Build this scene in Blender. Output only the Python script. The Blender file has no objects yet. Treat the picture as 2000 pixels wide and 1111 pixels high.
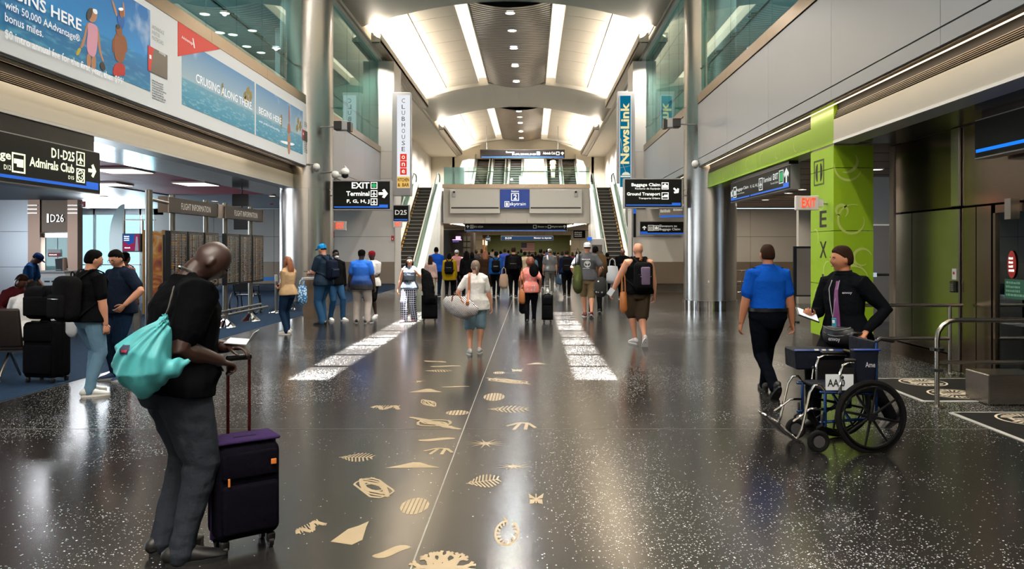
import bpy, bmesh, math, random
from mathutils import Vector, Matrix, noise
from mathutils.bvhtree import BVHTree
random.seed(7)
V=Vector; PI=math.pi
scene=bpy.context.scene; COL=scene.collection
# ---------------------------------------------------------------- camera
FPX=1500.0; VPX=1038.0; HY=488.0; CAMZ=1.68
cd=bpy.data.cameras.new('camera'); cam=bpy.data.objects.new('camera',cd); COL.objects.link(cam)
cd.sensor_fit='HORIZONTAL'; cd.sensor_width=36; cd.lens=36*FPX/2000
cd.shift_x=-(VPX-1000)/2000; cd.shift_y=-(555.5-HY)/2000
cd.clip_start=.05; cd.clip_end=400
cam.location=(0,0,CAMZ); cam.rotation_euler=(PI/2,0,0); scene.camera=cam
cd.dof.use_dof=False
# ---------------------------------------------------------------- world, sun, exposure
def s2l(c):
    c=c/255.0
    return c/12.92 if c<=.04045 else ((c+.055)/1.055)**2.4
def rgb(h):
    if isinstance(h,str):
        h=h.lstrip('#'); h=[int(h[i:i+2],16) for i in (0,2,4)]
    return (s2l(h[0]),s2l(h[1]),s2l(h[2]),1)
w=bpy.data.worlds.new('world'); scene.world=w; w.use_nodes=True
bg=w.node_tree.nodes['Background']; bg.inputs[0].default_value=rgb('#c4dcf4'); bg.inputs[1].default_value=2.6
sl=bpy.data.lights.new('sun','SUN'); sun=bpy.data.objects.new('sun',sl); COL.objects.link(sun)
sl.energy=125; sl.angle=.009; sl.color=(1,.97,.93); sun.location=(0,10,30)
sun.rotation_euler=V((-.02,-.03,-1)).to_track_quat('-Z','Y').to_euler()
scene.view_settings.view_transform='Standard'; scene.view_settings.look='None'
scene.view_settings.gamma=1; scene.view_settings.use_curve_mapping=False
scene.view_settings.exposure=0.03
cy=scene.cycles
cy.max_bounces=7; cy.diffuse_bounces=3; cy.glossy_bounces=4; cy.transmission_bounces=4; cy.transparent_max_bounces=12
cy.sample_clamp_indirect=4; cy.caustics_reflective=False; cy.caustics_refractive=False
try: cy.use_denoising=True
except Exception: pass
HL=-6.17; HR=4.54; HC=-.81         # hall fascia planes and centre line
ZS=3.37; ZF=3.95; Z2=5.65; ZB=5.90; ZW=9.42; ZC=11.1
YA=V((0,1,0))
def area(name,loc,sx,sy,power,col,direction,spread=PI):
    l=bpy.data.lights.new(name,'AREA'); l.shape='RECTANGLE'; l.size=sx; l.size_y=sy; l.energy=power; l.color=col
    l.spread=spread
    o=bpy.data.objects.new(name,l); COL.objects.link(o); o.location=loc
    dz=-V(direction).normalized(); yv=YA-dz*YA.dot(dz)
    if yv.length<.1: yv=V((0,0,1))
    yv.normalize(); xv=yv.cross(dz); o.rotation_euler=Matrix((xv,yv,dz)).transposed().to_euler(); return o
WARM=(1,.86,.68); NEU=(1,.93,.84)
BAYS=[(7.5,21.6),(28.6,42.7),(49.7,63.7),(-6.6,.5)]
for (y0,y1) in BAYS:                       # cove lamps lying in the side troughs, shining up on the vault
    for sx,d in ((HL+.28,.25),(HR-.28,-.25)):
        area('cove_lamp',(sx,(y0+y1)/2,9.78),.16,(y1-y0)-.8,2300*(y1-y0)/14,WARM,(d*3.2,0,1))
for (x,sg) in ((HR+.13,1),(HL-.13,-1)):    # lamps in the slot under each fascia
    for y in (3,12,):
        area('slot_lamp',(x,y+1,ZF+.0),.14,9.0,26,WARM,(0,0,-1)).rotation_euler=(0,0,0)
for (y0,y1),pw_ in ((BAYS[0],1500),(BAYS[3],1500)):   # unseen fill added in the near bays' ceiling slots to brighten the hall
    for sg in (-1,1):
        area('slot_fill',(HC+sg*1.87,(y0+y1)/2,11.24),.3,(y1-y0)-.6,pw_,NEU,(0,0,-1)).rotation_euler=(0,0,0)
for sg,x in ((-1,-10.5),(1,8.5)):                      # upward fill added behind the parapets to brighten the lounge ceilings
    area('lounge_fill',(x,12,6.1),5,34,800,(.85,.95,1),(0,0,1))
# ---------------------------------------------------------------- materials
MATS={}
def pm(name,col,rough=.5,metal=0,spec=.5,var=0,vs=3,bump=0,bs=20,emit=0,ecol=None,coat=0,stretch=None,alpha=1,sheen=0):
    if name in MATS: return MATS[name]
    m=bpy.data.materials.new(name); m.use_nodes=True; nt=m.node_tree; b=nt.nodes['Principled BSDF']
    c=rgb(col) if not isinstance(col,tuple) or len(col)==3 and max(col)>1.01 else tuple(col)+(1,)
    b.inputs['Base Color'].default_value=c; b.inputs['Roughness'].default_value=rough; b.inputs['Metallic'].default_value=metal
    b.inputs['Specular IOR Level'].default_value=spec
    if coat: b.inputs['Coat Weight'].default_value=coat; b.inputs['Coat Roughness'].default_value=.05
    if sheen: b.inputs['Sheen Weight'].default_value=sheen
    if emit:
        b.inputs['Emission Color'].default_value=rgb(ecol) if ecol else c; b.inputs['Emission Strength'].default_value=emit
    if var or bump:
        tc=nt.nodes.new('ShaderNodeTexCoord'); mp=nt.nodes.new('ShaderNodeMapping'); nt.links.new(tc.outputs['Object'],mp.inputs[0])
        if stretch: mp.inputs['Scale'].default_value=stretch
    if var:
        n=nt.nodes.new('ShaderNodeTexNoise'); n.inputs['Scale'].default_value=vs; n.inputs['Detail'].default_value=5
        nt.links.new(mp.outputs[0],n.inputs['Vector'])
        mx=nt.nodes.new('ShaderNodeMix'); mx.data_type='RGBA'
        k1=1-var; k2=1+var
        mx.inputs['A'].default_value=(c[0]*k1,c[1]*k1,c[2]*k1,1); mx.inputs['B'].default_value=(min(1,c[0]*k2),min(1,c[1]*k2),min(1,c[2]*k2),1)
        nt.links.new(n.outputs['Fac'],mx.inputs['Factor']); nt.links.new(mx.outputs['Result'],b.inputs['Base Color'])
    if bump:
        n2=nt.nodes.new('ShaderNodeTexNoise'); n2.inputs['Scale'].default_value=bs; n2.inputs['Detail'].default_value=4
        nt.links.new(mp.outputs[0],n2.inputs['Vector'])
        bp=nt.nodes.new('ShaderNodeBump'); bp.inputs['Strength'].default_value=bump; bp.inputs['Distance'].default_value=.02
        nt.links.new(n2.outputs['Fac'],bp.inputs['Height']); nt.links.new(bp.outputs[0],b.inputs['Normal'])
    MATS[name]=m; return m
def fab(name,col,rough=.9,**k): return pm(name,col,rough,spec=.02,var=.18,vs=9,bump=.35,bs=28,**k)
def emis(name,col,s):
    if name in MATS: return MATS[name]
    m=bpy.data.materials.new(name); m.use_nodes=True; nt=m.node_tree; nt.nodes.clear()
    o=nt.nodes.new('ShaderNodeOutputMaterial'); e=nt.nodes.new('ShaderNodeEmission'); e.inputs[0].default_value=rgb(col); e.inputs[1].default_value=s
    nt.links.new(e.outputs[0],o.inputs[0]); MATS[name]=m; return m
def glass(name,tint,fac=.10,rough=.0,milky=0):
    m=bpy.data.materials.new(name); m.use_nodes=True; nt=m.node_tree; nt.nodes.clear()
    o=nt.nodes.new('ShaderNodeOutputMaterial'); t=nt.nodes.new('ShaderNodeBsdfTransparent'); t.inputs[0].default_value=rgb(tint)
    g=nt.nodes.new('ShaderNodeBsdfGlossy'); g.inputs['Roughness'].default_value=rough; g.inputs[0].default_value=(.9,1,.98,1)
    fr=nt.nodes.new('ShaderNodeLayerWeight'); fr.inputs[0].default_value=.5
    pw=nt.nodes.new('ShaderNodeMath'); pw.operation='POWER'; nt.links.new(fr.outputs['Facing'],pw.inputs[0]); pw.inputs[1].default_value=3.2; ma=nt.nodes.new('ShaderNodeMath'); ma.operation='MULTIPLY_ADD'; nt.links.new(pw.outputs[0],ma.inputs[0]); ma.inputs[1].default_value=.55; ma.inputs[2].default_value=.05
    mx=nt.nodes.new('ShaderNodeMixShader'); nt.links.new(ma.outputs[0],mx.inputs[0]); nt.links.new(t.outputs[0],mx.inputs[1]); nt.links.new(g.outputs[0],mx.inputs[2])
    last=mx
    if milky:
        d=nt.nodes.new('ShaderNodeBsdfDiffuse'); d.inputs[0].default_value=rgb(tint); m2=nt.nodes.new('ShaderNodeMixShader'); m2.inputs[0].default_value=milky
        nt.links.new(mx.outputs[0],m2.inputs[1]); nt.links.new(d.outputs[0],m2.inputs[2]); last=m2
    nt.links.new(last.outputs[0],o.inputs[0]); MATS[name]=m; return m
def nodemat(name,fn):
    if name in MATS: return MATS[name]
    m=bpy.data.materials.new(name); m.use_nodes=True; fn(m.node_tree,m.node_tree.nodes['Principled BSDF']); MATS[name]=m; return m
# ---------------------------------------------------------------- mesh collector
class B:
    def __init__(s): s.v=[]; s.f=[]
    def add(s,v,f):
        o=len(s.v); s.v+=[V(a) for a in v]; s.f+=[[i+o for i in q] for q in f]; return s
    def box(s,c,d,R=None):
        hx,hy,hz=d[0]/2,d[1]/2,d[2]/2; c=V(c)
        vs=[V((x*hx,y*hy,z*hz)) for x in(-1,1) for y in(-1,1) for z in(-1,1)]
        if R is not None: vs=[R@a for a in vs]
        return s.add([a+c for a in vs],[(0,1,3,2),(4,6,7,5),(0,4,5,1),(2,3,7,6),(0,2,6,4),(1,5,7,3)])
    def bb(s,x0,x1,y0,y1,z0,z1): return s.box(((x0+x1)/2,(y0+y1)/2,(z0+z1)/2),(abs(x1-x0),abs(y1-y0),abs(z1-z0)))
    def rbox(s,c,d,r=.03,R=None,seg=3):
        c=V(c); h=[a/2 for a in d]; r=min([r]+[a*.98 for a in h]); n=8*seg//2
        rings=[]
        prof=[(math.sin(t*PI/2/seg),math.cos(t*PI/2/seg)) for t in range(seg+1)]
        lv=[(-h[2]+r-r*math.cos(t*PI/2/seg),r*math.sin(t*PI/2/seg)) for t in range(seg+1)]
        lv=lv+[(-z,rr) for z,rr in reversed(lv)]
        vs=[];m=4*(seg+1)
        for z,rr in lv:
            for q in range(4):
                cx=(h[0]-r)*(1,-1,-1,1)[q]; cyy=(h[1]-r)*(1,1,-1,-1)[q]
                for t in range(seg+1):
                    a=q*PI/2+t*PI/2/seg
                    p=V((cx+rr*math.cos(a),cyy+rr*math.sin(a),z)); vs.append(p)
        fs=[]
        for i in range(len(lv)-1):
            for j in range(m):
                fs.append((i*m+j,i*m+(j+1)%m,(i+1)*m+(j+1)%m,(i+1)*m+j))
        fs.append(tuple(reversed(range(m)))); fs.append(tuple(range((len(lv)-1)*m,len(lv)*m)))
        if R is not None: vs=[R@a for a in vs]
        return s.add([a+c for a in vs],fs)
    def loft(s,pts,rad,seg=10,ref=None,cap=True):
        """rad: r or (rx,ry) per point; ref: direction of rx"""
        pts=[V(p) for p in pts]; n=len(pts); vs=[]; fs=[]
        rad=[(r,r) if not isinstance(r,(tuple,list)) else r for r in (rad if isinstance(rad,list) else [rad]*n)]
        P=list(pts); Rr=list(rad)
        if cap:
            d0=(pts[0]-pts[1]).normalized(); d1=(pts[-1]-pts[-2]).normalized()
            a,b=rad[0]; m0=min(a,b); c,e=rad[-1]; m1=min(c,e)
            P=[pts[0]+d0*m0,pts[0]+d0*m0*.75]+P+[pts[-1]+d1*m1*.75,pts[-1]+d1*m1]
            Rr=[(a*.15,b*.15),(a*.66,b*.66)]+Rr+[(c*.66,e*.66),(c*.15,e*.15)]
        x=None
        for i,p in enumerate(P):
            q0=P[max(0,i-1)]; q1=P[min(len(P)-1,i+1)]; t=(q1-q0)
            t=t.normalized() if t.length>1e-9 else V((0,0,1))
            if x is None:
                rf=V(ref) if ref is not None else (V((1,0,0)) if abs(t.x)<.8 else V((0,1,0)))
                x=rf-t*rf.dot(t)
            else:
                rf=V(ref) if ref is not None else x
                x2=rf-t*rf.dot(t)
                x=x2 if x2.length>.15 else x-t*x.dot(t)
            x=x.normalized(); y=t.cross(x)
            for k in range(seg):
                a=2*PI*k/seg; vs.append(p+x*Rr[i][0]*math.cos(a)+y*Rr[i][1]*math.sin(a))
        N=len(P)
        for i in range(N-1):
            for k in range(seg):
                fs.append((i*seg+k,i*seg+(k+1)%seg,(i+1)*seg+(k+1)%seg,(i+1)*seg+k))
        fs.append(tuple(reversed(range(seg)))); fs.append(tuple(range((N-1)*seg,N*seg)))
        return s.add(vs,fs)
    def cyl(s,p0,p1,r,seg=16,r1=None): return s.loft([p0,p1],[r,r if r1 is None else r1],seg,cap=False)
    def ball(s,c,r,nu=16,nv=10,R=None):
        c=V(c); r=(r,r,r) if not isinstance(r,(tuple,list)) else r; vs=[V((0,0,-r[2]))]; fs=[]
        for i in range(1,nv):
            t=PI*i/nv
            for k in range(nu):
                a=2*PI*k/nu; vs.append(V((r[0]*math.sin(t)*math.cos(a),r[1]*math.sin(t)*math.sin(a),-r[2]*math.cos(t))))
        vs.append(V((0,0,r[2])))
        for k in range(nu): fs.append((0,1+(k+1)%nu,1+k))
        for i in range(nv-2):
            for k in range(nu):
                a=1+i*nu; fs.append((a+k,a+(k+1)%nu,a+nu+(k+1)%nu,a+nu+k))
        e=len(vs)-1; a=1+(nv-2)*nu
        for k in range(nu): fs.append((a+k,a+(k+1)%nu,e))
        if R is not None: vs=[R@q for q in vs]
        return s.add([q+c for q in vs],fs)
    def torus(s,c,ax,R,r,seg=28,rs=8,a0=0,a1=2*PI,flat=1):
        ax=V(ax).normalized(); x=ax.orthogonal().normalized(); y=ax.cross(x); c=V(c)
        full=abs(a1-a0-2*PI)<1e-6; vs=[];fs=[]; n=seg if full else seg+1
        for i in range(n):
            a=a0+(a1-a0)*i/seg; d=x*math.cos(a)+y*math.sin(a)
            for k in range(rs):
                b=2*PI*k/rs; vs.append(c+d*(R+r*math.cos(b))+ax*r*flat*math.sin(b))
        for i in range(seg if full else seg):
            for k in range(rs): 
                j=(i+1)%n; fs.append((i*rs+k,j*rs+k,j*rs+(k+1)%rs,i*rs+(k+1)%rs))
        return s.add(vs,fs)
    def rev(s,prof,c=(0,0,0),seg=28):
        """lathe profile [(r,z)] round Z"""
        c=V(c); vs=[];fs=[]; n=len(prof)
        for r,z in prof:
            for k in range(seg):
                a=2*PI*k/seg; vs.append(c+V((r*math.cos(a),r*math.sin(a),z)))
        for i in range(n-1):
            for k in range(seg): fs.append((i*seg+k,i*seg+(k+1)%seg,(i+1)*seg+(k+1)%seg,(i+1)*seg+k))
        fs.append(tuple(reversed(range(seg)))); fs.append(tuple(range((n-1)*seg,n*seg)))
        return s.add(vs,fs)
    def prism(s,pts,fr,w0,w1):
        """closed 2-D polygon on a frame, given depth"""
        n=len(pts); vs=[fr(u,v,w0) for u,v in pts]+[fr(u,v,w1) for u,v in pts]
        fs=[tuple(range(n)),tuple(reversed(range(n,2*n)))]+[(i,i+n,(i+1)%n+n,(i+1)%n) for i in range(n)]
        return s.add(vs,fs)
    def mesh(s,name,recalc=True):
        me=bpy.data.meshes.new(name); me.from_pydata([tuple(a) for a in s.v],[],s.f)
        if recalc:
            bm=bmesh.new(); bm.from_mesh(me); bmesh.ops.recalc_face_normals(bm,faces=bm.faces); bm.to_mesh(me); bm.free()
        return me
    def build(s,name,m,parent=None,smooth=False,world=True,label=None,bevel=0,cat=None,group=None,kind=None,angle=None):
        me=s.mesh(name)
        if m: me.materials.append(m)
        if bevel:
            bm=bmesh.new(); bm.from_mesh(me); bmesh.ops.bevel(bm,geom=bm.edges[:],offset=bevel,segments=1,affect='EDGES'); bm.to_mesh(me); bm.free()
        return link(name,me,parent,smooth,world,label,cat,group,kind,angle)
def link(name,me,parent=None,smooth=False,world=True,label=None,cat=None,group=None,kind=None,angle=None):
    if smooth:
        me.polygons.foreach_set('use_smooth',[True]*len(me.polygons))
        try: me.set_sharp_from_angle(angle=angle or .7)
        except Exception: pass
    o=bpy.data.objects.new(name,me); COL.objects.link(o)
    if parent is not None:
        o.parent=parent
        if world:
            o.matrix_parent_inverse=basis(parent).inverted()
    tag(o,label,cat,group,kind); return o
def basis(o):
    m=o.matrix_basis.copy()
    if o.parent is not None: m=basis(o.parent)@o.matrix_parent_inverse@m
    return m
def tag(o,label=None,cat=None,group=None,kind=None):
    if label: o['label']=label
    if cat: o['category']=cat
    if group: o['group']=group
    if kind: o['kind']=kind
    return o
def empty(name,loc=(0,0,0),label=None,cat=None,group=None,rz=0,kind=None,parent=None):
    o=bpy.data.objects.new(name,None); COL.objects.link(o); o.location=loc; o.rotation_euler=(0,0,rz); o.empty_display_size=.2
    if parent: o.parent=parent; o.matrix_parent_inverse=basis(parent).inverted()
    return tag(o,label,cat,group,kind)
def frame(o,ux,uy):
    o=V(o);ux=V(ux).normalized();uy=V(uy).normalized();n=ux.cross(uy)
    return lambda u,v,w=0: o+ux*u+uy*v+n*w
def wx(px,Y): return (px-VPX)*Y/FPX
def wz(py,Y): return CAMZ+(HY-py)*Y/FPX
def fy(py): return CAMZ*FPX/(py-HY)
XP=V((1,0,0));YP=V((0,1,0));ZP=V((0,0,1))
def rect(u0,v0,u1,v1): return [(u0,v0),(u1,v0),(u1,v1),(u0,v1)]
TS=bpy.data.scenes.new('temp')
def evaluated(o):
    TS.collection.objects.link(o); vl=TS.view_layers[0]; vl.update(); dg=vl.depsgraph
    me=bpy.data.meshes.new_from_object(o.evaluated_get(dg)); TS.collection.objects.unlink(o); return me
def text(s,fr,box,m,parent,name='lettering',w=.004,bold=0,shear=0,vert=False,bvh=None,pdir=None,world=True):
    bold=bold*1.0
    """lettering fitted into box (u0,v0,u1,v1) on a frame"""
    cu=bpy.data.curves.new('t','FONT'); cu.body=s; cu.size=1; cu.resolution_u=2; cu.shear=shear; cu.offset=bold
    t=bpy.data.objects.new('t',cu); me=evaluated(t)
    bpy.data.objects.remove(t); bpy.data.curves.remove(cu)
    if not len(me.vertices): return None
    xs=[v.co.x for v in me.vertices]; ys=[v.co.y for v in me.vertices]
    x0,x1,y0,y1=min(xs),max(xs),min(ys),max(ys); u0,v0,u1,v1=box
    for v in me.vertices:
        u=u0+(v.co.x-x0)/(x1-x0)*(u1-u0); q=v0+(v.co.y-y0)/(y1-y0)*(v1-v0)
        p=fr(u,q,w)
        if bvh is not None:
            h=bvh.ray_cast(p-pdir*.6,pdir); 
            if h[0] is not None: p=h[0]-pdir*.004
        v.co=p
    me.materials.clear(); me.materials.append(m)
    return link(name,me,parent,world=world)
def arrow(b,fr,cx,cy,s,ang,w0=0,w1=.004):
    pts=[(-.5,-.13),(.05,-.13),(-.12,-.38),(.12,-.5),(.5,0),(.12,.5),(-.12,.38),(.05,.13),(-.5,.13)]
    c,sn=math.cos(ang),math.sin(ang)
    b.prism([(cx+s*(x*c-y*sn),cy+s*(x*sn+y*c)) for x,y in pts],fr,w0,w1)
def ringbox(b,fr,cx,cy,s,t,w0,w1,sy=None):
    sy=sy or s; a=s/2;c=sy/2
    for r in (rect(cx-a,cy-c,cx+a,cy-c+t),rect(cx-a,cy+c-t,cx+a,cy+c),rect(cx-a,cy-c+t,cx-a+t,cy+c-t),rect(cx+a-t,cy-c+t,cx+a,cy+c-t)): b.prism(r,fr,w0,w1)
def plane_icon(b,fr,cx,cy,s,w0,w1):
    pts=[(0,.42),(.05,.36),(.06,.12),(.36,-.1),(.36,-.19),(.06,-.08),(.05,-.27),(.14,-.35),(.14,-.41),(0,-.37)]
    pts=pts+[(-x,y) for x,y in reversed(pts[1:-1])]
    b.prism([(cx+x*s,cy+y*s) for x,y in pts],fr,w0,w1)
def oval(cx,cy,a,c,n=20,a0=0,a1=2*PI): return [(cx+a*math.cos(a0+(a1-a0)*i/n),cy+c*math.sin(a0+(a1-a0)*i/n)) for i in range(n if a1-a0>6.2 else n+1)]

def scrawl(fr,box,rows,m,parent,w=.004,seed=1,bvh=None,pdir=None):
    """lines of print too small to read in the photograph: rows of short uneven marks, one piece"""
    rg=random.Random(seed); u0,v0,u1,v1=box; b=B(); h=(v1-v0)/rows; W=u1-u0
    for k in range(rows):
        u=u0; z=v1-(k+1)*h+h*.25; end=u0+W*rg.uniform(.75,1)
        while u<end-W*.03:
            L=W*rg.uniform(.05,.16); e=min(end,u+L); b.prism(rect(u,z,e,z+h*rg.uniform(.42,.6)),fr,w-.001,w); u=e+W*.03
    if bvh is not None:
        for i,q in enumerate(b.v):
            hh=bvh.ray_cast(q-pdir*.6,pdir); b.v[i]=(hh[0] if hh[0] is not None else q)-pdir*.004
    return b.build('fine_print',m,parent,kind='stuff')
ORD=['first','second','third','fourth','fifth','sixth','seventh','eighth','ninth','tenth']
# ---------------------------------------------------------------- shared materials
def _floor(nt,b):
    N=nt.nodes.new; L=nt.links.new
    tc=N('ShaderNodeTexCoord')
    big=N('ShaderNodeTexNoise'); big.inputs['Scale'].default_value=.28; big.inputs['Detail'].default_value=4; L(tc.outputs['Object'],big.inputs['Vector'])
    med=N('ShaderNodeTexNoise'); med.inputs['Scale'].default_value=1.3; med.inputs['Detail'].default_value=3; L(tc.outputs['Object'],med.inputs['Vector'])
    sm=N('ShaderNodeMath'); sm.operation='MULTIPLY_ADD'; L(big.outputs['Fac'],sm.inputs[0]); sm.inputs[1].default_value=.75
    m2=N('ShaderNodeMath'); m2.operation='MULTIPLY'; L(med.outputs['Fac'],m2.inputs[0]); m2.inputs[1].default_value=.25; L(m2.outputs[0],sm.inputs[2])
    dens=N('ShaderNodeMapRange'); L(sm.outputs[0],dens.inputs[0]); dens.inputs[1].default_value=.455; dens.inputs[2].default_value=.62; dens.inputs[3].default_value=.035; dens.inputs[4].default_value=.85
    # keep the middle lane of the floor free of chips
    sx=N('ShaderNodeSeparateXYZ'); L(tc.outputs['Object'],sx.inputs[0])
    ab=N('ShaderNodeMath'); ab.operation='ADD'; L(sx.outputs['X'],ab.inputs[0]); ab.inputs[1].default_value=.85
    a2=N('ShaderNodeMath'); a2.operation='ABSOLUTE'; L(ab.outputs[0],a2.inputs[0])
    mr=N('ShaderNodeMapRange'); L(a2.outputs[0],mr.inputs[0]); mr.inputs[1].default_value=.75; mr.inputs[2].default_value=1.9; mr.inputs[3].default_value=.05; mr.inputs[4].default_value=1
    dm=N('ShaderNodeMath'); dm.operation='MULTIPLY'; L(dens.outputs[0],dm.inputs[0]); L(mr.outputs[0],dm.inputs[1])
    vo=N('ShaderNodeTexVoronoi'); vo.inputs['Scale'].default_value=84; L(tc.outputs['Object'],vo.inputs['Vector'])
    sc=N('ShaderNodeSeparateColor'); L(vo.outputs['Color'],sc.inputs[0])
    lt=N('ShaderNodeMath'); lt.operation='LESS_THAN'; L(sc.outputs[0],lt.inputs[0]); L(dm.outputs[0],lt.inputs[1])
    rr=N('ShaderNodeMath'); rr.operation='MULTIPLY_ADD'; L(sc.outputs[1],rr.inputs[0]); rr.inputs[1].default_value=.34; rr.inputs[2].default_value=.14
    ds=N('ShaderNodeMath'); ds.operation='LESS_THAN'; L(vo.outputs['Distance'],ds.inputs[0]); L(rr.outputs[0],ds.inputs[1])
    mk=N('ShaderNodeMath'); mk.operation='MULTIPLY'; L(lt.outputs[0],mk.inputs[0]); L(ds.outputs[0],mk.inputs[1])
    chip=N('ShaderNodeMix'); chip.data_type='RGBA'; chip.inputs['A'].default_value=rgb('#8e8f8c'); chip.inputs['B'].default_value=rgb('#dcdfe0'); L(sc.outputs[2],chip.inputs['Factor'])
    fine=N('ShaderNodeTexVoronoi'); fine.inputs['Scale'].default_value=150; L(tc.outputs['Object'],fine.inputs['Vector'])
    base=N('ShaderNodeMix'); base.data_type='RGBA'; base.inputs['A'].default_value=rgb('#151515'); base.inputs['B'].default_value=rgb('#2a2826'); L(fine.outputs['Color'],base.inputs['Factor'])
    mx=N('ShaderNodeMix'); mx.data_type='RGBA'; L(mk.outputs[0],mx.inputs['Factor']); L(base.outputs['Result'],mx.inputs['A']); L(chip.outputs['Result'],mx.inputs['B'])
    L(mx.outputs['Result'],b.inputs['Base Color']); b.inputs['Roughness'].default_value=.19; b.inputs['Specular IOR Level'].default_value=.46
    wv=N('ShaderNodeTexNoise'); wv.inputs['Scale'].default_value=2.2; L(tc.outputs['Object'],wv.inputs['Vector'])
    bp=N('ShaderNodeBump'); bp.inputs['Strength'].default_value=.05; bp.inputs['Distance'].default_value=.03; L(wv.outputs['Fac'],bp.inputs['Height']); L(bp.outputs[0],b.inputs['Normal'])
FLOOR=nodemat('terrazzo',_floor)
CARPET=pm('carpet','#15293f',.95,spec=.1,var=.5,vs=14,bump=.5,bs=120)
BRASS=pm('brass','#9a8868',.42,metal=.2,var=.15,vs=8)
STEEL=pm('brushed_steel','#b4aea6',.24,metal=1,bump=.06,bs=6,stretch=(1,1,30))
STEELH=pm('steel_column','#c2beb8',.27,metal=1,var=.08,vs=2,bump=.03,bs=3,stretch=(3,3,40))
STEELD=pm('bronze_steel','#8a7b6c',.2,metal=1,var=.1,vs=1.2,bump=.05,bs=2)
CHROME=pm('chrome','#d8d6d2',.07,metal=1,bump=.12,bs=3)
BAND=pm('band_steel','#b7a590',.26,metal=1,bump=.05,bs=4)
PANEL=pm('grey_panel','#adb0b5',.3,metal=.35,spec=.6,var=.03,vs=1)
PANELL=pm('stone_panel','#d3cdc4',.45,var=.04,vs=1.5)
WAIN=pm('wainscot','#978776',.3,metal=.6,var=.06,vs=1)
CREAM=pm('cream_beam','#dad3c4',.5,var=.03)
CEIL=pm('ceiling_white','#e3dccf',.7,var=.02)
CEILB=pm('ceiling_beam','#c9c6be',.55)
SOFF=pm('metal_soffit','#8d97a3',.16,metal=.9,bump=.04,bs=2)
SOFFR=pm('dark_soffit','#4b4744',.25,metal=.8)
PINK=pm('pink_ceiling','#d8455a',.6,var=.1)
DARK=pm('dark_gap','#26221e',.6)
BLACK=pm('black_plastic','#0b0b0c',.35)
BLK2=pm('black_matt','#141414',.7)
SIGN=pm('sign_black','#070907',.45,spec=.15)
BLUE=pm('sign_blue','#1253b4',.35,emit=.55,ecol='#1560d0')
WHT=pm('sign_white','#f0f1ea',.5,emit=.95,ecol='#f2f3ea')
WDIM=pm('sign_white_dim','#b5b2a8',.5,emit=.35)
CASE=pm('case_grey','#adabab',.35,metal=.5)
TRIMW=pm('white_trim','#dedcd6',.4)
GREEN=pm('green_laminate','#93b920',.32,var=.10,vs=1.2)
GREENL=pm('green_swirl','#bdd06c',.35)
LAMP=emis('lamp_white','#fff6e6',14)
LAMPC=emis('lamp_cool','#e8f2ff',22)
PLIGHT=emis('panel_light','#ffe9d0',5)
COVE=emis('cove_glow','#ffe9c8',2.2)
GLASS=glass('clear_glass','#cfe6e0',.35)
GLASSG=glass('green_glass','#c4dfda',.22)
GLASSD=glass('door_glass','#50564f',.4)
GLASSM=glass('milky_glass','#bfd8d6',.4,milky=.45)
HAND=pm('handrail_black','#111111',.3)
REDP=pm('red_plastic','#b0261e',.4)
YEL=pm('yellow_line','#b8872a',.6)
# ---------------------------------------------------------------- floor
b=B(); b.bb(-24,14,-9,92,-.2,0); floor=b.build('floor',FLOOR,kind='structure')
b=B(); b.bb(-24,-5.86,-9,31.45,0,.006); carpet=b.build('floor_carpet',CARPET,kind='structure',label='blue carpet of the gate lounge')
def strip(x0,x1,y0,y1,m=None): b=B(); b.bb(x0,x1,y0,y1,0,.0012); b.build('divider_strip',m or pm('zinc_strip','#b9b4aa',.35,metal=.5),floor)
strip(-.641,-.632,-6,90,pm('zinc_dark','#8a867e',.4,metal=.5))
for i in range(9): strip(-5.86,4.6,7.2+i*7.05,7.206+i*7.05,pm('joint','#55524e',.4))
EDG=pm('carpet_edge','#6b6a66',.35,metal=.6); strip(-5.865,-5.845,-6,31.4,EDG)
# ---------------------------------------------------------------- fascias (upper parapet fronts)
def fascia(name,x,sg,y0,y1,white=False):
    """sg=+1: body lies towards +X (right side)"""
    root=empty(name,(x,y0,ZF),kind='structure')
    b=B(); b.bb(x+sg*.03,x+sg*.45,y0,y1,ZF+.07,Z2+.1); b.build('core',DARK,root)
    n=max(1,round((y1-y0)/3.1)); st=(y1-y0)/n
    for i in range(n):
        a=y0+i*st+.004; c=y0+(i+1)*st-.004
        b=B(); b.bb(x,x+sg*.035,a,c,ZF+.21,Z2-.01); b.build('panel',PANEL,root)
        b=B(); b.bb(x,x+sg*.035,a,c,ZF,ZF+.19); b.build('panel',PANEL,root)
        b=B(); b.bb(x-sg*.02,x+sg*.5,a,c,Z2+.01,ZB); b.build('coping',BAND,root)
    # slot with its lit reveal, louvred grille and the beam behind
    b=B(); b.bb(x+sg*.03,x+sg*.10,y0,y1,ZF-.03,ZF); b.build('reveal',STEELD,root)
    b=B(); b.bb(x+sg*.1,x+sg*.27,y0,y1,ZF+.03,ZF+.045); b.build('light_strip',emis('slot_glow','#ffe3bd',2.4),root)
    return root
fascia('wall_upper_left',HL,-1,-7,21.0)
fascia('wall_upper_left_rear',HL,-1,22.35,31.5)
fascia('wall_upper_right',HR,1,-7,20.95)
fascia('wall_upper_right_rear',HR,1,22.35,31.0)
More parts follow.
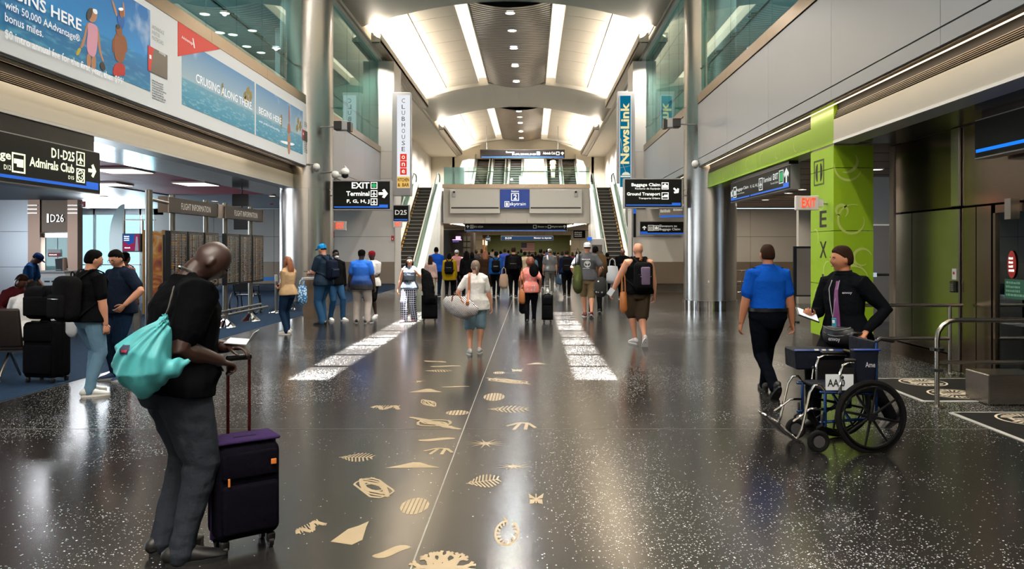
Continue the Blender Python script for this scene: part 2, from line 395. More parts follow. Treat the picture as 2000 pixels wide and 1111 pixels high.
def beam(name,x,sg,y0,y1,m,grille=True):
    root=empty(name,(x,y0,ZS),kind='structure')
    b=B(); b.bb(x,x+sg*.35,y0,y1,ZS+.045,ZS+.38); b.build('beam_face',m,root)
    b=B(); b.bb(x-sg*.01,x+sg*.35,y0,y1,ZS,ZS+.04); b.build('beam_lip',TRIMW if m is CREAM else m,root)
    b=B(); b.bb(x+sg*.06,x+sg*.35,y0,y1,ZS+.38,ZF+.05); b.build('slot_back',DARK,root)
    for k in range(5):
        b=B(); z=ZS+.40+k*.026; b.bb(x+sg*(.005+.008*k),x+sg*.07,y0,y1,z,z+.010); b.build('louvre',pm('louvre','#75695a',.4,metal=.6),root)
    return root
beam('trim_1',HL-.33,-1,-7,21,CREAM)
beam('trim_2',HR+.26,1,-7,12.2,CREAM)
gb=beam('trim_3',HR+.26,1,13.2,20.9,GREEN)
for y in (14.8,16.4,18.0,19.4):
    b=B(); b.bb(HR+.256,HR+.262,y-.006,y+.006,ZS,ZS+.38); b.build('panel_joint',GREENL,gb)
# ---------------------------------------------------------------- round columns
def column(x,y,label,r=.73):
    root=empty('column',(x,y,0),kind='structure',label=label)
    b=B(); b.rev([(r+.02,0),(r+.025,.28),(r-.02,.285)],(x,y,0),48); b.build('base_band',CHROME,root,smooth=True)
    b=B(); b.rev([(r-.03,.28),(r-.03,.30),(r,.30),(r,ZS-.03)],(x,y,0),48); b.build('shaft',STEELH,root,smooth=True)
    b=B(); b.rev([(r-.02,ZS-.03),(r-.02,ZS+.0),(r,ZS+.0),(r,Z2)],(x,y,0),48); b.build('shaft',STEELH,root,smooth=True)
    b=B(); b.rev([(r-.02,Z2),(r-.02,Z2+.03),(r-.01,Z2+.03),(r-.01,ZC)],(x,y,0),48); b.build('shaft',STEELH,root,smooth=True)
    for a in (20,110,200,290):
        q=math.radians(a); b=B(); b.box((x+r*math.cos(q),y+r*math.sin(q),(ZS+.3)/2),(.012,.006,ZS-.36),Matrix.Rotation(q,3,'Z')); b.build('seam',DARK,root)
    return root
cR=column(5.03,21.65,'round brushed steel column beside the right-hand fascia')
cL=column(-6.33,21.65,'round brushed steel column beside the billboard end')
b=B(); b.box((5.03-.2,20.945,.82),(.03,.02,.06)); b.build('outlet',TRIMW,cR)
# ---------------------------------------------------------------- frontal walls at Y=31.5
YW=31.5
def wall_panels(name,x0,x1,y,rows,cols,label=None,m=None,jt=.012,ret=None):
    root=empty(name,(x0,y,0),kind='structure',label=label)
    b=B(); b.bb(x0,x1,y+.03,y+.25,0,rows[-1]); b.build('core',DARK,root)
    for i in range(len(cols)-1):
        for j in range(len(rows)-1):
            mm=m[j] if isinstance(m,list) else m
            b=B(); b.bb(cols[i]+jt/2,cols[i+1]-jt/2,y,y+.03,rows[j]+jt/2,rows[j+1]-jt/2); b.build('panel',mm,root)
    return root
def cols(x0,x1,step): n=max(1,round((x1-x0)/step)); return [x0+(x1-x0)*i/n for i in range(n+1)]
rows=[.29,1.18,2.22,ZS]; mm=[WAIN,PANELL,PANELL]
def base(name,x0,x1,y): b=B(); b.bb(x0,x1,y-.015,y+.1,0,.27); b.build(name,CHROME,kind='structure')
wall_panels('wall_back_left',-15.5,-5.62,YW,rows,cols(-15.5,-5.62,2.3),m=mm); base('baseboard_left',-15.5,-5.6,YW)
wall_panels('wall_back_right',4.15,11.4,YW,rows,cols(4.15,11.4,2.3),m=mm); base('baseboard_right',4.15,11.4,YW)
# piers with the return walls past them
for nm,x0,x1 in (('wall_pier_left',-6.3,-5.62),('wall_pier_right',4.15,4.7)):
    r=empty(nm,(x0,YW,0),kind='structure')
    for z0,z1 in ((ZS,4.6),(4.6,5.7),(5.7,7.6),(7.6,9.4)):
        b=B(); b.bb(x0,x1,YW-.1,YW+1.6,z0+.005,z1-.005); b.build('panel',PANELL,r)
    b=B(); b.bb(x0,x1,YW+.05,YW+1.6,0,ZS-.01); b.build('panel',PANELL,r)
# side walls of the escalator bays
for nm,x,sg in (('wall_left',-8.35,-1),('wall_right',6.1,1)):
    r=empty(nm,(x,40,0),kind='structure')
    for y0 in range(0,8):
        ya=YW+1+y0*4; 
        for z0,z1 in ((0,3.3),(3.3,5.7),(5.7,7.6),(7.6,9.45)):
            b=B(); b.bb(x,x+sg*.2,ya+.01,ya+3.99,z0+.01,z1-.01); b.build('panel',PANELL,r)
b=B(); b.bb(-8.35,-6.2,YW+.3,64,9.42,9.6); b.bb(4.6,6.1,YW+.3,64,9.42,9.6); b.build('ceiling_side',CEIL,kind='structure')
# ---------------------------------------------------------------- upper side glazing and lounge behind
def glazing(name,x,y0,y1,n,sg,label):
    r=empty(name,(x,y0,ZB),kind='structure',label=label)
    st=(y1-y0)/n
    for i in range(n):
        b=B(); b.bb(x+sg*.08,x+sg*.095,y0+i*st+.01,y0+(i+1)*st-.01,ZB-.05,ZW); b.build('pane',GLASSG,r)
    b=B(); b.bb(x-sg*.02,x+sg*.3,y0,y1,ZW,ZW+.16); b.build('head',CEILB,r)
    b=B(); xr=x+sg*.26; b.cyl((xr,y0,Z2+1.06),(xr,y1,Z2+1.06),.022,8); b.build('handrail',HAND,r,smooth=True)
    for i in range(n+1):
        yy=y0+i*st; 
        for k in (-.12,.12):
            b=B(); b.cyl((x+sg*.08,yy+k,Z2+1.0),(xr,yy+k,Z2+1.05),.018,8); b.build('bracket',STEEL,r)
glazing('window_1',HL,4,20.9,11,-1,'tall glass screen above the billboard')
glazing('window_2',HL,22.4,31.5,5,-1,'glass screen between the round column and the clubhouse sign')
glazing('window_3',HR,4,20.9,11,1,'tall glass screen above the right-hand fascia')
glazing('window_4',HR,22.4,31.0,5,1,'glass screen between the round column and the teal sign')
UC=pm('lounge_ceiling','#7e878e',.6,var=.05)
for sg,x,xe in ((-1,HL,-16.5),(1,HR,12.5)):
    nm='left' if sg<0 else 'right'
    b=B(); b.bb(x+sg*.5,xe,-7,31.5,Z2-.35,Z2-.05); b.build('floor_upper_'+nm,pm('upper_floor','#8b8378',.4),kind='structure')
    r=empty('ceiling_upper_'+nm,(xe,10,ZW),kind='structure')
    xs=x+sg*.0
    for i in range(8):
        for j in range(3):
            xa=xs+sg*(.35+j*(abs(xe-xs)-.4)/3); xb=xs+sg*(.35+(j+1)*(abs(xe-xs)-.4)/3-.03)
            b=B(); b.bb(xa,xb,-7+i*4.8,-7+i*4.8+4.77,ZW+.02,ZW+.1); b.build('panel',UC,r)
    b=B(); b.bb(xs,xe,-7,31.5,ZW+.1,ZW+.2); b.build('slab',CEIL,r)
    b=B(); b.bb(xe,xe+sg*.2,-7,31.7,Z2-.3,ZW+.2); b.bb(x,xe,31.6,31.8,ZS+.2,ZW+.2); b.build('wall_lounge_'+nm,pm('lounge_wall','#9fa6a4',.6),kind='structure')
    area('lounge_lamp',((x+xe)/2,14,ZW-.05),4,30,500,(.9,.95,1),(0,0,-1))
# downlights of the left upper lounge (seen through the glass) and its inner columns
def downlight(x,y,z,r,m,label,group=None,deep=.04):
    o=empty('downlight',(x,y,z),label,'ceiling light',group)
    b=B(); b.torus((x,y,z-.004),ZP,r,.018,20,6); b.build('rim',CEIL,o,smooth=True)
    b=B(); b.rev([(r,-.006),(r*.98,.0)],(x,y,z),20); b.build('lens',m,o)
    return o
for px,py in ((455,68),(400,28),(482,91),(510,103),(588,156),(430,64)):
    Y=(ZW-CAMZ)*FPX/(HY-py); downlight(wx(px,Y),Y,ZW+.015,.17,LAMP,'%s downlight from the camera behind the upper left glass screen'%ORD[sorted((68,28,91,103,156,64)).index(py)],'downlights above the left balcony')
for px,y in ((562,23.5),):
    r=empty('column',(wx(px,27),27,Z2),kind='structure'); b=B(); b.rev([(.42,Z2),(.42,ZW)],(wx(px,27),27,0),24); b.build('shaft',pm('white_column','#c3ccd0',.4),r,smooth=True)
# ---------------------------------------------------------------- main ceiling
ceil=empty('ceiling',(HC,30,ZC),kind='structure')
def arcz(x,zc,zs,hw): t=abs(x-HC)/hw; return zc-(zc-zs)*t*t
def slab_panel(x0,x1,y0,y1,zf,m,nm='ceiling_panel',n=3,par=ceil,th=.05):
    b=B(); vs=[];fs=[]
    for i in range(n+1):
        x=x0+(x1-x0)*i/n
        for y in (y0,y1):
            vs.append((x,y,zf(x))); vs.append((x,y,zf(x)+th))
    for i in range(n):
        a=4*i; c=4*i+4
        fs+=[(a,c,c+2,a+2),(a+1,a+3,c+3,c+1),(a,a+1,c+1,c),(a+2,c+2,c+3,a+3)]
    fs+=[(0,2,3,1),(4*n,4*n+1,4*n+3,4*n+2)]
    b.add(vs,fs); return b.build(nm,m,par)
HW=5.6
zf=lambda x: arcz(x,11.08,10.25,HW)
for bi_,(y0_,y1_) in enumerate(BAYS[1:3]):  # spots added under the troughs to brighten the side walls, no fixture there
    for sg_ in (-1,1):
        for k_ in range(4):
            l=bpy.data.lights.new('wall_fill_spot','SPOT'); l.energy=1100; l.spot_size=2.2; l.spot_blend=.7; l.shadow_soft_size=.08; l.color=NEU
            o=bpy.data.objects.new('wall_fill_spot',l); COL.objects.link(o); o.location=((HL+.3 if sg_<0 else HR-.3),y0_+2+k_*3.4,9.45); o.rotation_euler=(0,sg_*-.25,0)
BANDM=pm('band_metal','#a89f95',.28,metal=.85,bump=.1,bs=1.2,stretch=(.4,3,1))
for bi,(y0,y1) in enumerate(BAYS):
    for sg in (-1,1):
        xi=HC+sg*2.16; xm=HC+sg*3.9; xo=HC+sg*5.55
        n=8
        for i in range(n):
            ya=y0+(y1-y0)*i/n+.022; yb=y0+(y1-y0)*(i+1)/n-.022
            slab_panel(xi,xm-sg*.018,ya,yb,zf,CEIL); slab_panel(xm+sg*.018,xo,ya,yb,zf,CEIL)
        # roof behind the joints
        slab_panel(xi,xo,y0,y1,lambda x:zf(x)+.07,DARK,'backing')
        # bright slot between the vault and the middle band
        x0,x1=sorted((HC+sg*1.59,HC+sg*2.16))
        if bi==0:
            cells=9; st=1.22; ys=10.2
            b=B(); b.bb(x0,x1,y0,ys,11.1,11.2); b.bb(x0,x1,ys+cells*st,y1,11.1,11.2)
            for i in range(cells+1): b.bb(x0,x1,ys+i*st-.07,ys+i*st+.07,11.1,11.2)
            b.build('skylight_frame',CEIL,ceil)
        else:
            b=B(); b.bb(x0+.05,x1-.05,y0,y1,11.26,11.3); b.build('slot_cover',COVE,ceil)
        b=B(); b.bb(HC+sg*2.13,HC+sg*2.17,y0,y1,11.0,11.3); b.bb(HC+sg*1.57,HC+sg*1.61,y0,y1,10.93,11.3); b.build('slot_cheek',CEIL,ceil)
        # side trough holding the cove lamp
        xs=HL+.1 if sg<0 else HR-.1
        t=empty('cove_trough',(xs,y0,9.6),kind='structure',parent=None)
        b=B(); b.bb(xs,xs-sg*.36,y0+.5,y1-.2,9.6,9.66); b.build('bottom',CEILB,t)
        b=B(); b.bb(xs-sg*.33,xs-sg*.36,y0+.5,y1-.2,9.6,9.9); b.build('lip',CEIL,t)
        b=B(); b.bb(xs-sg*.02,xs-sg*.31,y0+.5,y1-.2,9.52,9.6); b.build('louvre',pm('trough_dark','#7a6e60',.4,metal=.5),t)
        for yy in (y0+.45,y1-.2):
            b=B(); b.bb(xs,xs-sg*.36,yy,yy+.03,9.55,9.9); b.build('end_cap',CEILB,t)
    # middle band: ribbed, waving metal
    b=B(); ny=max(6,int((y1-y0)/.28)); nx=14; vs=[];fs=[]
    for j in range(ny+1):
        for k in (0,1):
            yy=y0+(y1-y0)*(j+k*.06)/ny if j<ny else y1
            for i in range(nx+1):
                x=HC-1.58+3.16*i/nx; s=(i/nx-.5)*2
                u=(yy-y0)/(y1-y0)
                z=10.98-.30*(1-s*s)*(.55+.45*math.cos(u*2*PI*1.0+.6))+(.0 if k else .014)
                vs.append((x,yy,z))
    R=2*(ny+1); W=nx+1
    for j in range(R-1):
        for i in range(nx): fs.append((j*W+i,j*W+i+1,(j+1)*W+i+1,(j+1)*W+i))
    b.add(vs,fs); b.build('ribbed_band',BANDM,ceil)
    b=B(); b.bb(HC-1.6,HC+1.6,y0,y1,11.3,11.4); b.build('backing',CEILB,ceil)
# transverse beams
for (y0,y1) in ((-9,-6.6),(.5,7.5),(21.6,28.6),(42.7,49.7),(63.7,70)):
    zb=lambda x: arcz(x,10.93,9.95,HW)
    slab_panel(HC-HW,HC+HW,y0,y1,zb,CEILB,'ceiling_beam',16,th=.45)
for sg in (-1,1):                       # sloping cheeks beside the vault and closing the roof edge
    xo=HC+sg*5.5; xe=HL-.15 if sg<0 else HR+.15
    b=B(); b.bb(xo,xe,-9,66,10.2,10.3); b.bb(xe,xe+sg*.2,-9,66,ZW+.1,10.3); b.build('roof_edge',CEIL,ceil)
    b=B(); b.bb(HL-.2 if sg<0 else HR-.1,HL+.1 if sg<0 else HR+.2,-9,64,ZW+.12,ZW+.2); b.build('cornice',CEILB,ceil)
# downlights in the band
def bandz(y):
    for (y0,y1) in BAYS:
        if y0<=y<=y1: u=(y-y0)/(y1-y0); return 10.98-.30*(.55+.45*math.cos(u*2*PI+.6))
    return 10.9
for k,(py,m) in enumerate(((22,LAMP),(64,LAMP),(100,LAMPC),(129,LAMP),(155,LAMP),(215,LAMPC),(231,LAMP),(244,LAMPC),(257,LAMP),(267,LAMP))):
    Y=9.1*FPX/(HY-py); z=bandz(Y)-.015
    downlight(HC,Y,z,.19,m,'%s round downlight from the camera in the dark middle band of the hall ceiling'%ORD[k],'downlights of the middle ceiling band')
    if k%2==0 or m is LAMPC:
        l=bpy.data.lights.new('band_spot','SPOT'); l.energy=(1300 if Y<44 else 5200); l.spot_size=2.7; l.spot_blend=.6; l.shadow_soft_size=.06; l.color=NEU if m is LAMP else (.85,.92,1)
        o=bpy.data.objects.new('band_spot',l); COL.objects.link(o); o.location=(HC,Y,z-.05)
for y in (9,12,15,18,21,-4,-1):
    l=bpy.data.lights.new('band_spot','SPOT'); l.energy=420; l.spot_size=1.7; l.spot_blend=.7; l.shadow_soft_size=.06; l.color=NEU
    o=bpy.data.objects.new('band_spot',l); COL.objects.link(o); o.location=(HC,y,10.6)
# wall behind the camera closes the hall
b=B(); b.bb(-24,14,-9.3,-9.1,0,11.4); b.build('wall_rear',PANELL,kind='structure')
# ---------------------------------------------------------------- ceilings under the balconies
sof=empty('ceiling_soffit_left',(-7,10,ZS),kind='structure')
for i in range(14):
    b=B(); b.bb(-8.15,-6.85,-7+i*2.75+.006,-7+(i+1)*2.75-.006,ZS+.01,ZS+.05); b.build('soffit_panel',SOFF,sof)
b=B(); b.bb(-24,-6.95,-9,31.6,ZS+.12,Z2-.35); b.build('slab',DARK,sof)
pc=empty('ceiling_pink',(-10,15,ZS),kind='structure')
for i in range(15):
    for j in range(2):
        b=B(); b.bb(-11.3+j*1.575,-9.74+j*1.575,5+i*1.25,6.24+i*1.25,ZS+.03,ZS+.06); b.build('ceiling_panel',PINK,pc)
wc=empty('ceiling_gate',(-15,15,ZS),kind='structure')
WCM=pm('gate_ceiling','#9a9fa8',.5)
b=B(); b.bb(-24,-11.32,-9,31.5,ZS,ZS+.05); b.bb(-11.3,-8.17,23.8,31.5,ZS,ZS+.05); b.bb(-11.3,-8.17,-9,4.98,ZS,ZS+.05); b.build('ceiling_panel',WCM,wc)
def troffer(x,y,sx,sy,label):
    o=empty('ceiling_light',(x,y,ZS),label,'ceiling light')
    b=B(); b.bb(x-sx/2-.03,x+sx/2+.03,y-sy/2-.03,y+sy/2+.03,ZS-.012,ZS+.03); b.build('frame',TRIMW,o)
    b=B(); b.bb(x-sx/2,x+sx/2,y-sy/2,y+sy/2,ZS-.016,ZS-.01); b.build('diffuser',PLIGHT,o)
troffer(-8.75,16.4,.9,.9,'square light panel in the pink ceiling nearest the metal soffit')
troffer(-8.6,19.7,.8,.9,'light panel in the pink ceiling over the flight boards')
troffer(-10.9,19.8,.8,.8,'light panel at the far side of the pink ceiling')
for px,py in ((203,383),(420,392),(478,390),(532,382),(170,418)):
    Y=(ZS-CAMZ)*FPX/(HY-py); Y=min(Y,31); downlight(wx(px,Y),Y,ZS,.1,LAMP,'small round gate ceiling downlight, %s from the left'%ORD[[170,203,420,478,532].index(px)],'gate ceiling downlights')
for x,y,p in ((-9.8,9,90),(-9.8,16,90),(-13,22,70),(-9.5,26,90)):
    area('gate_lamp',(x,y,ZS-.03),1,1,p*1.1,(.92,.95,1),(0,0,-1))
# right side low ceiling
rc=empty('ceiling_right',(8,15,ZS),kind='structure')
for i in range(6):
    b=B(); b.bb(5.06,5.88,-7+i*3.2+.005,-7+(i+1)*3.2-.005,ZS+.005,ZS+.05); b.build('soffit_panel',SOFFR,rc)
b=B(); b.bb(5.0,12,12.3,31.5,ZS+.02,ZS+.06); b.build('ceiling_panel',pm('brown_ceiling','#a08c78',.5,var=.1,vs=.6),rc)
for i in range(14):
    b=B(); b.bb(5.05,12,13.5+i*1.3,13.52+i*1.3,ZS+.012,ZS+.03); b.build('ceiling_joint',pm('joint_brown','#5e5044',.6),rc)
b=B(); b.bb(4.9,12.5,-9,31.7,ZS+.12,Z2-.35); b.build('slab',DARK,rc)
for px,py in ((1495,390),(1540,377),(1567,370),(1713,331),(1640,352)):
    Y=(ZS-CAMZ)*FPX/(HY-py); x=wx(px,Y); downlight(x,Y,ZS+.012,.12,LAMP,'round downlight in the brown ceiling near the green pillar, %s from the left'%ORD[[1495,1540,1567,1640,1713].index(px)],'downlights behind the green pillar')
    l=bpy.data.lights.new('right_spot','SPOT'); l.energy=95; l.spot_size=2.4; l.spot_blend=.6; l.shadow_soft_size=.1; l.color=WARM
    o=bpy.data.objects.new('right_spot',l); COL.objects.link(o); o.location=(x,Y,ZS-.03)
for y in (25,29): area('right_lamp',(8,y,ZS-.02),3,1,60,(1,.85,.66),(0,0,-1))
# ---------------------------------------------------------------- right side: stainless wall, doors, dark room
sw=empty('wall_stainless',(5.9,11,0),kind='structure',label='stainless wall of the exit doors')
XS=5.9
for y0,y1 in ((10.78,11.9),(11.92,12.45)):
    b=B(); b.bb(XS,XS+.06,y0,y1,.22,2.25); b.build('panel',STEEL,sw)
b=B(); b.bb(XS,XS+.06,10.78,12.45,2.28,ZS); b.build('panel',STEELD,sw)
b=B(); b.bb(XS-.03,XS+.12,10.55,10.76,0,2.25); b.build('post',STEEL,sw,bevel=.01)
b=B(); b.bb(XS-.03,XS+.12,10.55,10.76,2.28,ZS); b.build('post',STEEL,sw,bevel=.01)
b=B(); b.bb(XS-.02,XS+.1,12.47,12.62,.25,ZS); b.build('post',pm('post_light','#b9ad9f',.4,metal=.4),sw)
b=B(); b.bb(XS-.005,XS+.1,10.78,12.6,0,.2); b.build('plinth',STEELD,sw)
b=B(); b.bb(XS+.01,XS+.1,-7,10.53,2.28,ZS); b.build('header',STEELD,sw)
b=B(); b.bb(XS+.0,XS+.08,10.2,10.53,0,2.25); b.bb(XS,XS+.08,9.86,10.18,0,2.25); b.build('jamb',STEELD,sw)
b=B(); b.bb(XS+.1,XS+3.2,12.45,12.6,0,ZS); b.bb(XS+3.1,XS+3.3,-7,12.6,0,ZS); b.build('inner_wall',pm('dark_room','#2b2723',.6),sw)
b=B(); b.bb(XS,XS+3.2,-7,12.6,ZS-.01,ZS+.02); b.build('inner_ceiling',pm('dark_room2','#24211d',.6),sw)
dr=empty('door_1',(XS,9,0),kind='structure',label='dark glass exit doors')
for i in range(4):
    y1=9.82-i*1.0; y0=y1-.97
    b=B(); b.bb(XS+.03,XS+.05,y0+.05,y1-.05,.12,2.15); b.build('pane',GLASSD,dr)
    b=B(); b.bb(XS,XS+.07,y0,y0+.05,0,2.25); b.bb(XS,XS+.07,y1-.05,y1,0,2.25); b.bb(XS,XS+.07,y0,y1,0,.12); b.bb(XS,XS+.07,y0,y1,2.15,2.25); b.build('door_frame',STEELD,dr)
fr=frame((XS+.02,9.6,1.5),-YP,ZP)
b=B(); b.prism(oval(.14,0,.085,.17,24),fr,0,.006); st=b.build('sticker',REDP,dr)
scrawl(fr,(.085,-.1,.195,.1),4,WHT,dr,w=.008)
b=B(); b.prism(rect(0,-.42,.42,-.18),fr,0,.005); b.build('sticker',pm('green_notice','#1f5a44',.4),dr)
scrawl(fr,(.03,-.4,.39,-.2),4,pm('notice_white','#7fb09a',.5),dr,w=.007)
b=B(); b.bb(XS-.16,XS-.05,9.2,9.32,2.05,2.3); b.build('closer',STEEL,dr)
# card reader on the post
cr=empty('card_reader',(XS-.06,10.65,1.2),'black keypad reader under a white notice on the steel door post','reader')
b=B(); b.rbox((XS-.05,10.66,1.17),(.04,.13,.16),.02); b.build('keypad',BLACK,cr)
b=B(); b.bb(XS-.04,XS-.03,10.6,10.70,1.27,1.42); b.build('notice',TRIMW,cr)
b=B(); b.ball((XS-.045,10.65,1.36),(.006,.022,.022),10,6); b.build('badge',REDP,cr)
for r_ in range(4):
    for c_ in range(3):
        b=B(); b.box((XS-.072,10.63+c_*.03,1.12+r_*.027),(.006,.018,.016)); b.build('key',pm('key_grey','#5b5b58',.5),cr)
# recess wall with door behind the pillar
rw=empty('wall_recess',(8,18,0),kind='structure')
b=B(); b.bb(7.2,9.9,18,18.2,2.3,ZS+.1); b.build('panel',PANELL,rw)
b=B(); b.bb(7.2,9.9,18.05,18.2,0,2.28); b.build('panel',STEELD,rw)
d2=empty('door_2',(8,18,0),kind='structure',label='brown steel door with push bar behind the green pillar')
b=B(); b.bb(7.9,8.85,18,18.05,0,2.25); b.build('door_leaf',pm('brown_door','#6e5e50',.35,metal=.6),d2)
b=B(); b.cyl((7.95,17.93,1.1),(8.8,17.93,1.1),.025,8); b.bb(7.95,8.05,17.9,18,1.05,1.15); b.bb(8.68,8.78,17.9,18,1.05,1.15); b.build('push_bar',STEEL,d2)
b=B(); b.bb(8.35,9.4,24,24.2,0,ZS); b.build('wall_stub',TRIMW,kind='structure')
b=B(); b.bb(11.4,11.6,12.6,31.6,0,ZS+.1); b.build('wall_far_right',PANELL,kind='structure')
# ---------------------------------------------------------------- gate area walls, portal, windows
r=wall_panels('wall_gate_left',-24,-16.95,26,[.0,1.1,2.3,ZS+.1],cols(-24,-16.95,1.6),m=PANEL)
pw=empty('wall_portal',(-16,26,0),kind='structure',label='bronze metal gate portal')
b=B(); b.bb(-16.92,-15.3,25.9,26.1,2.27,ZS); b.build('header',pm('portal_bronze','#4e4137',.35,metal=.7),pw,bevel=.01)
b=B(); b.bb(-16.95,-16.55,25.85,26.15,0,ZS); b.build('post',pm('brown_post','#8a7060',.35,metal=.6),pw)
b=B(); b.bb(-15.62,-15.28,25.85,26.15,0,ZS); b.build('post',MATS['brown_post'],pw)
for i in range(3):
    for x in (-16.95,-15.6):
        b=B(); b.bb(x,x+.33,25.82,25.84,2.9+i*.13,2.94+i*.13); b.build('ring',STEEL,pw)
fr=frame((-16.2,25.88,2.62),XP,ZP); text('D26',fr,(0,0,.45,.26),STEEL,pw,w=.02); b=B(); b.prism(rect(-.12,-.02,-.05,.28),fr,0,.02); b.build('lettering',STEEL,pw)
b=B(); b.bb(-24,-18.95,31.6,31.8,0,ZS); b.build('wall_side',pm('pale_wall','#b7c3c6',.6),pw)
wn=empty('window_gate',(-17,YW,0),kind='structure',label='tall bright gate windows')
OUT=emis('daylight_outside','#e6f3ff',2.2)
for i,x in enumerate((-18.9,-17.95,-17.0,-16.05)):
    b=B(); b.bb(x+.04,x+.91,YW+.05,YW+.07,.3,ZS-.25); b.build('pane',glass('win_glass%d'%i,'#d8ebee',.15),wn)
    b=B(); b.bb(x-.03,x+.04,YW,YW+.12,0,ZS); b.bb(x,x+.95,YW,YW+.1,1.05,1.1); b.build('mullion',TRIMW,wn)
b=B(); b.bb(-19,-15.1,YW,YW+.1,0,.3); b.bb(-19,-15.1,YW,YW+.1,ZS-.25,ZS+.2); b.build('sill',TRIMW,wn)
pd=empty('window_portal',(-16.1,26,0),kind='structure')
for i in range(2):
    x=-16.5+i*.44; b=B(); b.bb(x+.02,x+.43,26.02,26.04,.05,2.1); b.build('pane',GLASSM,pd)
b=B(); b.bb(-16.55,-15.6,26,26.06,2.1,2.25); b.build('door_head',STEEL,pd)
fr=frame((-16.35,25.98,1.45),XP,ZP); b=B(); b.prism(rect(0,0,.42,.13),fr,0,.01); b.build('notice',pm('notice_red','#c0455a',.5),pd); b=B(); b.prism(rect(0,.13,.42,.25),fr,0,.01); b.build('notice',TRIMW,pd)
scrawl(fr,(.04,.03,.38,.10),1,WHT,pd,w=.014)
area('day_left',(-17.2,31.3,1.9),3.2,2.6,700,(.84,.93,1),(0.35,-1,-.15))
area('day_portal',(-16.2,27.5,1.5),1.2,2,80,(.9,.96,1),(0.2,-1,0))
area('day_side',(-23,12,2.0),2.2,12,900,(.8,.9,1),(1,0,-.1))
b=B(); b.bb(-24.3,-24,-9,32,0,ZS+.2); b.build('wall_far_left',PANEL,kind='structure')
# ---------------------------------------------------------------- bridge with glass rail
YB=49.5
br=empty('wall_bridge',(HC,YB,ZS),kind='structure',label='cream footbridge front under the glass rail')
xs=cols(-5.67,3.75,1.35)
for i in range(len(xs)-1):
    b=B(); b.bb(xs[i]+.006,xs[i+1]-.006,YB,YB+.06,ZS+.02,Z2+.0); b.build('panel',PANELL,br)
b=B(); b.bb(-5.67,3.75,YB+.06,64,ZS+.25,Z2); b.build('slab',PANELL,br)
b=B(); b.bb(-5.75,3.8,YB-.03,YB+.25,Z2+.02,ZB+.02); b.build('coping',BAND,br)
for i in range(len(xs)-1):
    b=B(); b.bb(xs[i]+.01,xs[i+1]-.01,YB+.1,YB+.115,ZB,ZB+1.12); b.build('glass_rail',GLASSM if i in (0,) else glass('rail_glass%d'%i,'#e2f2ec',.25),br)
b=B(); b.cyl((-5.67,YB+.2,ZB+.85),(3.75,YB+.2,ZB+.85),.03,8); b.build('handrail',STEEL,br)
for x0,x1 in ((wx(880,YB),wx(977,YB)),(wx(1034,YB),wx(1136,YB))):
    r=empty('shutter_housing',((x0+x1)/2,YB,3.9),kind='structure'); 
    b=B(); b.bb(x0,x1,YB-.35,YB,wz(417,YB),wz(371,YB)); b.build('box',TRIMW,r,bevel=.01)
    b=B(); b.bb(x0+.08,x1-.08,YB-.36,YB-.34,wz(408,YB),wz(405,YB)); b.build('slot',DARK,r)
for px in (888,1124):
    o=empty('camera',(wx(px,YB),YB-.4,5.3),('left-hand' if px<1000 else 'right-hand')+' small grey security camera on the white housing of the footbridge','camera')
    b=B(); b.box((wx(px,YB),YB-.42,5.2),(.2,.12,.22)); b.build('mount',CASE,o); b=B(); b.ball((wx(px,YB),YB-.44,5.38),.08,10,8); b.build('lens',BLACK,o,smooth=True)
# end wall of the lower hall, ceiling and shops
CT=pm('cream_tile','#d3c0a0',.45)
cw=empty('wall_cross',(0,66,0),kind='structure')
def tiles(x0,x1,z0,z1,y=66,m=CT):
    nx=max(1,round((x1-x0)/.75)); nz=max(1,round((z1-z0)/.75))
    for i in range(nx):
        for j in range(nz):
            b=B(); b.bb(x0+(x1-x0)*i/nx+.008,x0+(x1-x0)*(i+1)/nx-.008,y,y+.05,z0+(z1-z0)*j/nz+.008,z0+(z1-z0)*(j+1)/nz-.008); b.build('tile',m,cw)
tiles(-5.6,-4.2,.9,ZS); tiles(-4.2,3.4,2.95,ZS); tiles(3.4,5.6,.9,ZS); tiles(-5.6,-4.2,0,.9,m=WAIN); tiles(3.4,5.6,0,.9,m=WAIN)
b=B(); b.bb(-8.4,-4.2,66.06,66.2,0,ZS+.3); b.bb(3.4,6.2,66.06,66.2,0,ZS+.3); b.bb(-4.2,3.4,66.06,66.2,2.97,ZS+.3); b.build('core',DARK,cw)
b=B(); b.bb(-8.4,6.2,YB+.1,66,ZS+.03,ZS+.1); b.build('ceiling_bridge',pm('warm_ceiling','#cdbb9c',.6),kind='structure')
for x,sg in ((-4.9,1),(3.2,-1)):
    o=empty('ceiling_light',(x,55,ZS),('left-hand' if x<0 else 'right-hand')+' long recessed light strip in the ceiling under the footbridge','ceiling light')
    b=B(); b.add([(x-.4,50.2,ZS+.02),(x+.4,50.2,ZS+.02),(x+sg*1.2+.3,62,ZS+.02),(x+sg*1.2-.3,62,ZS+.02)],[(0,1,2,3)]); b.build('diffuser',PLIGHT,o)
    b=B(); b.bb(x-.5,x-.42,50.2,51.5,ZS-.02,ZS+.03); b.bb(x+.42,x+.5,50.2,51.5,ZS-.02,ZS+.03); b.build('frame',TRIMW,o)
area('bridge_lamp',(HC,57,ZS-.05),7,8,600,(1,.86,.68),(0,0,-1))
area('corridor_lamp',(HC,76,3.2),6,14,900,(1,.88,.72),(0,0,-1))
b=B(); b.bb(-6,-5.8,66.2,90,0,4); b.bb(5.2,5.4,66.2,90,0,4); b.build('wall_corridor',pm('corridor_wall','#c8b494',.6),kind='structure')
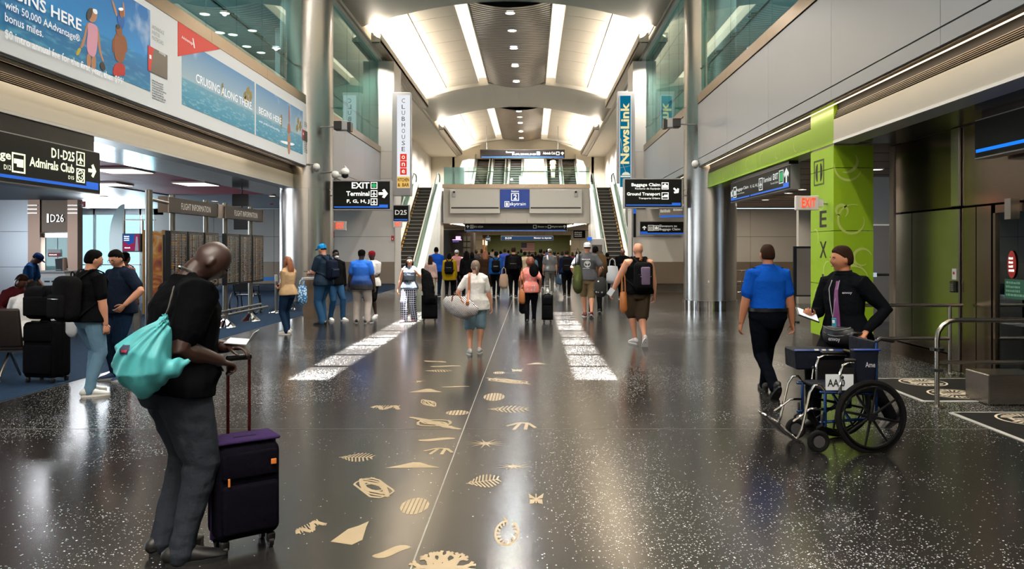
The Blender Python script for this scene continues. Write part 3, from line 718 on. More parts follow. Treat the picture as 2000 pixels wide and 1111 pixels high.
b=B(); b.bb(-6,5.4,66.2,90,3.5,3.6); b.build('ceiling_corridor',CEIL,kind='structure')
b=B(); b.bb(-6,5.4,88,88.2,0,4); b.build('wall_corridor_end',pm('green_wall','#8d9a62',.6),kind='structure')
# shop fronts of the corridor
for k,(x,y,c) in enumerate(((-5.4,70,'#3c5f86'),(-5.3,76,'#a9432e'),(-5.2,81,'#c49a62'),(4.6,69,'#6c4630'),(4.5,74,'#7b8f3a'),(4.5,79,'#c78d4c'))):
    o=empty('shop_front',(x,y,0),['blue lit shop bay at the left of the far corridor','red shop bay at the left of the far corridor','tan shop bay deepest on the left of the far corridor','brown shop bay first on the right of the far corridor','olive shop bay at the right of the far corridor','orange lit shop bay deepest on the right of the far corridor'][k],'shop')
    sg=1 if x<0 else -1
    b=B(); b.bb(x-.3,x+.3,y,y+3.6,0,2.9); b.build('wall',pm('shop%d'%k,c,.6),o)
    b=B(); b.bb(x+sg*.3,x+sg*.36,y+.2,y+3.4,2.2,2.7); b.build('sign_band',emis('shop_glow%d'%(k%3),['#dfeaff','#ffd9a8','#fff2d8'][k%3],1.6),o)
    b=B(); b.bb(x+sg*.3,x+sg*.34,y+.4,y+1.6,.3,2.0); b.build('display',pm('shop_disp','#574639',.4,var=.5,vs=5),o)
# dark media shop left of the opening
o=empty('kiosk',(-6,62,0),'dark brown kiosk with a black screen at the left of the far passage','kiosk')
b=B(); b.bb(wx(878,58),wx(925,58),58,60,0,3.0); b.build('cabinet',pm('dark_brown','#2e231c',.5),o)
b=B(); b.bb(wx(883,58),wx(903,58),57.9,58,1.5,2.85); b.build('screen',BLACK,o)
fr=frame((wx(884,58),57.88,2.35),XP,ZP); b=B(); b.prism(rect(.25,.12,.62,.36),fr,0,.01); b.prism(rect(0,.06,.7,.12),fr,0,.01); b.build('screen_bar',emis('screen_pink','#e9b8f2',1.6),o); scrawl(fr,(.02,-.1,.62,.0),1,emis('screen_violet','#8a6bd8',1),o)
for i in range(4):
    for j in range(2):
        b=B(); b.bb(wx(905,58)+j*.3,wx(905,58)+j*.3+.24,57.85,57.95,1.0+i*.45,1.35+i*.45); b.build('shelf_bay',pm('bay','#4a4a40',.5),o)
# flag on the green wall
o=empty('flag',(0,87.9,0),'american flag hanging on the green wall at the end of the corridor','flag')
fr=frame((wx(1018,87.8),87.9,wz(493,87.8)),XP,ZP); W_=26*87.8/1500; H_=19*87.8/1500
for i in range(13):
    b=B(); b.prism(rect(0,H_*i/13,W_,H_*(i+1)/13),fr,0,.02); b.build('stripe',pm('flag_red','#a83440',.7) if i%2==0 else pm('flag_white','#e8e2dc',.7),o)
b=B(); b.prism(rect(0,H_*6/13,W_*.42,H_),fr,0,.03); b.build('canton',pm('flag_blue','#27324f',.7),o)
b=B()
for i in range(5):
    for j in range(4): b.prism(oval(W_*(.05+.08*i),H_*(.53+.12*j),.025,.025,5),fr,.03,.035)
b.build('stars',pm('flag_white','#e8e2dc'),o)
# ---------------------------------------------------------------- upper end wall and station escalators
ew=empty('wall_end',(HC,64,Z2),kind='structure')
YE=64
b=B(); fr=frame((0,YE,0),XP,ZP)
x0,x1,zt=wx(897,YE),wx(1145,YE),wz(310,YE); c=.75
b.prism([(-8.4,Z2),(x0,Z2),(x0,zt-c),(x0+c*.35,zt-c*.2),(x0+c,zt),(HC,zt),(HC,11.4),(-8.4,11.4)],fr,-.2,0)
b.prism([(6.2,Z2),(x1,Z2),(x1,zt-c),(x1-c*.35,zt-c*.2),(x1-c,zt),(HC,zt),(HC,11.4),(6.2,11.4)],fr,-.2,0)
b.build('panel',pm('end_white','#e4dcca',.6),ew)
b=B(); b.bb(-6.4,5,YE+.2,80,14,14.1); b.bb(-6.6,-6.4,YE,80,5,14); b.bb(5,5.2,YE,80,5,14); b.bb(-6.6,5.2,79,79.2,5,14); b.build('wall_station',TRIMW,kind='structure')
area('station_lamp',(HC,68,12.5),8,8,9000,(1,.97,.92),(0,0,-1))
STEP=pm('step_metal','#8b8781',.5,metal=.6,var=.1)
def escalator(label,xa,xb,y0,z0,z1,deck=.3,inner=None,group=None,handm=None,gl=None,nstep=None,clad=True,deckm=None,yel=True):
    e=empty('escalator',((xa+xb)/2,y0,z0),label,'escalator',group)
    run=.4; rise=run*math.tan(math.radians(30)); n=int((z1-z0)/rise)
    for i in range(n+1):
        y=y0+i*run; z=z0+(i+1)*rise
        b=B(); b.bb(xa,xb,y,y+run+.02,z-.035,z); st_=b.build('step',STEP,e); b=B(); b.bb(xa,xb,y+.05,y+.08,z-rise,z-.035); b.build('riser',pm('riser_dark','#2b2825',.5,metal=.4),st_)
    d=V((0,math.cos(PI/6),math.sin(PI/6))); L=(z1-z0)/math.sin(PI/6)
    nrm=V((0,-math.sin(PI/6),math.cos(PI/6)))
    for sg,x in ((-1,xa),(1,xb)):
        p=[V((x,y0,z0)),V((x,y0+L*d.y,z1))]
        def slope(dx0,dx1,h0,h1,nm,m,ex=0):
            vs=[]
            for q in (p[0]-d*ex*.0,p[1]):
                for dx in (dx0,dx1):
                    for h in (h0,h1): vs.append((x+sg*dx,q.y,q.z+h))
            bb_=B(); bb_.add(vs,[(0,1,3,2),(4,6,7,5),(0,4,5,1),(2,3,7,6),(0,2,6,4),(1,5,7,3)]); return bb_.build(nm,m,e)
        slope(.0,.03,.0,.34,'skirt',STEELD)
        if yel: slope(-.05,-.0,.06,.12,'brush_line',YEL)
        slope(.03,deck,.30,.36,'deck',deckm or CREAM)
        slope(deck*.45,deck*.45+.02,.36,1.0,'balustrade',gl or GLASSG)
        hx=x+sg*(deck*.45+.01)
        pts=[V((hx,y0-.9,z0+.55)),V((hx,y0-1.05,z0+.8)),V((hx,y0-.85,z0+1.02)),V((hx,y0-.1,z0+1.06)),V((hx,p[1].y,z1+1.06)),V((hx,p[1].y+.9,z1+1.06)),V((hx,p[1].y+1.15,z1+.85)),V((hx,p[1].y+1.0,z1+.6))]
        b=B(); b.loft(pts,[.045]*8,8); b.build('handrail',handm or HAND,e,smooth=True)
        b=B(); b.bb(hx-.01,hx+.01,y0-.95,y0,z0+.3,z0+1.0); b.bb(hx-.01,hx+.01,p[1].y,p[1].y+1.05,z1+.3,z1+1.0); b.build('balustrade',gl or GLASSG,e)
        if clad:
            fr=frame((x+sg*deck,0,0),YP,ZP); n_=6
            for k in range(n_):
                ya=y0+(p[1].y-y0)*k/n_; yb=y0+(p[1].y-y0)*(k+1)/n_; za=z0+(z1-z0)*k/n_+.33; zb=z0+(z1-z0)*(k+1)/n_+.33
                b=B(); b.prism([(ya+.01,z0),(yb-.01,z0),(yb-.01,zb),(ya+.01,za)],fr,-.03*sg if sg>0 else 0,0 if sg>0 else .03); b.build('cladding',pm('clad','#d7d2c6',.4),e)
    b=B(); b.bb(xa,xb,y0-1.2,y0,z0,z0+.012); b.build('landing_plate',STEEL,e)
    return e
escalator('long moving escalator left of the footbridge, beside the gate number sign',-7.4,-6.5,40.7,0,Z2,deck=.72)
escalator('long moving escalator right of the footbridge, beside the teal sign',4.25,5.15,40.7,0,Z2,deck=.5)
for k,(pa,pb) in enumerate(((926,949),(961,982),(995,1016),(1071,1093),(1103,1126))):
    escalator(['first','second','third','fourth','fifth'][k]+' from left of the five station escalators rising behind the glass rail',wx(pa,60),wx(pb,60),59,Z2,10.6,deck=.28,deckm=TRIMW,gl=TRIMW,handm=CASE,clad=False,yel=False,group='station escalators')
o=empty('stairs',(0,59,Z2),kind='structure')
for i in range(16):
    b=B(); b.bb(wx(1022,60),wx(1062,60),59+i*.3,59.3+i*.3,Z2,Z2+.16*(i+1)); b.build('stair_step',CT,o)
# information pylon on the bridge
o=empty('info_stand',(wx(1021,58),57,Z2),'framed white directory stand on the footbridge landing','stand')
b=B(); b.bb(wx(1014,57),wx(1028,57),57,57.1,Z2,Z2+1.5); b.build('frame',TRIMW,o); b=B(); b.bb(wx(1015,57)+.02,wx(1027,57)-.02,56.96,57,Z2+.4,Z2+1.4); b.build('panel',pm('map','#8fb0bd',.5,var=.3,vs=8),o)
# ---------------------------------------------------------------- signs
def lightbox(name,label,o,ux,W,H,depth,m=SIGN,case=CASE,blue=None,cat='sign',rim=.03,top=None):
    fr=frame(o,ux,ZP); r=empty(name,V(o)+V(ux)*W/2,label,cat)
    b=B(); b.prism(rect(-rim,-rim,W+rim,H+rim),fr,-depth,-.01); b.build('case',case,r)
    b=B(); b.prism(rect(0,0,W,H),fr,-.02,0); b.build('face',m,r)
    if blue:
        b=B()
        for q in blue: b.prism(rect(*q),fr,0,.004)
        b.build('blue_bar',BLUE,r)
    return r,fr
# EXIT / Terminal sign (left column)
Y=21.3; sc_=Y/FPX
def pxf(x0,y1,Y):  # frame origin from lower-left pixel; units in px
    o=(wx(x0,Y),Y,wz(y1,Y)); s=Y/FPX; f=frame(o,XP,ZP); return (lambda u,v,w=0: f(u*s,v*s,w)),s
r,fr=lightbox('hanging_sign','black sign reading EXIT, Terminal, F G H J, fixed to the left column',(wx(650.5,Y),Y,wz(408,Y)),XP,111*sc_,54*sc_,.28,blue=[(2*sc_,2.5*sc_,90*sc_,5*sc_),(90*sc_,2.5*sc_,107*sc_,8.5*sc_)])
F_,s=pxf(650.5,408,Y)
text('EXIT',F_,(36.5,40,71,52),WHT,r,bold=.02); text('Terminal',F_,(26,25.5,71,34.5),WHT,r,bold=.02); text('F, G, H, J',F_,(27,10,71,18.5),WHT,r,bold=.02)
b=B()
for v in (46,30,14): ringbox(b,F_,80,v,13,1.3,0,.004)
plane_icon(b,F_,80,30,11,0,.004); plane_icon(b,F_,80,14,11,0,.004); arrow(b,F_,98,30,18,0); b.build('pictogram',WHT,r)
b=B(); b.prism(oval(80,46,4.3,4.3,16),F_,0,.004); b.build('pictogram',pm('sign_green','#0f8a4c',.5,emit=.6),r)
# Baggage claim sign (right column)
Y=21.3; r,fr=lightbox('hanging_sign','black sign reading Baggage Claim and Ground Transport, fixed to the right column',(wx(1220.5,Y),Y,wz(404,Y)),XP,111*sc_,54*sc_,.28,blue=[(2*sc_,2.5*sc_,92*sc_,4.7*sc_),(92*sc_,2.5*sc_,109*sc_,8*sc_)])
F_,s=pxf(1220.5,404,Y)
text('Baggage Claim',F_,(13,38.5,69,46.5),WHT,r,bold=.02); text('Reclamo de Equipaje',F_,(20,33,69,37.5),WHT,r)
text('Ground Transport',F_,(4,20.5,69,28.5),WHT,r,bold=.02); text('Transporte Urbano',F_,(27,14,69,18.8),WHT,r)
b=B(); ringbox(b,F_,78.5,41,13.5,1.2,0,.004); ringbox(b,F_,78.5,21.5,13.5,1.2,0,.004)
b.prism(rect(74,37,83,42.5),F_,0,.004); b.prism(rect(76.5,42.5,80.5,45),F_,0,.004); b.prism([(73.5,19),(84,19),(84,24),(77,24),(76,21.5),(73.5,21)],F_,0,.004)
arrow(b,F_,100,32,13,-PI/4); b.build('pictogram',WHT,r)
# gate number sign
Y=31.2; s=Y/FPX; r,fr=lightbox('gate_sign','small black gate sign reading D25 below the vertical restaurant sign',(wx(768.5,Y),Y,wz(431.5,Y)),XP,29*s,30*s,.25,blue=[(1.5*s,1.5*s,27.5*s,3.8*s)])
F_,s=pxf(768.5,431.5,Y); text('D25',F_,(3,12,26,21.5),pm('sign_grey','#c9c8c2',.5,emit=.6),r,bold=.015)
# vertical Clubhouse sign
Y=31.0; s=Y/FPX; r=empty('pylon_sign',(wx(785,Y),Y,4),'tall narrow white restaurant sign with red squares hanging vertically','sign')
b=B(); b.bb(wx(766,Y),wx(802,Y),Y+.02,Y+.4,wz(382,Y),wz(180,Y)); b.build('case',CASE,r,bevel=.01)
F_,s=pxf(775.5,367,Y); b=B(); b.prism(rect(0,0,25,181),F_,-.02,.012); b.build('face',emis('sign_face_white','#e9edf2',1.0),r)
INK=pm('ink_black','#15130f',.6); OR=pm('sign_red','#e0301c',.5,emit=.35)
for i,ch in enumerate('CLUBHOUSE'): text(ch,F_,(9.3,166-i*11.8,15.8,174.5-i*11.8),INK,r,w=.016)
for i,ch in enumerate('one'):
    b=B(); b.prism(rect(6,53.5-i*13.9,19,66.5-i*13.9),F_,.01,.016); b.build('red_square',OR,r); text(ch,F_,(9.5,56.5-i*13.9,15.5,63-i*13.9),WHT,r,w=.02)
b=B(); b.prism(rect(.3,.3,24.7,22),F_,.01,.016); b.build('yellow_foot',pm('sign_amber','#eabb5e',.5,emit=.5),r)
text('KITCHEN',F_,(1.5,12.5,23.5,19.5),INK,r,w=.02,bold=.02); text('&  BAR',F_,(1.5,2.5,23.5,9.5),INK,r,w=.02,bold=.02)
# vertical teal sign
r=empty('pylon_sign',(wx(1221,Y),Y,4),'tall narrow teal news shop sign with sideways cream lettering','sign')
b=B(); b.bb(wx(1206,Y),wx(1240,Y),Y+.02,Y+.4,wz(357,Y),wz(178,Y)); b.build('case',CASE,r,bevel=.01)
TEAL=emis('sign_teal','#0f6e8e',.9); F_,s=pxf(1210,366,Y)
b=B(); b.prism(rect(0,0,22.5,180),F_,-.02,.01); b.build('face_edge',emis('sign_face_white','#e9edf2',1.0),r)
b=B(); b.prism(rect(.8,.8,21.7,179),F_,.01,.014); b.build('face',TEAL,r)
fo=V(F_(0,0)); fr2=frame(fo,ZP,-XP); ss=s
G_=lambda u,v,w=0: fo+V(((22.5-v)*ss,-w,u*ss))
text('NewsLink',G_,(46,3.5,165,20.5),emis('sign_cream','#f0e0a0',1.0),r,w=.024,bold=.03)
b=B(); b.prism(oval(12.5,24,8,6,18,0,PI),F_,.014,.02); b.prism(rect(2,20,21,23),F_,.014,.02); b.build('emblem',emis('sign_pale','#e6ead0',.9),r)
b=B(); 
for q in (((1,38),(21,42)),((6,45),(14,24)),((2,95),(8,46))):
    (a,c),(d_,e_)=q; b.prism([(a,c),(d_,e_),(d_+.6,e_+.6),(a+.6,c+.6)],F_,.014,.018)
b.build('line',WDIM,r)
# skytrain sign on the bridge
Y=YB-.4; s=Y/FPX; r,fr=lightbox('station_sign','blue sign reading Station 2 skytrain on the footbridge',(wx(977.5,Y),Y,wz(406,Y)),XP,56*s,35.5*s,.3,m=pm('station_blue','#0e3584',.5,emit=.2,ecol='#1243a8'),case=pm('station_case','#0f3580',.4))
F_,s=pxf(977.5,406,Y); text('Station',F_,(21,31,36,34.5),WHT,r,w=.012); text('2',F_,(25.5,16.5,32,26.5),WHT,r,w=.012,bold=.02); text('skytrain',F_,(18,3,49.5,11),WHT,r,w=.012)
b=B(); ringbox(b,F_,28.5,21.5,15,1.2,.005,.012); ringbox(b,F_,12.5,7.5,9,.9,.005,.012,11); b.prism([(10.5,4),(14.5,4),(14,10.5),(11,10.5)],F_,.005,.012); b.build('pictogram',WHT,r)
# high sign over the station escalators
Y=57; s=Y/FPX; r,fr=lightbox('hanging_sign','long dark sign hanging high above the glass rail, pointing to the gates',(wx(938.5,Y),Y,wz(307.5,Y)),XP,164*s,15*s,.2,m=pm('sign_brown','#140f0b',.6,spec=.1),case=DARK,blue=[(2*s,.3*s,162*s,1.6*s)])
F_,s=pxf(938.5,307.5,Y); text('Elevators to',F_,(50,9,66,12),WHT,r); text('D1-D19, D30-D60, E1-E20',F_,(62,4,108,8),WHT,r); text('Admirals Club',F_,(122,6,146,11),WDIM,r)
b=B(); ringbox(b,F_,113,8,6.5,.8,0,.01); plane_icon(b,F_,113,8,5.5,0,.01); ringbox(b,F_,151,8,6.5,.8,0,.01); arrow(b,F_,160,8,6,PI/2); b.build('pictogram',WHT,r)
# sign under the bridge
Y=50.3; s=Y/FPX; r,fr=lightbox('hanging_sign','long black sign under the footbridge reading D1-D24 and Elevator to skytrain',(wx(908.5,Y),Y,wz(450.5,Y)),XP,198.5*s,14*s,.2,blue=[(2*s,.3*s,196*s,1.6*s)])
F_,s=pxf(908.5,450.5,Y); text('D1-D24',F_,(17.5,6,35,9.5),WDIM,r); text('Elevator to',F_,(142,6.5,160,9.5),WDIM,r); text('skytrain',F_,(168,5.5,190,10),WDIM,r)
b=B(); arrow(b,F_,5,8,6,PI/2); ringbox(b,F_,13,8,6.5,.8,0,.01); plane_icon(b,F_,13,8,5.5,0,.01); ringbox(b,F_,136,8,6.5,.8,0,.01); ringbox(b,F_,164.5,8,6,.8,0,.01); arrow(b,F_,194,8,6,PI/2); b.build('pictogram',WDIM,r)
# small sign right, sign 2nd wall, far signs
Y=64.5; r,fr=lightbox('hanging_sign','small black sign on the cream tiles right of the far passage',(wx(1120,Y),Y,wz(465,Y)),XP,23*Y/FPX,15*Y/FPX,.1); F_,s=pxf(1120,465,Y); scrawl(F_,(2,2,21,13),3,WDIM,r)
Y=70; r,fr=lightbox('hanging_sign','blue and black sign hanging inside the far passage before the green wall',(wx(979,Y),Y,wz(469,Y)),XP,101*Y/FPX,8*Y/FPX,.1,m=pm('far_blue','#12335a',.4,emit=.3)); F_,s=pxf(979,469,Y); text('D1-D19',F_,(8,2,20,6),WHT,r); text('Elevator to skytrain',F_,(64,2,98,6),WHT,r)
Y=72; r,fr=lightbox('hanging_sign','small blue gate sign at the left edge of the far passage',(wx(949,Y),Y,wz(470,Y)),XP,8*Y/FPX,7*Y/FPX,.1,m=pm('far_blue','#12335a')); F_,s=pxf(949,470,Y); text('D24',F_,(1,2,7,5),WHT,r)
# elevators sign on right wall
Y=31.2; s=Y/FPX; r,fr=lightbox('wall_sign','wide black sign on the cream wall reading Elevators to Baggage Claim',(wx(1250.5,Y),Y,wz(457,Y)),XP,86*s,24*s,.12,blue=[(0,0,14*s,5*s),(14*s,0,86*s,2.5*s)])
F_,s=pxf(1250.5,457,Y); text('Elevators to\nBaggage Claim',F_,(37.5,6,78,18),pm('sign_grey','#c9c8c2'),r,bold=.01)
b=B(); arrow(b,F_,8,12,8,PI/2); ringbox(b,F_,20.5,12,11,1,0,.005); ringbox(b,F_,31.5,12,10,1,0,.005); b.prism(rect(28.5,9,34.5,13.5),F_,0,.005); b.prism(rect(30,13.5,33,15),F_,0,.005)
for u in (18,20.5,23): b.prism(rect(u-.6,8,u+.6,15),F_,0,.005)
b.build('pictogram',pm('sign_grey','#c9c8c2'),r)
# vertical dark strip sign & red alarm
Y=31.0; r,fr=lightbox('wall_sign','narrow vertical blue and black sign on the pier right of the escalator',(wx(1237,Y),Y,wz(463,Y)),XP,5*Y/FPX,56*Y/FPX,.08,blue=[(0,.95,5*Y/FPX,56*Y/FPX)])
# ghost sign hanging obliquely behind (seen under the baggage sign)
fr=frame((wx(1287,26),26,2.75),V((.9,-.45,0)).normalized(),ZP); r=empty('hanging_sign',(4.3,26,3),'grey slanted sign behind the baggage claim sign','sign')
b=B(); b.prism([(0,0),(.95,0),(.95,.6),(0,.6)],fr,-.1,0); b.build('case',pm('taupe','#6f655c',.5),r); scrawl(fr,(.05,.15,.4,.5),2,WDIM,r,seed=4); scrawl(fr,(.5,.2,.9,.5),2,WDIM,r,seed=5)
b=B(); b.prism(rect(.03,.03,.92,.09),fr,0,.004); b.build('blue_bar',BLUE,r)
# big left hanging sign
def hsign(label,x,y_first,y_last,z0,z1,ux,depth=.28):
    L=abs(y_last-y_first); return lightbox('hanging_sign',label,(x,y_first,z0),ux,L,z1-z0,depth,rim=.015)+(L,)
XSG=-6.5
r,fr,L=hsign('large black sign hanging under the left beam reading D1-D25 and Admirals Club',XSG,7.9,11.57,2.53,3.13,YP)
yy=lambda px: -XSG*FPX/(VPX-px)-7.9
b=B(); b.prism(rect(0,.045,yy(168),.085),fr,0,.005); b.prism(rect(yy(168),.045,L-.05,.15),fr,0,.005); b.build('blue_bar',BLUE,r)
CRM=pm('sign_cream_ink','#e9f0cf',.5,emit=.85,ecol='#e9f0cf')
text('D1-D25',fr,(yy(100),.40,yy(145),.535),CRM,r,bold=.02); text('Admirals Club',fr,(yy(57),.235,yy(144.5),.36),CRM,r,bold=.02); text('D15',fr,(yy(133),.145,yy(144),.195),CRM,r,bold=.01)
text('Lounge',fr,(yy(-52),.24,yy(21),.38),CRM,r,bold=.02); text('D12',fr,(yy(7),.145,yy(21),.205),CRM,r,bold=.01)
b=B(); ringbox(b,fr,(yy(25)+yy(47))/2,.25,.25,.02,0,.005); b.prism(rect(yy(27),.24,yy(45),.30),fr,0,.005); b.prism(rect(yy(33),.20,yy(45),.24),fr,0,.005)
cu_=(yy(149)+yy(165))/2; ringbox(b,fr,cu_,.46,.2,.016,0,.005); plane_icon(b,fr,cu_,.46,.17,0,.005); ringbox(b,fr,cu_,.22,.2,.016,0,.005)
b.torus(fr(cu_,.22,.003),XP,.075,.008,20,4,flat=.3)
for k in range(5): a=k*2*PI/5; b.prism(oval(cu_+.04*math.cos(a),.22+.04*math.sin(a),.014,.014,6),fr,0,.005)
arrow(b,fr,(yy(172)+yy(188))/2,.32,.2,0); b.build('pictogram',CRM,r)
b=B(); b.bb(XSG-.3,XSG-.02,7.9,11.45,3.14,ZS+.01); b.build('hanger',SOFFR,r)
# right hanging sign
XSG2=4.85
r,fr,L=hsign('dark sign under the green beam reading Baggage Claim and Terminal EXIT with a white arrow',XSG2,18.7,14.42,2.84,3.28,-YP,.19)
yz=lambda px: 18.7-XSG2*FPX/(px-VPX)
b=B(); b.prism(rect(.05,.03,.3,.1),fr,0,.005); b.prism(rect(.3,.03,yz(1464),.06),fr,0,.005); b.prism(rect(yz(1466),.03,yz(1530),.06),fr,0,.005); b.prism(rect(yz(1530),.03,L-.05,.12),fr,0,.005); b.build('blue_bar',BLUE,r)
GRYI=pm('sign_pale_ink','#c3cbc9',.5,emit=.5)
text('Baggage Claim',fr,(yz(1438.5),.2,yz(1462),.29),GRYI,r,bold=.01); text('Reclamo de Equipaje',fr,(yz(1439),.13,yz(1454),.17),GRYI,r); text('F, G, H, J',fr,(yz(1466),.19,yz(1481.5),.27),GRYI,r,bold=.01)
text('Terminal',fr,(yz(1491),.24,yz(1507),.34),GRYI,r,bold=.01); text('EXIT',fr,(yz(1510),.24,yz(1520),.36),GRYI,r,bold=.03); text('Terminal Salida',fr,(yz(1505),.16,yz(1520),.2),GRYI,r)
b=B(); ringbox(b,fr,yz(1435.5),.21,.26,.02,0,.005,.26); ringbox(b,fr,yz(1486),.23,.26,.02,0,.005,.26); plane_icon(b,fr,yz(1486),.23,.2,0,.005); ringbox(b,fr,yz(1526),.26,.26,.02,0,.005); arrow(b,fr,yz(1536),.26,.28,PI/2); arrow(b,fr,yz(1429.5),.2,.2,-PI*.7); b.prism(rect(yz(1434.3),.13,yz(1436.8),.25),fr,0,.005); b.build('pictogram',GRYI,r)
b=B(); b.prism(rect(yz(1526)-.08,.17,yz(1526)+.08,.35),fr,0,.005); b.build('pictogram',MATS['sign_green'],r)
b=B(); b.bb(4.86,5.04,14.5,18.6,3.29,ZS+.01); b.build('hanger',SOFFR,r)
# far right screen sign
r,fr,L=hsign('black hanging sign with a bright blue bar under the dark soffit at the right edge',5.6,9.7,6.6,2.84,3.30,-YP,.2)
b=B(); b.prism(rect(.03,.06,L-.1,.1),fr,0,.005); b.build('blue_bar',emis('bright_blue','#1f7bf2',1.2),r)
b=B(); b.bb(5.63,5.76,6.7,9.6,3.31,ZS+.01); b.build('hanger',SOFFR,r)
# EXIT boxes
def exitbox(label,px0,py0,px1,py1,Y,word='EXIT',mnt=0):
    s=Y/FPX; r=empty('exit_sign',(wx((px0+px1)/2,Y),Y,wz(py1,Y)),label,'exit sign')
    b=B(); b.rbox((wx((px0+px1)/2,Y),Y+.05,wz((py0+py1)/2,Y)),((px1-px0)*s,.08,(py1-py0)*s),.01); b.build('housing',TRIMW,r)
    if mnt: b=B(); b.box((wx(px1 if mnt>0 else px0,Y)+mnt*.03,Y+.06,wz((py0+py1)/2,Y)),(.1,.07,.12)); b.build('mount',TRIMW,r)
    F_,_=pxf(px0,py1,Y); text(word,F_,((px1-px0)*.24,(py1-py0)*.2,(px1-px0)*.84,(py1-py0)*.84),emis('exit_red','#ff4a22',1.6),r,w=.016,bold=.01)
exitbox('white exit box with red letters on the green pillar',1555,382,1600,410,12.3,mnt=1)
exitbox('white exit box beside the left column under the black terminal sign',650,432,675.5,450,22.3,mnt=-1)
exitbox('small exit box under the black gate number sign',768,432,785,444,31.1)
# billboard on the left fascia
bb=empty('billboard',(HL,14,4.5),'long white billboard on the left fascia with blue beach photographs','billboard')
XBB=HL+.05; fr=frame((XBB,0,0),YP,ZP)
yb=lambda px: -XBB*FPX/(VPX-px)
zb_=lambda px,py: CAMZ+(HY-py)*(-XBB)/(VPX-px)
b=B(); b.prism(rect(6.5,ZF+.02,20.86,Z2-.02),fr,-.04,0); b.build('board',pm('board_white','#dfe3e6',.35),bb)
def _sea(top,hor,sea,z0,z1,hz,wave):
    def f(nt,bs):
        N=nt.nodes.new; L=nt.links.new
        tc=N('ShaderNodeTexCoord'); sx=N('ShaderNodeSeparateXYZ'); L(tc.outputs['Object'],sx.inputs[0])
        r1=N('ShaderNodeMapRange'); L(sx.outputs['Z'],r1.inputs[0]); r1.inputs[1].default_value=z0; r1.inputs[2].default_value=z1
        cr=N('ShaderNodeValToRGB'); L(r1.outputs[0],cr.inputs[0]); e=cr.color_ramp.elements
        e[0].position=0; e[0].color=rgb(sea[0]); e[1].position=1; e[1].color=rgb(top)
        for p,c in ((hz*.5,sea[1]),(hz-.01,sea[2]),(hz+.01,hor)): q=e.new(p); q.color=rgb(c)
        mp=N('ShaderNodeMapping'); mp.inputs['Scale'].default_value=(1,1.3,6); L(tc.outputs['Object'],mp.inputs[0])
        n=N('ShaderNodeTexNoise'); n.inputs['Scale'].default_value=wave; n.inputs['Detail'].default_value=6; L(mp.outputs[0],n.inputs['Vector'])
        mr=N('ShaderNodeMapRange'); L(n.outputs['Fac'],mr.inputs[0]); mr.inputs[1].default_value=.52; mr.inputs[2].default_value=.68
        lt=N('ShaderNodeMath'); lt.operation='LESS_THAN'; L(r1.outputs[0],lt.inputs[0]); lt.inputs[1].default_value=hz
        a=N('ShaderNodeMath'); a.operation='MULTIPLY'; L(mr.outputs[0],a.inputs[0]); L(lt.outputs[0],a.inputs[1]); a2=N('ShaderNodeMath'); a2.operation='MULTIPLY'; L(a.outputs[0],a2.inputs[0]); a2.inputs[1].default_value=.55
        mx=N('ShaderNodeMix'); mx.data_type='RGBA'; L(a2.outputs[0],mx.inputs['Factor']); L(cr.outputs[0],mx.inputs['A']); mx.inputs['B'].default_value=rgb(sea[3])
        n2=N('ShaderNodeTexNoise'); n2.inputs['Scale'].default_value=1.1; n2.inputs['Detail'].default_value=5; L(tc.outputs['Object'],n2.inputs['Vector'])
        m2=N('ShaderNodeMapRange'); L(n2.outputs['Fac'],m2.inputs[0]); m2.inputs[1].default_value=.56; m2.inputs[2].default_value=.72; m2.inputs[4].default_value=.8
        g=N('ShaderNodeMath'); g.operation='GREATER_THAN'; L(r1.outputs[0],g.inputs[0]); g.inputs[1].default_value=hz+.02
        gm=N('ShaderNodeMath'); gm.operation='MULTIPLY'; L(g.outputs[0],gm.inputs[0]); L(m2.outputs[0],gm.inputs[1])
        m3=N('ShaderNodeMix'); m3.data_type='RGBA'; L(gm.outputs[0],m3.inputs['Factor']); L(mx.outputs['Result'],m3.inputs['A']); m3.inputs['B'].default_value=rgb('#dfe9f2')
        L(m3.outputs['Result'],bs.inputs['Base Color']); bs.inputs['Roughness'].default_value=.35
        L(m3.outputs['Result'],bs.inputs['Emission Color']); bs.inputs['Emission Strength'].default_value=.05
    return f
S1=nodemat('print_sea',_sea('#0668b0','#2388cc',('#1673a0','#0b66a0','#147cb8','#5fa9c4'),4.2,5.5,.42,3))
S2=nodemat('print_bay',_sea('#3f80b4','#9db6c2',('#24809f','#3c8fae','#5f9bb4','#9fc6d2'),4.2,5.4,.42,4))
P=lambda px,py:(yb(px),zb_(px,py))
b=B(); b.prism([(6.5,4.22),(yb(293),4.22),(yb(293),5.52),(6.5,5.52)],fr,0,.004); b.build('photo_print',S1,bb)
zl,zt_=zb_(355,215),zb_(355,100)
b=B(); b.prism(rect(yb(355),4.23,yb(497),5.38),fr,0,.004); b.build('photo_print',S2,bb)
b=B(); b.prism(rect(yb(500),4.23,yb(591),5.38),fr,0,.004); b.build('photo_print',S2,bb)
RED=pm('print_red','#cf3a34',.4)
b=B(); b.prism([(yb(347),5.63),(yb(347),zb_(347,110)),(yb(430),5.63)],fr,0,.006); b.build('red_flag_print',RED,bb)
WP=pm('print_white','#f2f4f6',.5,emit=.25)
def sheared(s,pa,pb,h,name='lettering',m=WP,bold=.02):
    """lettering along the board from pixel pa (lower left) to pb (lower right), cap height h metres"""
    u0,u1=yb(pa[0]),yb(pb[0]); z=zb_(*pa); text(s,fr,(u0,z,u1,z+h),m,bb,w=.008,bold=bold)
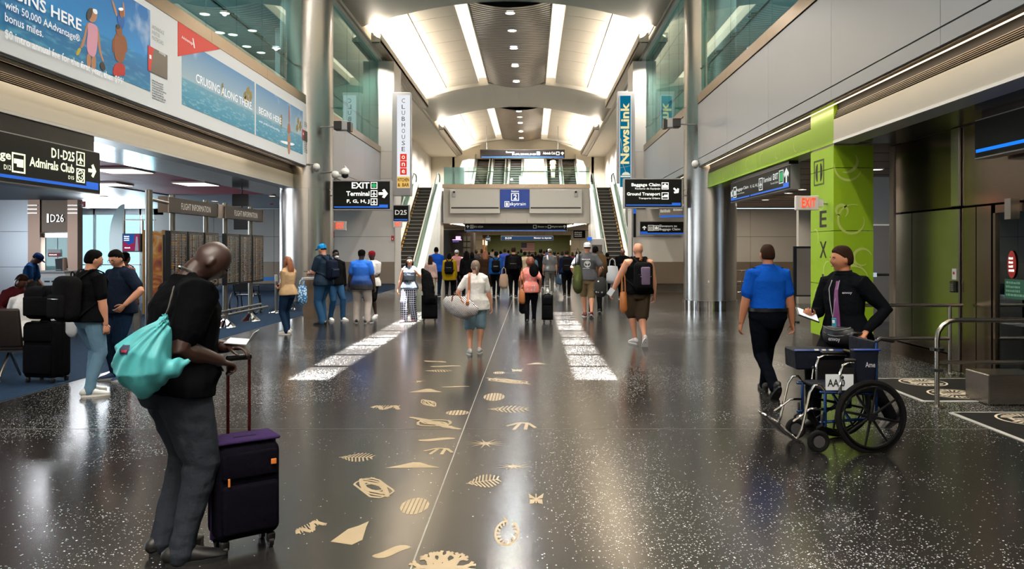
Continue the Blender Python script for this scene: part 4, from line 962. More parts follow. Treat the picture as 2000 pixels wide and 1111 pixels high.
sheared('BEGINS HERE',(-45,0),(157,0),.0,) if False else text('BEGINS HERE',fr,(8.72,4.645,yb(157),4.80),WP,bb,w=.016,bold=.018)
text('with 50,000 AAdvantage®',fr,(yb(7),4.458,yb(154),4.585),WP,bb,w=.016,bold=.008)
text('bonus miles.',fr,(yb(7),4.335,yb(82),4.437),WP,bb,w=.016,bold=.008)
text('$0 intro annual fee for the first year, then $99¹',fr,(yb(7),4.112,yb(239),4.245),WP,bb,w=.016,bold=.008)
text('CRUISING ALONG THERE.',fr,(yb(382),zb_(490,214),yb(492),zb_(490,214)+.16),WP,bb,w=.008,bold=.01)
text('BEGINS HERE',fr,(yb(505),zb_(549,243),yb(549),zb_(549,243)+.15),WP,bb,w=.008,bold=.01); text('with preferred boarding',fr,(yb(505),zb_(545,258),yb(545),zb_(545,258)+.07),WP,bb,w=.008)
GP=pm('print_grey','#8b9098',.5)
text('AADVANTAGE\nAVIATOR\nMASTERCARD',fr,(yb(296),zb_(320,92)+.02,yb(320),zb_(320,92)+.26),GP,bb,w=.004)
scrawl(fr,(yb(297),zb_(340,210),yb(325),zb_(340,210)+.32),8,GP,bb,w=.004)
scrawl(fr,(yb(594),4.3,yb(606),4.6),6,GP,bb,w=.004); scrawl(fr,(yb(594),5.0,yb(606),5.15),3,GP,bb,w=.004,seed=7)
CARD=pm('print_card','#4a4440',.3)
for (pa,pb,za,zc) in ((288,326,zb_(326,155)+.0,zb_(288,88)),(590,603,4.62,4.9)):
    b=B(); b.prism(rect(yb(pa),za,yb(pb),zc),fr,.004,.010); b.build('card_print',CARD,bb)
    b=B(); b.prism([(yb(pa),za),(yb(pa)+(yb(pb)-yb(pa))*.12,za),(yb(pa)+(yb(pb)-yb(pa))*.28,zc),(yb(pa),zc)],fr,.01,.012); b.build('card_print',RED,bb)
    b=B(); b.prism(rect(yb(pa)+.04,(za+zc)/2,yb(pa)+.1,(za+zc)/2+.06),fr,.01,.014); b.build('chip_print',WP,bb)
text('AAdvantage',fr,(yb(354),zb_(376,92)+.02,yb(376),zb_(376,92)+.09),WP,bb,w=.009); b=B(); b.prism([(yb(378),zb_(376,92)),(yb(380),zb_(376,92)),(yb(377),zb_(376,92)+.16),(yb(375),zb_(376,92)+.16)],fr,.006,.009); b.build('emblem_print',WP,bb)
text('AAdvantage',fr,(yb(309),zb_(322,112)+.0,yb(322),zb_(322,112)+.06),WP,bb,w=.013)
# people printed on the photograph (flat print)
SK=pm('print_skin','#b98463',.5); SKD=pm('print_skin_dark','#8a5434',.5); PK=pm('print_pink','#e0a2b8',.5); DK=pm('print_dark','#2c2420',.5); BL=pm('print_blue','#1d5fae',.5)
def fig(pts,m,w=.006,nm='figure_print'):
    for _ in range(2): pts=[q for i in range(len(pts)) for q in ((pts[i][0]*.75+pts[(i+1)%len(pts)][0]*.25,pts[i][1]*.75+pts[(i+1)%len(pts)][1]*.25),(pts[i][0]*.25+pts[(i+1)%len(pts)][0]*.75,pts[i][1]*.25+pts[(i+1)%len(pts)][1]*.75))]
    b=B(); b.prism([P(*q) for q in pts],fr,.004,w+.002); b.build(nm,m,bb)
# girl in pink swimsuit (pixels on the board)
fig([(168,45),(172,44),(164,88),(158,95),(155,92),(163,72)],SK); fig([(188,52),(192,56),(197,105),(203,120),(199,121),(190,92)],SK)
fig([(169,42),(186,48),(190,56),(189,88),(186,108),(180,112),(170,104),(168,84),(171,64)],PK,.008)
fig([(169,102),(177,108),(176,132),(168,128)],SK); fig([(178,110),(187,107),(186,138),(177,134)],SK)
fig([(171,20),(178,15),(187,20),(189,30),(185,42),(178,44),(172,40)],SK,.01); fig([(168,38),(168,24),(174,15),(180,16),(178,30),(172,40)],DK,.012); fig([(178,17),(187,18),(189,28),(182,27)],WP,.013)
fig([(152,93),(158,95),(152,108),(146,108)],pm('print_yellow','#c9b23c',.5),.01); fig([(192,128),(199,118),(206,134),(200,140)],DK,.01)
# child on shoulders and boy in red shorts
fig([(216,0),(220,0),(229,28),(226,34)],SK); fig([(238,3),(241,4),(244,32),(240,34)],SK); fig([(226,28),(243,32),(241,52),(236,60),(230,48)],BL,.008); fig([(231,16),(239,16),(241,28),(237,37),(232,30)],SKD,.01); fig([(230,15),(239,15),(239,21),(231,21)],WP,.012)
fig([(222,70),(229,64),(240,68),(246,78),(248,100),(243,104),(241,122),(226,121),(221,100)],SKD,.009); fig([(225,50),(235,52),(238,66),(233,74),(226,66)],SKD,.011); fig([(225,47),(233,48),(233,56),(226,58)],DK,.013)
fig([(223,122),(243,124),(243,150),(236,146),(228,150),(218,146)],pm('print_shorts','#b5322e',.5),.01); fig([(218,78),(223,72),(224,100),(219,104)],SKD)
# trees and pole figure on the bay photographs
TR=pm('print_tree','#8f7f4a',.6)
for (cx_,cy_,rx_,ry_) in ((484,178,4,8),(478,186,3,7),(489,188,3,9),(481,194,5,7),(434,168,2,6),(434,178,1.5,9),(582,236,2,7),(586,246,2.5,9),(580,250,2.5,7),(549,230,2,6),(549,241,1.3,9)):
    b=B(); b.prism([P(cx_+rx_*math.cos(a/14*2*PI)*(1+.2*math.sin(a*2.3)),cy_+ry_*math.sin(a/14*2*PI)*(1+.2*math.cos(a*1.7))) for a in range(14)],fr,.005,.007); b.build('tree_print',TR,bb)
RU=pm('print_rust','#b0694a',.5); fig([(563.5,205),(565,205.5),(565.5,240),(563,240)],RU); fig([(562,240),(566,241),(567.5,262),(560.5,260)],RU); fig([(560.5,262),(567.5,264),(566,302),(562,300)],SK); fig([(545,273),(578,281),(570,285),(550,279)],WP)
# ---------------------------------------------------------------- green pillar
gp=empty('wall_green_pillar',(5.1,12.7,0),kind='structure',label='lime green pillar with pale swirls beside the exit lane')
px0,px1,py0,py1=4.8,5.43,12.2,13.2
b=B(); b.bb(px0+.02,px1-.02,py0+.02,py1-.02,0,.26); b.build('plinth',STEELD,gp)
for i,(za,zc) in enumerate(((.26,1.12),(1.13,1.98),(1.99,2.98),(2.99,ZS-.03))):
    b=B(); b.bb(px0,px1,py0,py1,za,zc); b.build('panel',GREEN,gp)
b=B(); b.bb(px0+.01,px1-.01,py0+.01,py1-.01,ZS-.03,ZS); b.build('joint',STEEL,gp)
b=B(); b.bb(px0,px0+.4,py0,py1,ZS+.002,ZF+.05); b.build('panel',GREEN,gp)
frs=frame((px0-.001,py1,0),-YP,ZP); frf=frame((px0,py0-.001,0),XP,ZP)
b=B(); ringbox(b,frs,.38,2.97+.0,.44,.012,0,.003,.42); ringbox(b,frs,.38,2.97,.40,.004,0,.003,.38); b.prism(oval(.32,2.97,.09,.15,14,PI/2,1.5*PI),frs,0,.003); b.prism(oval(.44,2.97,.09,.15,14,-PI/2,PI/2),frs,0,.003); b.build('emblem',INK,gp)
zc_=[2.07,1.72,1.40,1.08]
for i,ch in enumerate('EXIT'):
    zz=wz([428+0,488,552,600][i],12.6)-.13; text(ch,frs,(.42 if ch!='I' else .52,zz,.72 if ch!='I' else .60,zz+.27),INK,gp,w=.003,bold=.01)
random.seed(3)
def swirl(fr,cx,cy,R,t0,t1,w=.008,shr=.55):
    n=22; o_=[];i_=[]
    for k in range(n+1):
        u=k/n; a=t0+(t1-t0)*u; r_=R*(1-shr*u); ww=w*(.25+math.sin(PI*min(1,u*1.02))); o_.append((cx+(r_+ww)*math.cos(a),cy+(r_+ww)*math.sin(a))); i_.append((cx+(r_-ww)*math.cos(a),cy+(r_-ww)*math.sin(a)))
    v=[fr(*q,.002) for q in o_]+[fr(*q,.002) for q in i_]
    b=B(); b.add(v,[(k,k+1,k+n+2,k+n+1) for k in range(n)]); 
    me=b.mesh('swirl',False); me.materials.append(GREENL); link('swirl',me,gp)
for q in ((.2,3.1,.30,-1.9,.6,.02,.1),(.25,3.0,.36,2.9,6.0,.016,.2),(.12,2.3,.22,-1,4.6,.02,.35),(.30,2.15,.26,1.2,6.6,.016,.3),(.45,1.55,.16,.3,5.4,.02,.3),(.3,1.2,.25,.2,5.9,.022,.3),(.5,1.0,.15,1,6.5,.018,.3),(.2,1.05,.17,0,4,.016,.3),(.12,.55,.2,-.5,3.2,.018,.4)):
    cx,cy_,R,t0,t1,w_,sh=q; R=min(R,cx-.01 if cx<.32 else .62-cx); swirl(frf,cx,cy_,R,t0,t1,w_,sh)
for q in ((.5,2.5,.2,2.5,5.5),(.3,.8,.25,.3,3.2),(.75,1.3,.2,1.2,4.5),(.2,1.9,.17,-1,2)): swirl(frs,q[0],q[1],q[2],q[3],q[4],.014,.3)
# green beam swirls
gfr=frame((HR+.255,20.9,0),-YP,ZP)
for i in range(7):
    gp2=gp; swirl(gfr,.7+i*1.05,ZS+.19,.15,random.uniform(0,3),random.uniform(4,6),.01,.4)
# ---------------------------------------------------------------- floor mats, decals
MATB=pm('mat_black','#08090a',.6,spec=.2); BORD=pm('mat_border','#a9aaa4',.6); DEC=pm('decal_cream','#cfc3aa',.6)
def mat_(label,x0,x1,y0,y1,dec):
    r=empty('floor_mat',((x0+x1)/2,(y0+y1)/2,0),label,'mat')
    b=B(); b.bb(x0,x1,y0,y1,0,.004); b.build('mat',MATB,r)
    b=B(); b.bb(x0-.05,x0,y0-.05,y1,0,.005); b.bb(x0,x1,y0-.05,y0,0,.005); b.bb(x0,x1,y1,y1+.03,0,.005); b.build('border',BORD,r)
    for cx,cy_,R in dec:
        b=B(); f2=frame((cx,cy_,.0045),XP,YP)
        b.torus((cx,cy_,.005),ZP,R,.012,36,4,flat=.1)
        b.prism([(-R*.62,-R*.2),(R*.62,-R*.2),(R*.62,R*.2),(-R*.62,R*.2)],f2,0,.001)
        for k in range(26):
            a=k*2*PI/26
            if abs(math.sin(a))>.35:
                b.prism([(R*.5*math.cos(a-.06),R*.5*math.sin(a-.06)),(R*.85*math.cos(a-.09),R*.85*math.sin(a-.09)),(R*.85*math.cos(a+.05),R*.85*math.sin(a+.05)),(R*.5*math.cos(a+.06),R*.5*math.sin(a+.06))],f2,0,.001)
        b.build('decal',DEC,r)
        scrawl(f2,(-R*.5,-R*.12,R*.5,R*.12),1,INK,r,w=.0016)
mat_('black floor mat with two round cream decals beside the curved rail',4.37,5.75,8.55,10.0,((4.96,9.73,.27),(4.93,8.95,.28)))
mat_('black floor mat with one round decal at the right edge of the picture',4.35,5.75,6.2,7.92,((4.92,7.6,.28),))
b=B(); b.bb(wx(1976,7.9),wx(1976,7.9)+.6,8.3,8.75,0,.33); box_=b.build('bollard_box',STEEL,bevel=.01); tag(box_,'low stainless box on the floor at the right edge behind the mats','box')
# ---------------------------------------------------------------- rails
RAILM=pm('rail_steel','#a8a39a',.25,metal=1)
r=empty('guard_rail',(5.2,10.37,0),'far steel guard rail with two bars and a round foot before the steel wall','railing')
for z in (.933,.484): b=B(); b.cyl((4.4,10.37,z),(5.82 if z>.9 else 5.64,10.37,z),.025,10); b.build('bar',RAILM,r,smooth=True)
for x in (5.65,4.42): b=B(); b.cyl((x,10.37,0),(x,10.37,.93),.025,10); b.build('post',RAILM,r,smooth=True); b=B(); b.rev([(.07,.0),(.07,.012),(.03,.03)],(x,10.37,0),16); b.build('foot',RAILM,r,smooth=True)
r=empty('guard_rail',(5.0,8.2,0),'near curved steel guard rail with black clamps beside the floor mats','railing')
b=B(); x=4.33; pts=[V((x,8.2,0)),V((x,8.2,.72))]+[V((x+.2-.2*math.cos(a),8.2,.73+.2*math.sin(a))) for a in (.4,.8,1.2,1.57)]+[V((6.0,8.2,.93))]; b.loft(pts,[.026]*len(pts),10,cap=False); b.build('post',RAILM,r,smooth=True)
b=B(); b.cyl((4.33,8.2,.48),(6.0,8.2,.48),.022,10); b.build('bar',RAILM,r,smooth=True)
b=B(); b.rev([(.075,0),(.075,.012),(.03,.03)],(4.33,8.2,0),16); b.build('foot',RAILM,r,smooth=True)
for z in (.62,.40): b=B(); b.rev([(.03,z-.015),(.07,z-.015),(.07,z+.015),(.03,z+.015)],(4.33,8.2,0),18); b.build('clamp',BLACK,r)
for k,px in enumerate((1942,1968)):
    Y=(11.2,11.75)[k]; x=wx(px,Y)+.0; r=empty('hoop_rail',(x,Y,0),('left' if k==0 else 'right')+' one of two steel hoop rails behind the dark glass','railing')
    pts=[V((x,Y,0)),V((x,Y,.95)),V((x+.03,Y,1.06)),V((x+.12,Y,1.1)),V((x+.4,Y,1.1))]; b=B(); b.loft(pts,[.022]*5,8); b.build('bar',RAILM,r,smooth=True)
# queue rail rack beyond the right column
r=empty('queue_rack',(wx(1456,26),26,0),'thin metal rack against the cream wall right of the round column','rack')
for px in (1449,1472): b=B(); b.cyl((wx(px,26),26,0),(wx(px,26),26,1.0),.02,8); b.build('post',RAILM,r)
for z in (.98,.6,.25): b=B(); b.cyl((wx(1440,26),26,z),(wx(1482,26),26,z),.018,8); b.build('bar',RAILM,r)
# black framed board
Y=18; r=empty('partition_board',(wx(1570,Y),Y,0),'grey board in a black frame standing left of the green pillar','board')
b=B(); b.bb(wx(1550,Y),wx(1600,Y),Y,Y+.05,wz(579,Y),wz(481,Y)); b.build('frame',BLACK,r); b=B(); b.bb(wx(1556,Y),wx(1598,Y),Y-.01,Y,wz(576,Y),wz(485,Y)); b.build('panel',pm('board_grey','#8d8580',.6),r)
for px in (1552,1594): b=B(); b.cyl((wx(px,Y),Y+.02,0),(wx(px,Y),Y+.02,.7),.02,8); b.build('leg',BLACK,r); b=B(); b.bb(wx(px,Y)-.03,wx(px,Y)+.03,Y-.25,Y+.3,0,.03); b.build('foot',BLACK,r)
# projectors on the columns, cameras
def projector(x,y,z,sg,label):
    r=empty('speaker_box',(x,y,z),label,'speaker')
    b=B(); b.rbox((x,y,z),(.22,.3,.24),.02); b.build('body',BLACK,r); b=B(); b.rbox((x-sg*.16,y-.02,z),(.2,.22,.26),.02); b.build('cover',CASE,r)
    b=B(); b.box((x-sg*.3,y,z-.03),(.1,.26,.24)); b.build('grille',BLACK,r)
projector(wx(662,20.9),20.9,wz(246,20.9),-1,'black and grey speaker box on the left column'); projector(wx(1320,20.9),20.9,wz(241,20.9),1,'black and grey speaker box on the right column')
r=empty('dome_camera',(wx(665,20.9),20.9,wz(335,20.9)),'white bracket with two dome cameras on the left column','camera'); Y=20.9
b=B(); b.ball((wx(655,Y),Y,wz(341,Y)),.11,14,10); b.ball((wx(674,Y),Y,wz(336,Y)),.12,14,10); b.build('dome',TRIMW,r,smooth=True)
b=B(); b.ball((wx(674,Y),Y-.01,wz(342,Y)),(.1,.1,.09),14,8); b.build('lens',BLACK,r,smooth=True)
b=B(); b.torus((wx(666,Y),Y,wz(333,Y)),YP,.15,.03,14,8,-.2,PI+.2); b.build('bracket',TRIMW,r,smooth=True)
for px,py in ((618,326),(1358,320)):
    o=empty('dome_camera',(wx(px,20.8),20.8,wz(py,20.8)),'white globe at the end of the '+('left' if px<1000 else 'right')+' fascia','camera'); b=B(); b.ball((wx(px,20.8),20.8,wz(py,20.8)),.1,14,10); b.build('globe',TRIMW,o,smooth=True); b=B(); b.ball((wx(px,20.8),20.79,wz(py,20.8)-.05),.08,12,8); b.build('lens',CASE,o,smooth=True)
# fire alarms
for px,py,Y,l in ((649,458,22.4,'red fire alarm on the left column'),(767,465,31.4,'red fire alarm on the left pier'),(1333,451,31.4,'red fire alarm by the right column'),(163,399,25.7,'red strobe box beside the bronze portal'),(531,394,28,'red and white strobe under the gate ceiling')):
    o=empty('fire_alarm',(wx(px,Y),Y,wz(py,Y)),l,'alarm'); b=B(); b.rbox((wx(px,Y),Y,wz(py,Y)),(.12,.06,.2),.01); b.build('body',REDP,o); b=B(); b.box((wx(px,Y),Y-.04,wz(py,Y)-.03),(.05,.03,.06)); b.build('lens',TRIMW,o)

# brackets and hanging rods
def hang(objname_part,pts,r=.02,m=None):
    b=B(); b.loft([V(q) for q in pts],[r]*len(pts),8); return b.build('bracket',m or CASE,objname_part)
def find(lbl): return next(o for o in bpy.data.objects if lbl in o.get('label',''))
for lbl,a,c in (('EXIT, Terminal, F G H J',(-5.3,21.45,3.2),(-5.75,21.5,3.2)),('Baggage Claim and Ground',(4.1,21.45,3.2),(4.5,21.5,3.2)),('sign hanging high above',(wx(950,57),57.1,wz(292,57)),(wx(950,57),57.1,10.9)),('sign hanging high above',(wx(1090,57),57.1,wz(292,57)),(wx(1090,57),57.1,10.9)),
  ('sign under the footbridge',(wx(930,50.3),50.4,wz(437,50.3)-.05),(wx(930,50.3),50.4,ZS+.06)),('sign under the footbridge',(wx(1090,50.3),50.4,wz(437,50.3)-.05),(wx(1090,50.3),50.4,ZS+.06)),('inside the far passage',(wx(1000,70),70.1,wz(461,70)),(wx(1000,70),70.1,3.55)),('left edge of the far passage',(wx(953,72),72.05,wz(464,72)),(wx(953,72),72.05,3.55)),
  ('slanted sign behind',(wx(1300,26),25.9,3.2),(wx(1300,26),25.9,ZF)),('cream tiles right of the far',(wx(1130,64.5),64.55,wz(452,64.5)),(wx(1130,64.5),64.55,ZS+.08)),
  ('speaker box on the left column',(wx(662,20.9),20.95,wz(246,20.9)),(-6.0,21.2,wz(246,20.9))),('speaker box on the right column',(wx(1320,20.9),20.95,wz(241,20.9)),(4.75,21.2,wz(241,20.9))),
  ('two dome cameras on',(wx(655,20.9),20.95,wz(335,20.9)),(-6.0,21.3,wz(335,20.9))),('globe at the end of the left',(wx(618,20.8),20.8,wz(320,20.8)),(-6.3,20.95,wz(320,20.8))),('globe at the end of the right',(wx(1358,20.8),20.8,wz(314,20.8)),(4.7,20.98,wz(314,20.8))),
  ('exit box beside the left column',(-5.75,22.35,wz(441,22.3)),(-5.95,22.3,wz(441,22.3))),('exit box under the black gate',(wx(776,31.1),31.15,wz(438,31.1)),(wx(776,31.1),31.55,wz(438,31.1))),('strobe under the gate',(wx(531,28),28,wz(390,28)),(wx(531,28),28,ZS+.03)),('bronze portal',(wx(163,25.7),25.72,wz(399,25.7)),(wx(158,25.9),25.9,wz(399,25.9))),('blue sign reading Station 2',(wx(1000,YB),YB-.15,4.6),(wx(1000,YB),YB+.02,4.6)),('gate sign reading D25',(wx(780,31.2),31.4,wz(415,31.2)),(wx(780,31.4),31.6,wz(415,31.4)))):
    hang(find(lbl),(a,c))
hang(find('red letters on the green pillar'),((4.62,12.36,wz(396,12.3)),(4.84,12.5,wz(396,12.3))))
hang(find('red strobe box beside'),((-15.0,25.7,wz(399,25.7)),(-15.4,25.9,wz(399,25.7))))
# ---------------------------------------------------------------- people
SKT={'light':pm('skin_light','#c98f73',.55,var=.06,vs=6),'tan':pm('skin_tan','#a86f50',.55,var=.06,vs=6),'brown':pm('skin_brown','#6b4230',.5,var=.06,vs=6),'dark':pm('skin_dark','#2d1a13',.45,var=.06,vs=6)}
HAIRC={'black':pm('hair_black','#060505',.8,spec=.06,bump=.3,bs=50),'brown':pm('hair_brown','#24160e',.8,spec=.08,bump=.3,bs=50),'auburn':pm('hair_auburn','#7a4526',.5,bump=.6,bs=40),'grey':pm('hair_grey','#6d5a4c',.6,bump=.5,bs=40),'ginger':pm('hair_ginger','#6b3018',.6,bump=.6,bs=40)}
EYEW=pm('eye_white','#d9d4cc',.2); EYED=pm('eye_dark','#1b110c',.1)
def remesh(b,vox,sm=2,name='m'):
    me=b.mesh(name); o=bpy.data.objects.new('tmp',me)
    m=o.modifiers.new('r','REMESH'); m.mode='VOXEL'; m.voxel_size=vox; m.use_smooth_shade=True
    if sm: s=o.modifiers.new('s','SMOOTH'); s.factor=.5; s.iterations=sm
    out=evaluated(o)
    bpy.data.objects.remove(o); bpy.data.meshes.remove(me); out.name=name; return out
def fold(me,amp,sc=5.0,zst=.5,seed=0,fn=None):
    me.update(); n_=len(me.vertices); nr=[None]*n_
    for k,v in enumerate(me.vertex_normals): nr[k]=v.vector.copy()
    out=[]; nz=noise.noise
    for k,v in enumerate(me.vertices):
        p=v.co; q=fn(p) if fn else amp*(nz(V((p.x*sc+seed,p.y*sc,p.z*sc*zst)))+.5*nz(V((p.x*sc*2.3+seed,p.y*sc*2.3,p.z*sc*3))))
        p=p+nr[k]*q; out+=[p.x,p.y,p.z]
    me.vertices.foreach_set('co',out); me.update()
def ik(a,c,l1,l2,hint):
    a=V(a);c=V(c);d=c-a; L=d.length; mx=(l1+l2)*.998
    if L>mx: c=a+d*(mx/L); d=c-a; L=mx
    x=(l1*l1-l2*l2+L*L)/(2*L); h=math.sqrt(max(0,l1*l1-x*x)); u=d.normalized(); hn=V(hint); hn=(hn-u*hn.dot(u)).normalized()
    return a+u*x+hn*h,c
def headmesh(b,c,R,s,nu,nv,fem=False,beard=False):
    """sculpted head; local +Y is the face"""
    base=B(); base.ball((0,0,0),(1,1,1),nu,nv)
    out=[]
    for v in base.v:
        x,y,z=v; 
        w=.079; d=.098; h=.116
        lo=max(0,-z)
        qz=(max(0,1-z*z)+.004)**-.13 if z>0 else 1; X=x*w*(1-.30*lo**1.5)*qz; Y=y*d*qz; Z=z*h*(.95 if z>0 else 1)
        if y>0: Y*= (1-.10*abs(z)) ; Y-= .006*max(0,1-abs(x)*1.2)
        if y>0 and z<-.55: Y+=.012*(1-abs(x))*(-z-.55)/.45*1.6
        if y<0 and z<-.1: Y*=1-.35*lo
        f=max(0,y)
        def g(x0,z0,sx,sz,A):
            return A*math.exp(-((X-x0)/sx)**2-((Z-z0)/sz)**2)*(1 if f>.15 else 0)
        Y+=g(0,-.012,.0095,.020,.017)+g(0,-.024,.013,.009,.010)          # nose
        Y+=g(0,.022,.045,.008,.006)                                     # brow
        Y-=g(.031,.004,.013,.010,.010)+g(-.031,.004,.013,.010,.010)     # eye sockets
        Y+=g(0,-.052,.020,.005,.006)+g(0,-.061,.017,.005,.006)          # lips
        Y-=g(0,-.0565,.022,.0022,.004)
        Y+=g(.04,-.025,.016,.016,.004)+g(-.04,-.025,.016,.016,.004)     # cheeks
        Y+=g(0,-.090,.018,.012,.007)                                    # chin
        out.append(c+R@(V((X,Y,Z))*s))
    b.add(out,base.f)
    for sg in (-1,1):                                                    # ears
        b.ball(c+R@(V((sg*.077,-.006,-.006))*s),(.010*s,.019*s,.031*s),10,8,R@Matrix.Rotation(sg*-.3,3,'Z'))
def hand(b,w,d,pn,s,side,curl=.5,seg=7,spread=1,thumb=1):
    """w wrist, d hand direction, pn palm normal; side: direction of the thumb"""
    d=V(d).normalized(); pn=V(pn); pn=(pn-d*pn.dot(d)).normalized(); t=V(side); t=(t-d*t.dot(d)-pn*t.dot(pn)).normalized()
    L=.088*s
    b.loft([w-d*.02*s,w+d*.012*s,w+d*.035*s,w+d*.07*s,w+d*.088*s],[(.024*s,.017*s),(.027*s,.017*s),(.036*s,.017*s),(.041*s,.015*s),(.038*s,.011*s)],12,ref=t)
    for k,(off,ln) in enumerate(((.031,.070),(.0105,.078),(-.0105,.073),(-.031,.058))):
        p=w+d*(.084*s)+t*off*s; r=.0088*s if k<3 else .0078*s
        a=curl*(.7+.12*k); pts=[p-d*.012*s,p]; dr=(d+t*off*3*spread).normalized(); ang=0
        for q in range(3):
            ang+=a*(1,1.15,.8)[q]; dd=(dr*math.cos(ang)+pn*math.sin(ang)); p=p+dd*(ln*s*(.45,.31,.24)[q]); pts.append(p)
        b.loft(pts,[r*1.05,r*1.08,r,r*.92,r*.8],seg,ref=t)
    p=w+d*.022*s+t*.026*s; pts=[p-t*.012*s,p]; dd=(d*.62+t*.62+pn*.35*thumb).normalized(); p=p+dd*.036*s; pts.append(p); dd=(d*.85+t*.18+pn*.55*thumb).normalized(); p=p+dd*.03*s; pts.append(p); dd=(d*.9-t*.05+pn*.5*thumb).normalized(); p=p+dd*.024*s; pts.append(p)
    b.loft(pts,[.012*s,.0125*s,.0105*s,.0095*s,.008*s],seg)
NP=0
def person(label,X,Y,H=1.75,rot=0,skin='tan',hair=('short','black'),top=None,bottom=None,shoes='#1a1a1a',sole='#dddddd',
           lean=0,bow=0,look=0,tilt=0,g=1.0,gt=None,fem=False,feet=((.09,.02,0,0),(-.09,-.02,0,0)),hands=None,vox=.014,sleeve='short',legs='long',
           hem=.0,Z=0,seat=None,fol=.006,curl=(.5,.5),extra=None,group=None,elb=None,twist=0,pn=(None,None),tuck=False,detail=1,shoe_h=.0,flare=1.0,kind=None,thumbs=(None,None)):
    """feet/hands: (x right,y forward,z) from the root; first entry = right side. top/bottom/... = (material)"""
    global NP; NP+=1; H*=1.02
    s=H/1.75; gt=gt or g
    root=empty('person',(X,Y,Z),label,'person',group,rz=math.radians(rot))
    sk=SKT[skin]; R3=lambda a,ax: Matrix.Rotation(a,3,ax)
    hipz=.536*H if seat is None else seat
    # lower the hip so both legs can reach
    th,sh=.245*H,.245*H
    P0=V((0,0,hipz))
    if seat is None:
        for i,f in enumerate(feet):
            an=V((f[0],f[1],.05*H+f[2])); hp=V(((1,-1)[i]*.052*H*g**.5,0,hipz)); d=(hp-an).length
            if d>(th+sh)*.995:
                hz=math.sqrt(max(.01,((th+sh)*.993)**2-(hp.x-an.x)**2-(an.y)**2))+an.z; P0.z=min(P0.z,hz)
    u=V((tilt,math.sin(lean),math.cos(lean))).normalized(); r=V((math.cos(twist),math.sin(twist),0)); r=(r-u*r.dot(u)).normalized(); f=u.cross(r)
    neck=P0+u*.292*H; rp=V((1,0,0))
    T=lambda t,yo=0: P0+u*(t*H)+f*yo*H
    gg=g if not fem else g
    body=B()
    # torso
    hipw=(.094 if not fem else .102)*gg; ww=(.080 if not fem else .070)*gg; cw=(.098 if not fem else .086)*gg**.6; shw=(.098 if not fem else .084)
    hd_=.070*gg; wd=.062*gg*gt/g; cdp=.068*gg**.7
    tor_p=[T(-.055),T(-.02),T(.035),T(.095,.004*gt),T(.16,.004),T(.215),T(.255),T(.285)]
    tor_r=[(hipw*.86,hd_*.9),(hipw,hd_),(hipw*.98,hd_*.98*gt**.5),(ww,wd),(cw*.96,cdp),(cw*1.0,cdp*.98),(shw*.86,cdp*.78),(shw*.52,.045)]
    tor_r=[(a*H,c*H) for a,c in tor_r]
    # neck and head
    hb=R3(-bow,'X')@V((0,0,1)); Rt=Matrix((r,f,u)).transposed()
    nu_=(Rt@hb).normalized(); nb=neck-u*.01*H
    ndir=(u+nu_).normalized(); ntop=nb+ndir*.044*H
    Rh=Rt@R3(look,'Z')@R3(-bow*1.0,'X')
    hc=ntop+Rh@V((0,.018*s,.085*s))
    # arms
    SH=[];EL=[];WR=[]
    ual,fal=.165*H,.145*H
    for i in (0,1):
        sg=(1,-1)[i]; S=T(.250)+r*sg*(.103 if not fem else .090)*H*(1+.12*(g-1))
        hn=(hands[i] if hands and hands[i] is not None else None)
        if hn is None: hn=(sg*.135*H*g**.5,.02*H,.47*H)
        e_=(elb[i] if elb and elb[i] else (sg*.55,-1,-.15))
        E,W=ik(S,V(hn),ual,fal,Rt@V(e_)); SH.append(S);EL.append(E);WR.append(W)
    HIP=[];KN=[];AN=[];FD=[]
    for i in (0,1):
        sg=(1,-1)[i]; hp=P0+rp*sg*.052*H*g**.5-u*.01*H; ft=feet[i]; an=V((ft[0],ft[1],.05*H+ft[2]))
        pit=ft[3] if len(ft)>3 else 0; yaw=ft[4] if len(ft)>4 else -sg*.15
        fd=R3(yaw,'Z')@V((0,math.cos(pit),-math.sin(pit)))
        kh=V((math.sin(-yaw)*.4,1,.0)) if seat is None else V((sg*.1,.3,1))
        K,A=ik(hp,an,th,sh,kh); HIP.append(hp);KN.append(K);AN.append(A);FD.append(fd)
    seg=12 if detail>0 else 8
    body.loft([p for p in tor_p[1:]],[(a*.90,c*.90) for a,c in tor_r[1:]],16,ref=r,cap=False)
    body.loft([nb-u*.03*H,nb+u*.01*H,ntop,hc-Rh@V((0,.02*s,.03*s))],[(.050*H*g**.3,.042*H),(.036*H*g**.3,.036*H*g**.3),(.031*H*g**.3,.033*H*g**.3),(.032*H,.034*H)],seg,ref=r)
    for sg in (-1,1): body.loft([nb+u*.022*H+r*sg*.012*H,T(.278)+r*sg*.045*H,T(.262)+r*sg*.082*H],[((.022 if sleeve=='none' else .015)*H,.026*H),((.022 if sleeve=='none' else .015)*H,.026*H),((.022 if sleeve=='none' else .014)*H,.024*H)],8)
    headmesh(body,hc,Rh,s,32 if detail>1 else 20,24 if detail>1 else 14,fem)
    ag=g**.55*(.85 if fem else 1)
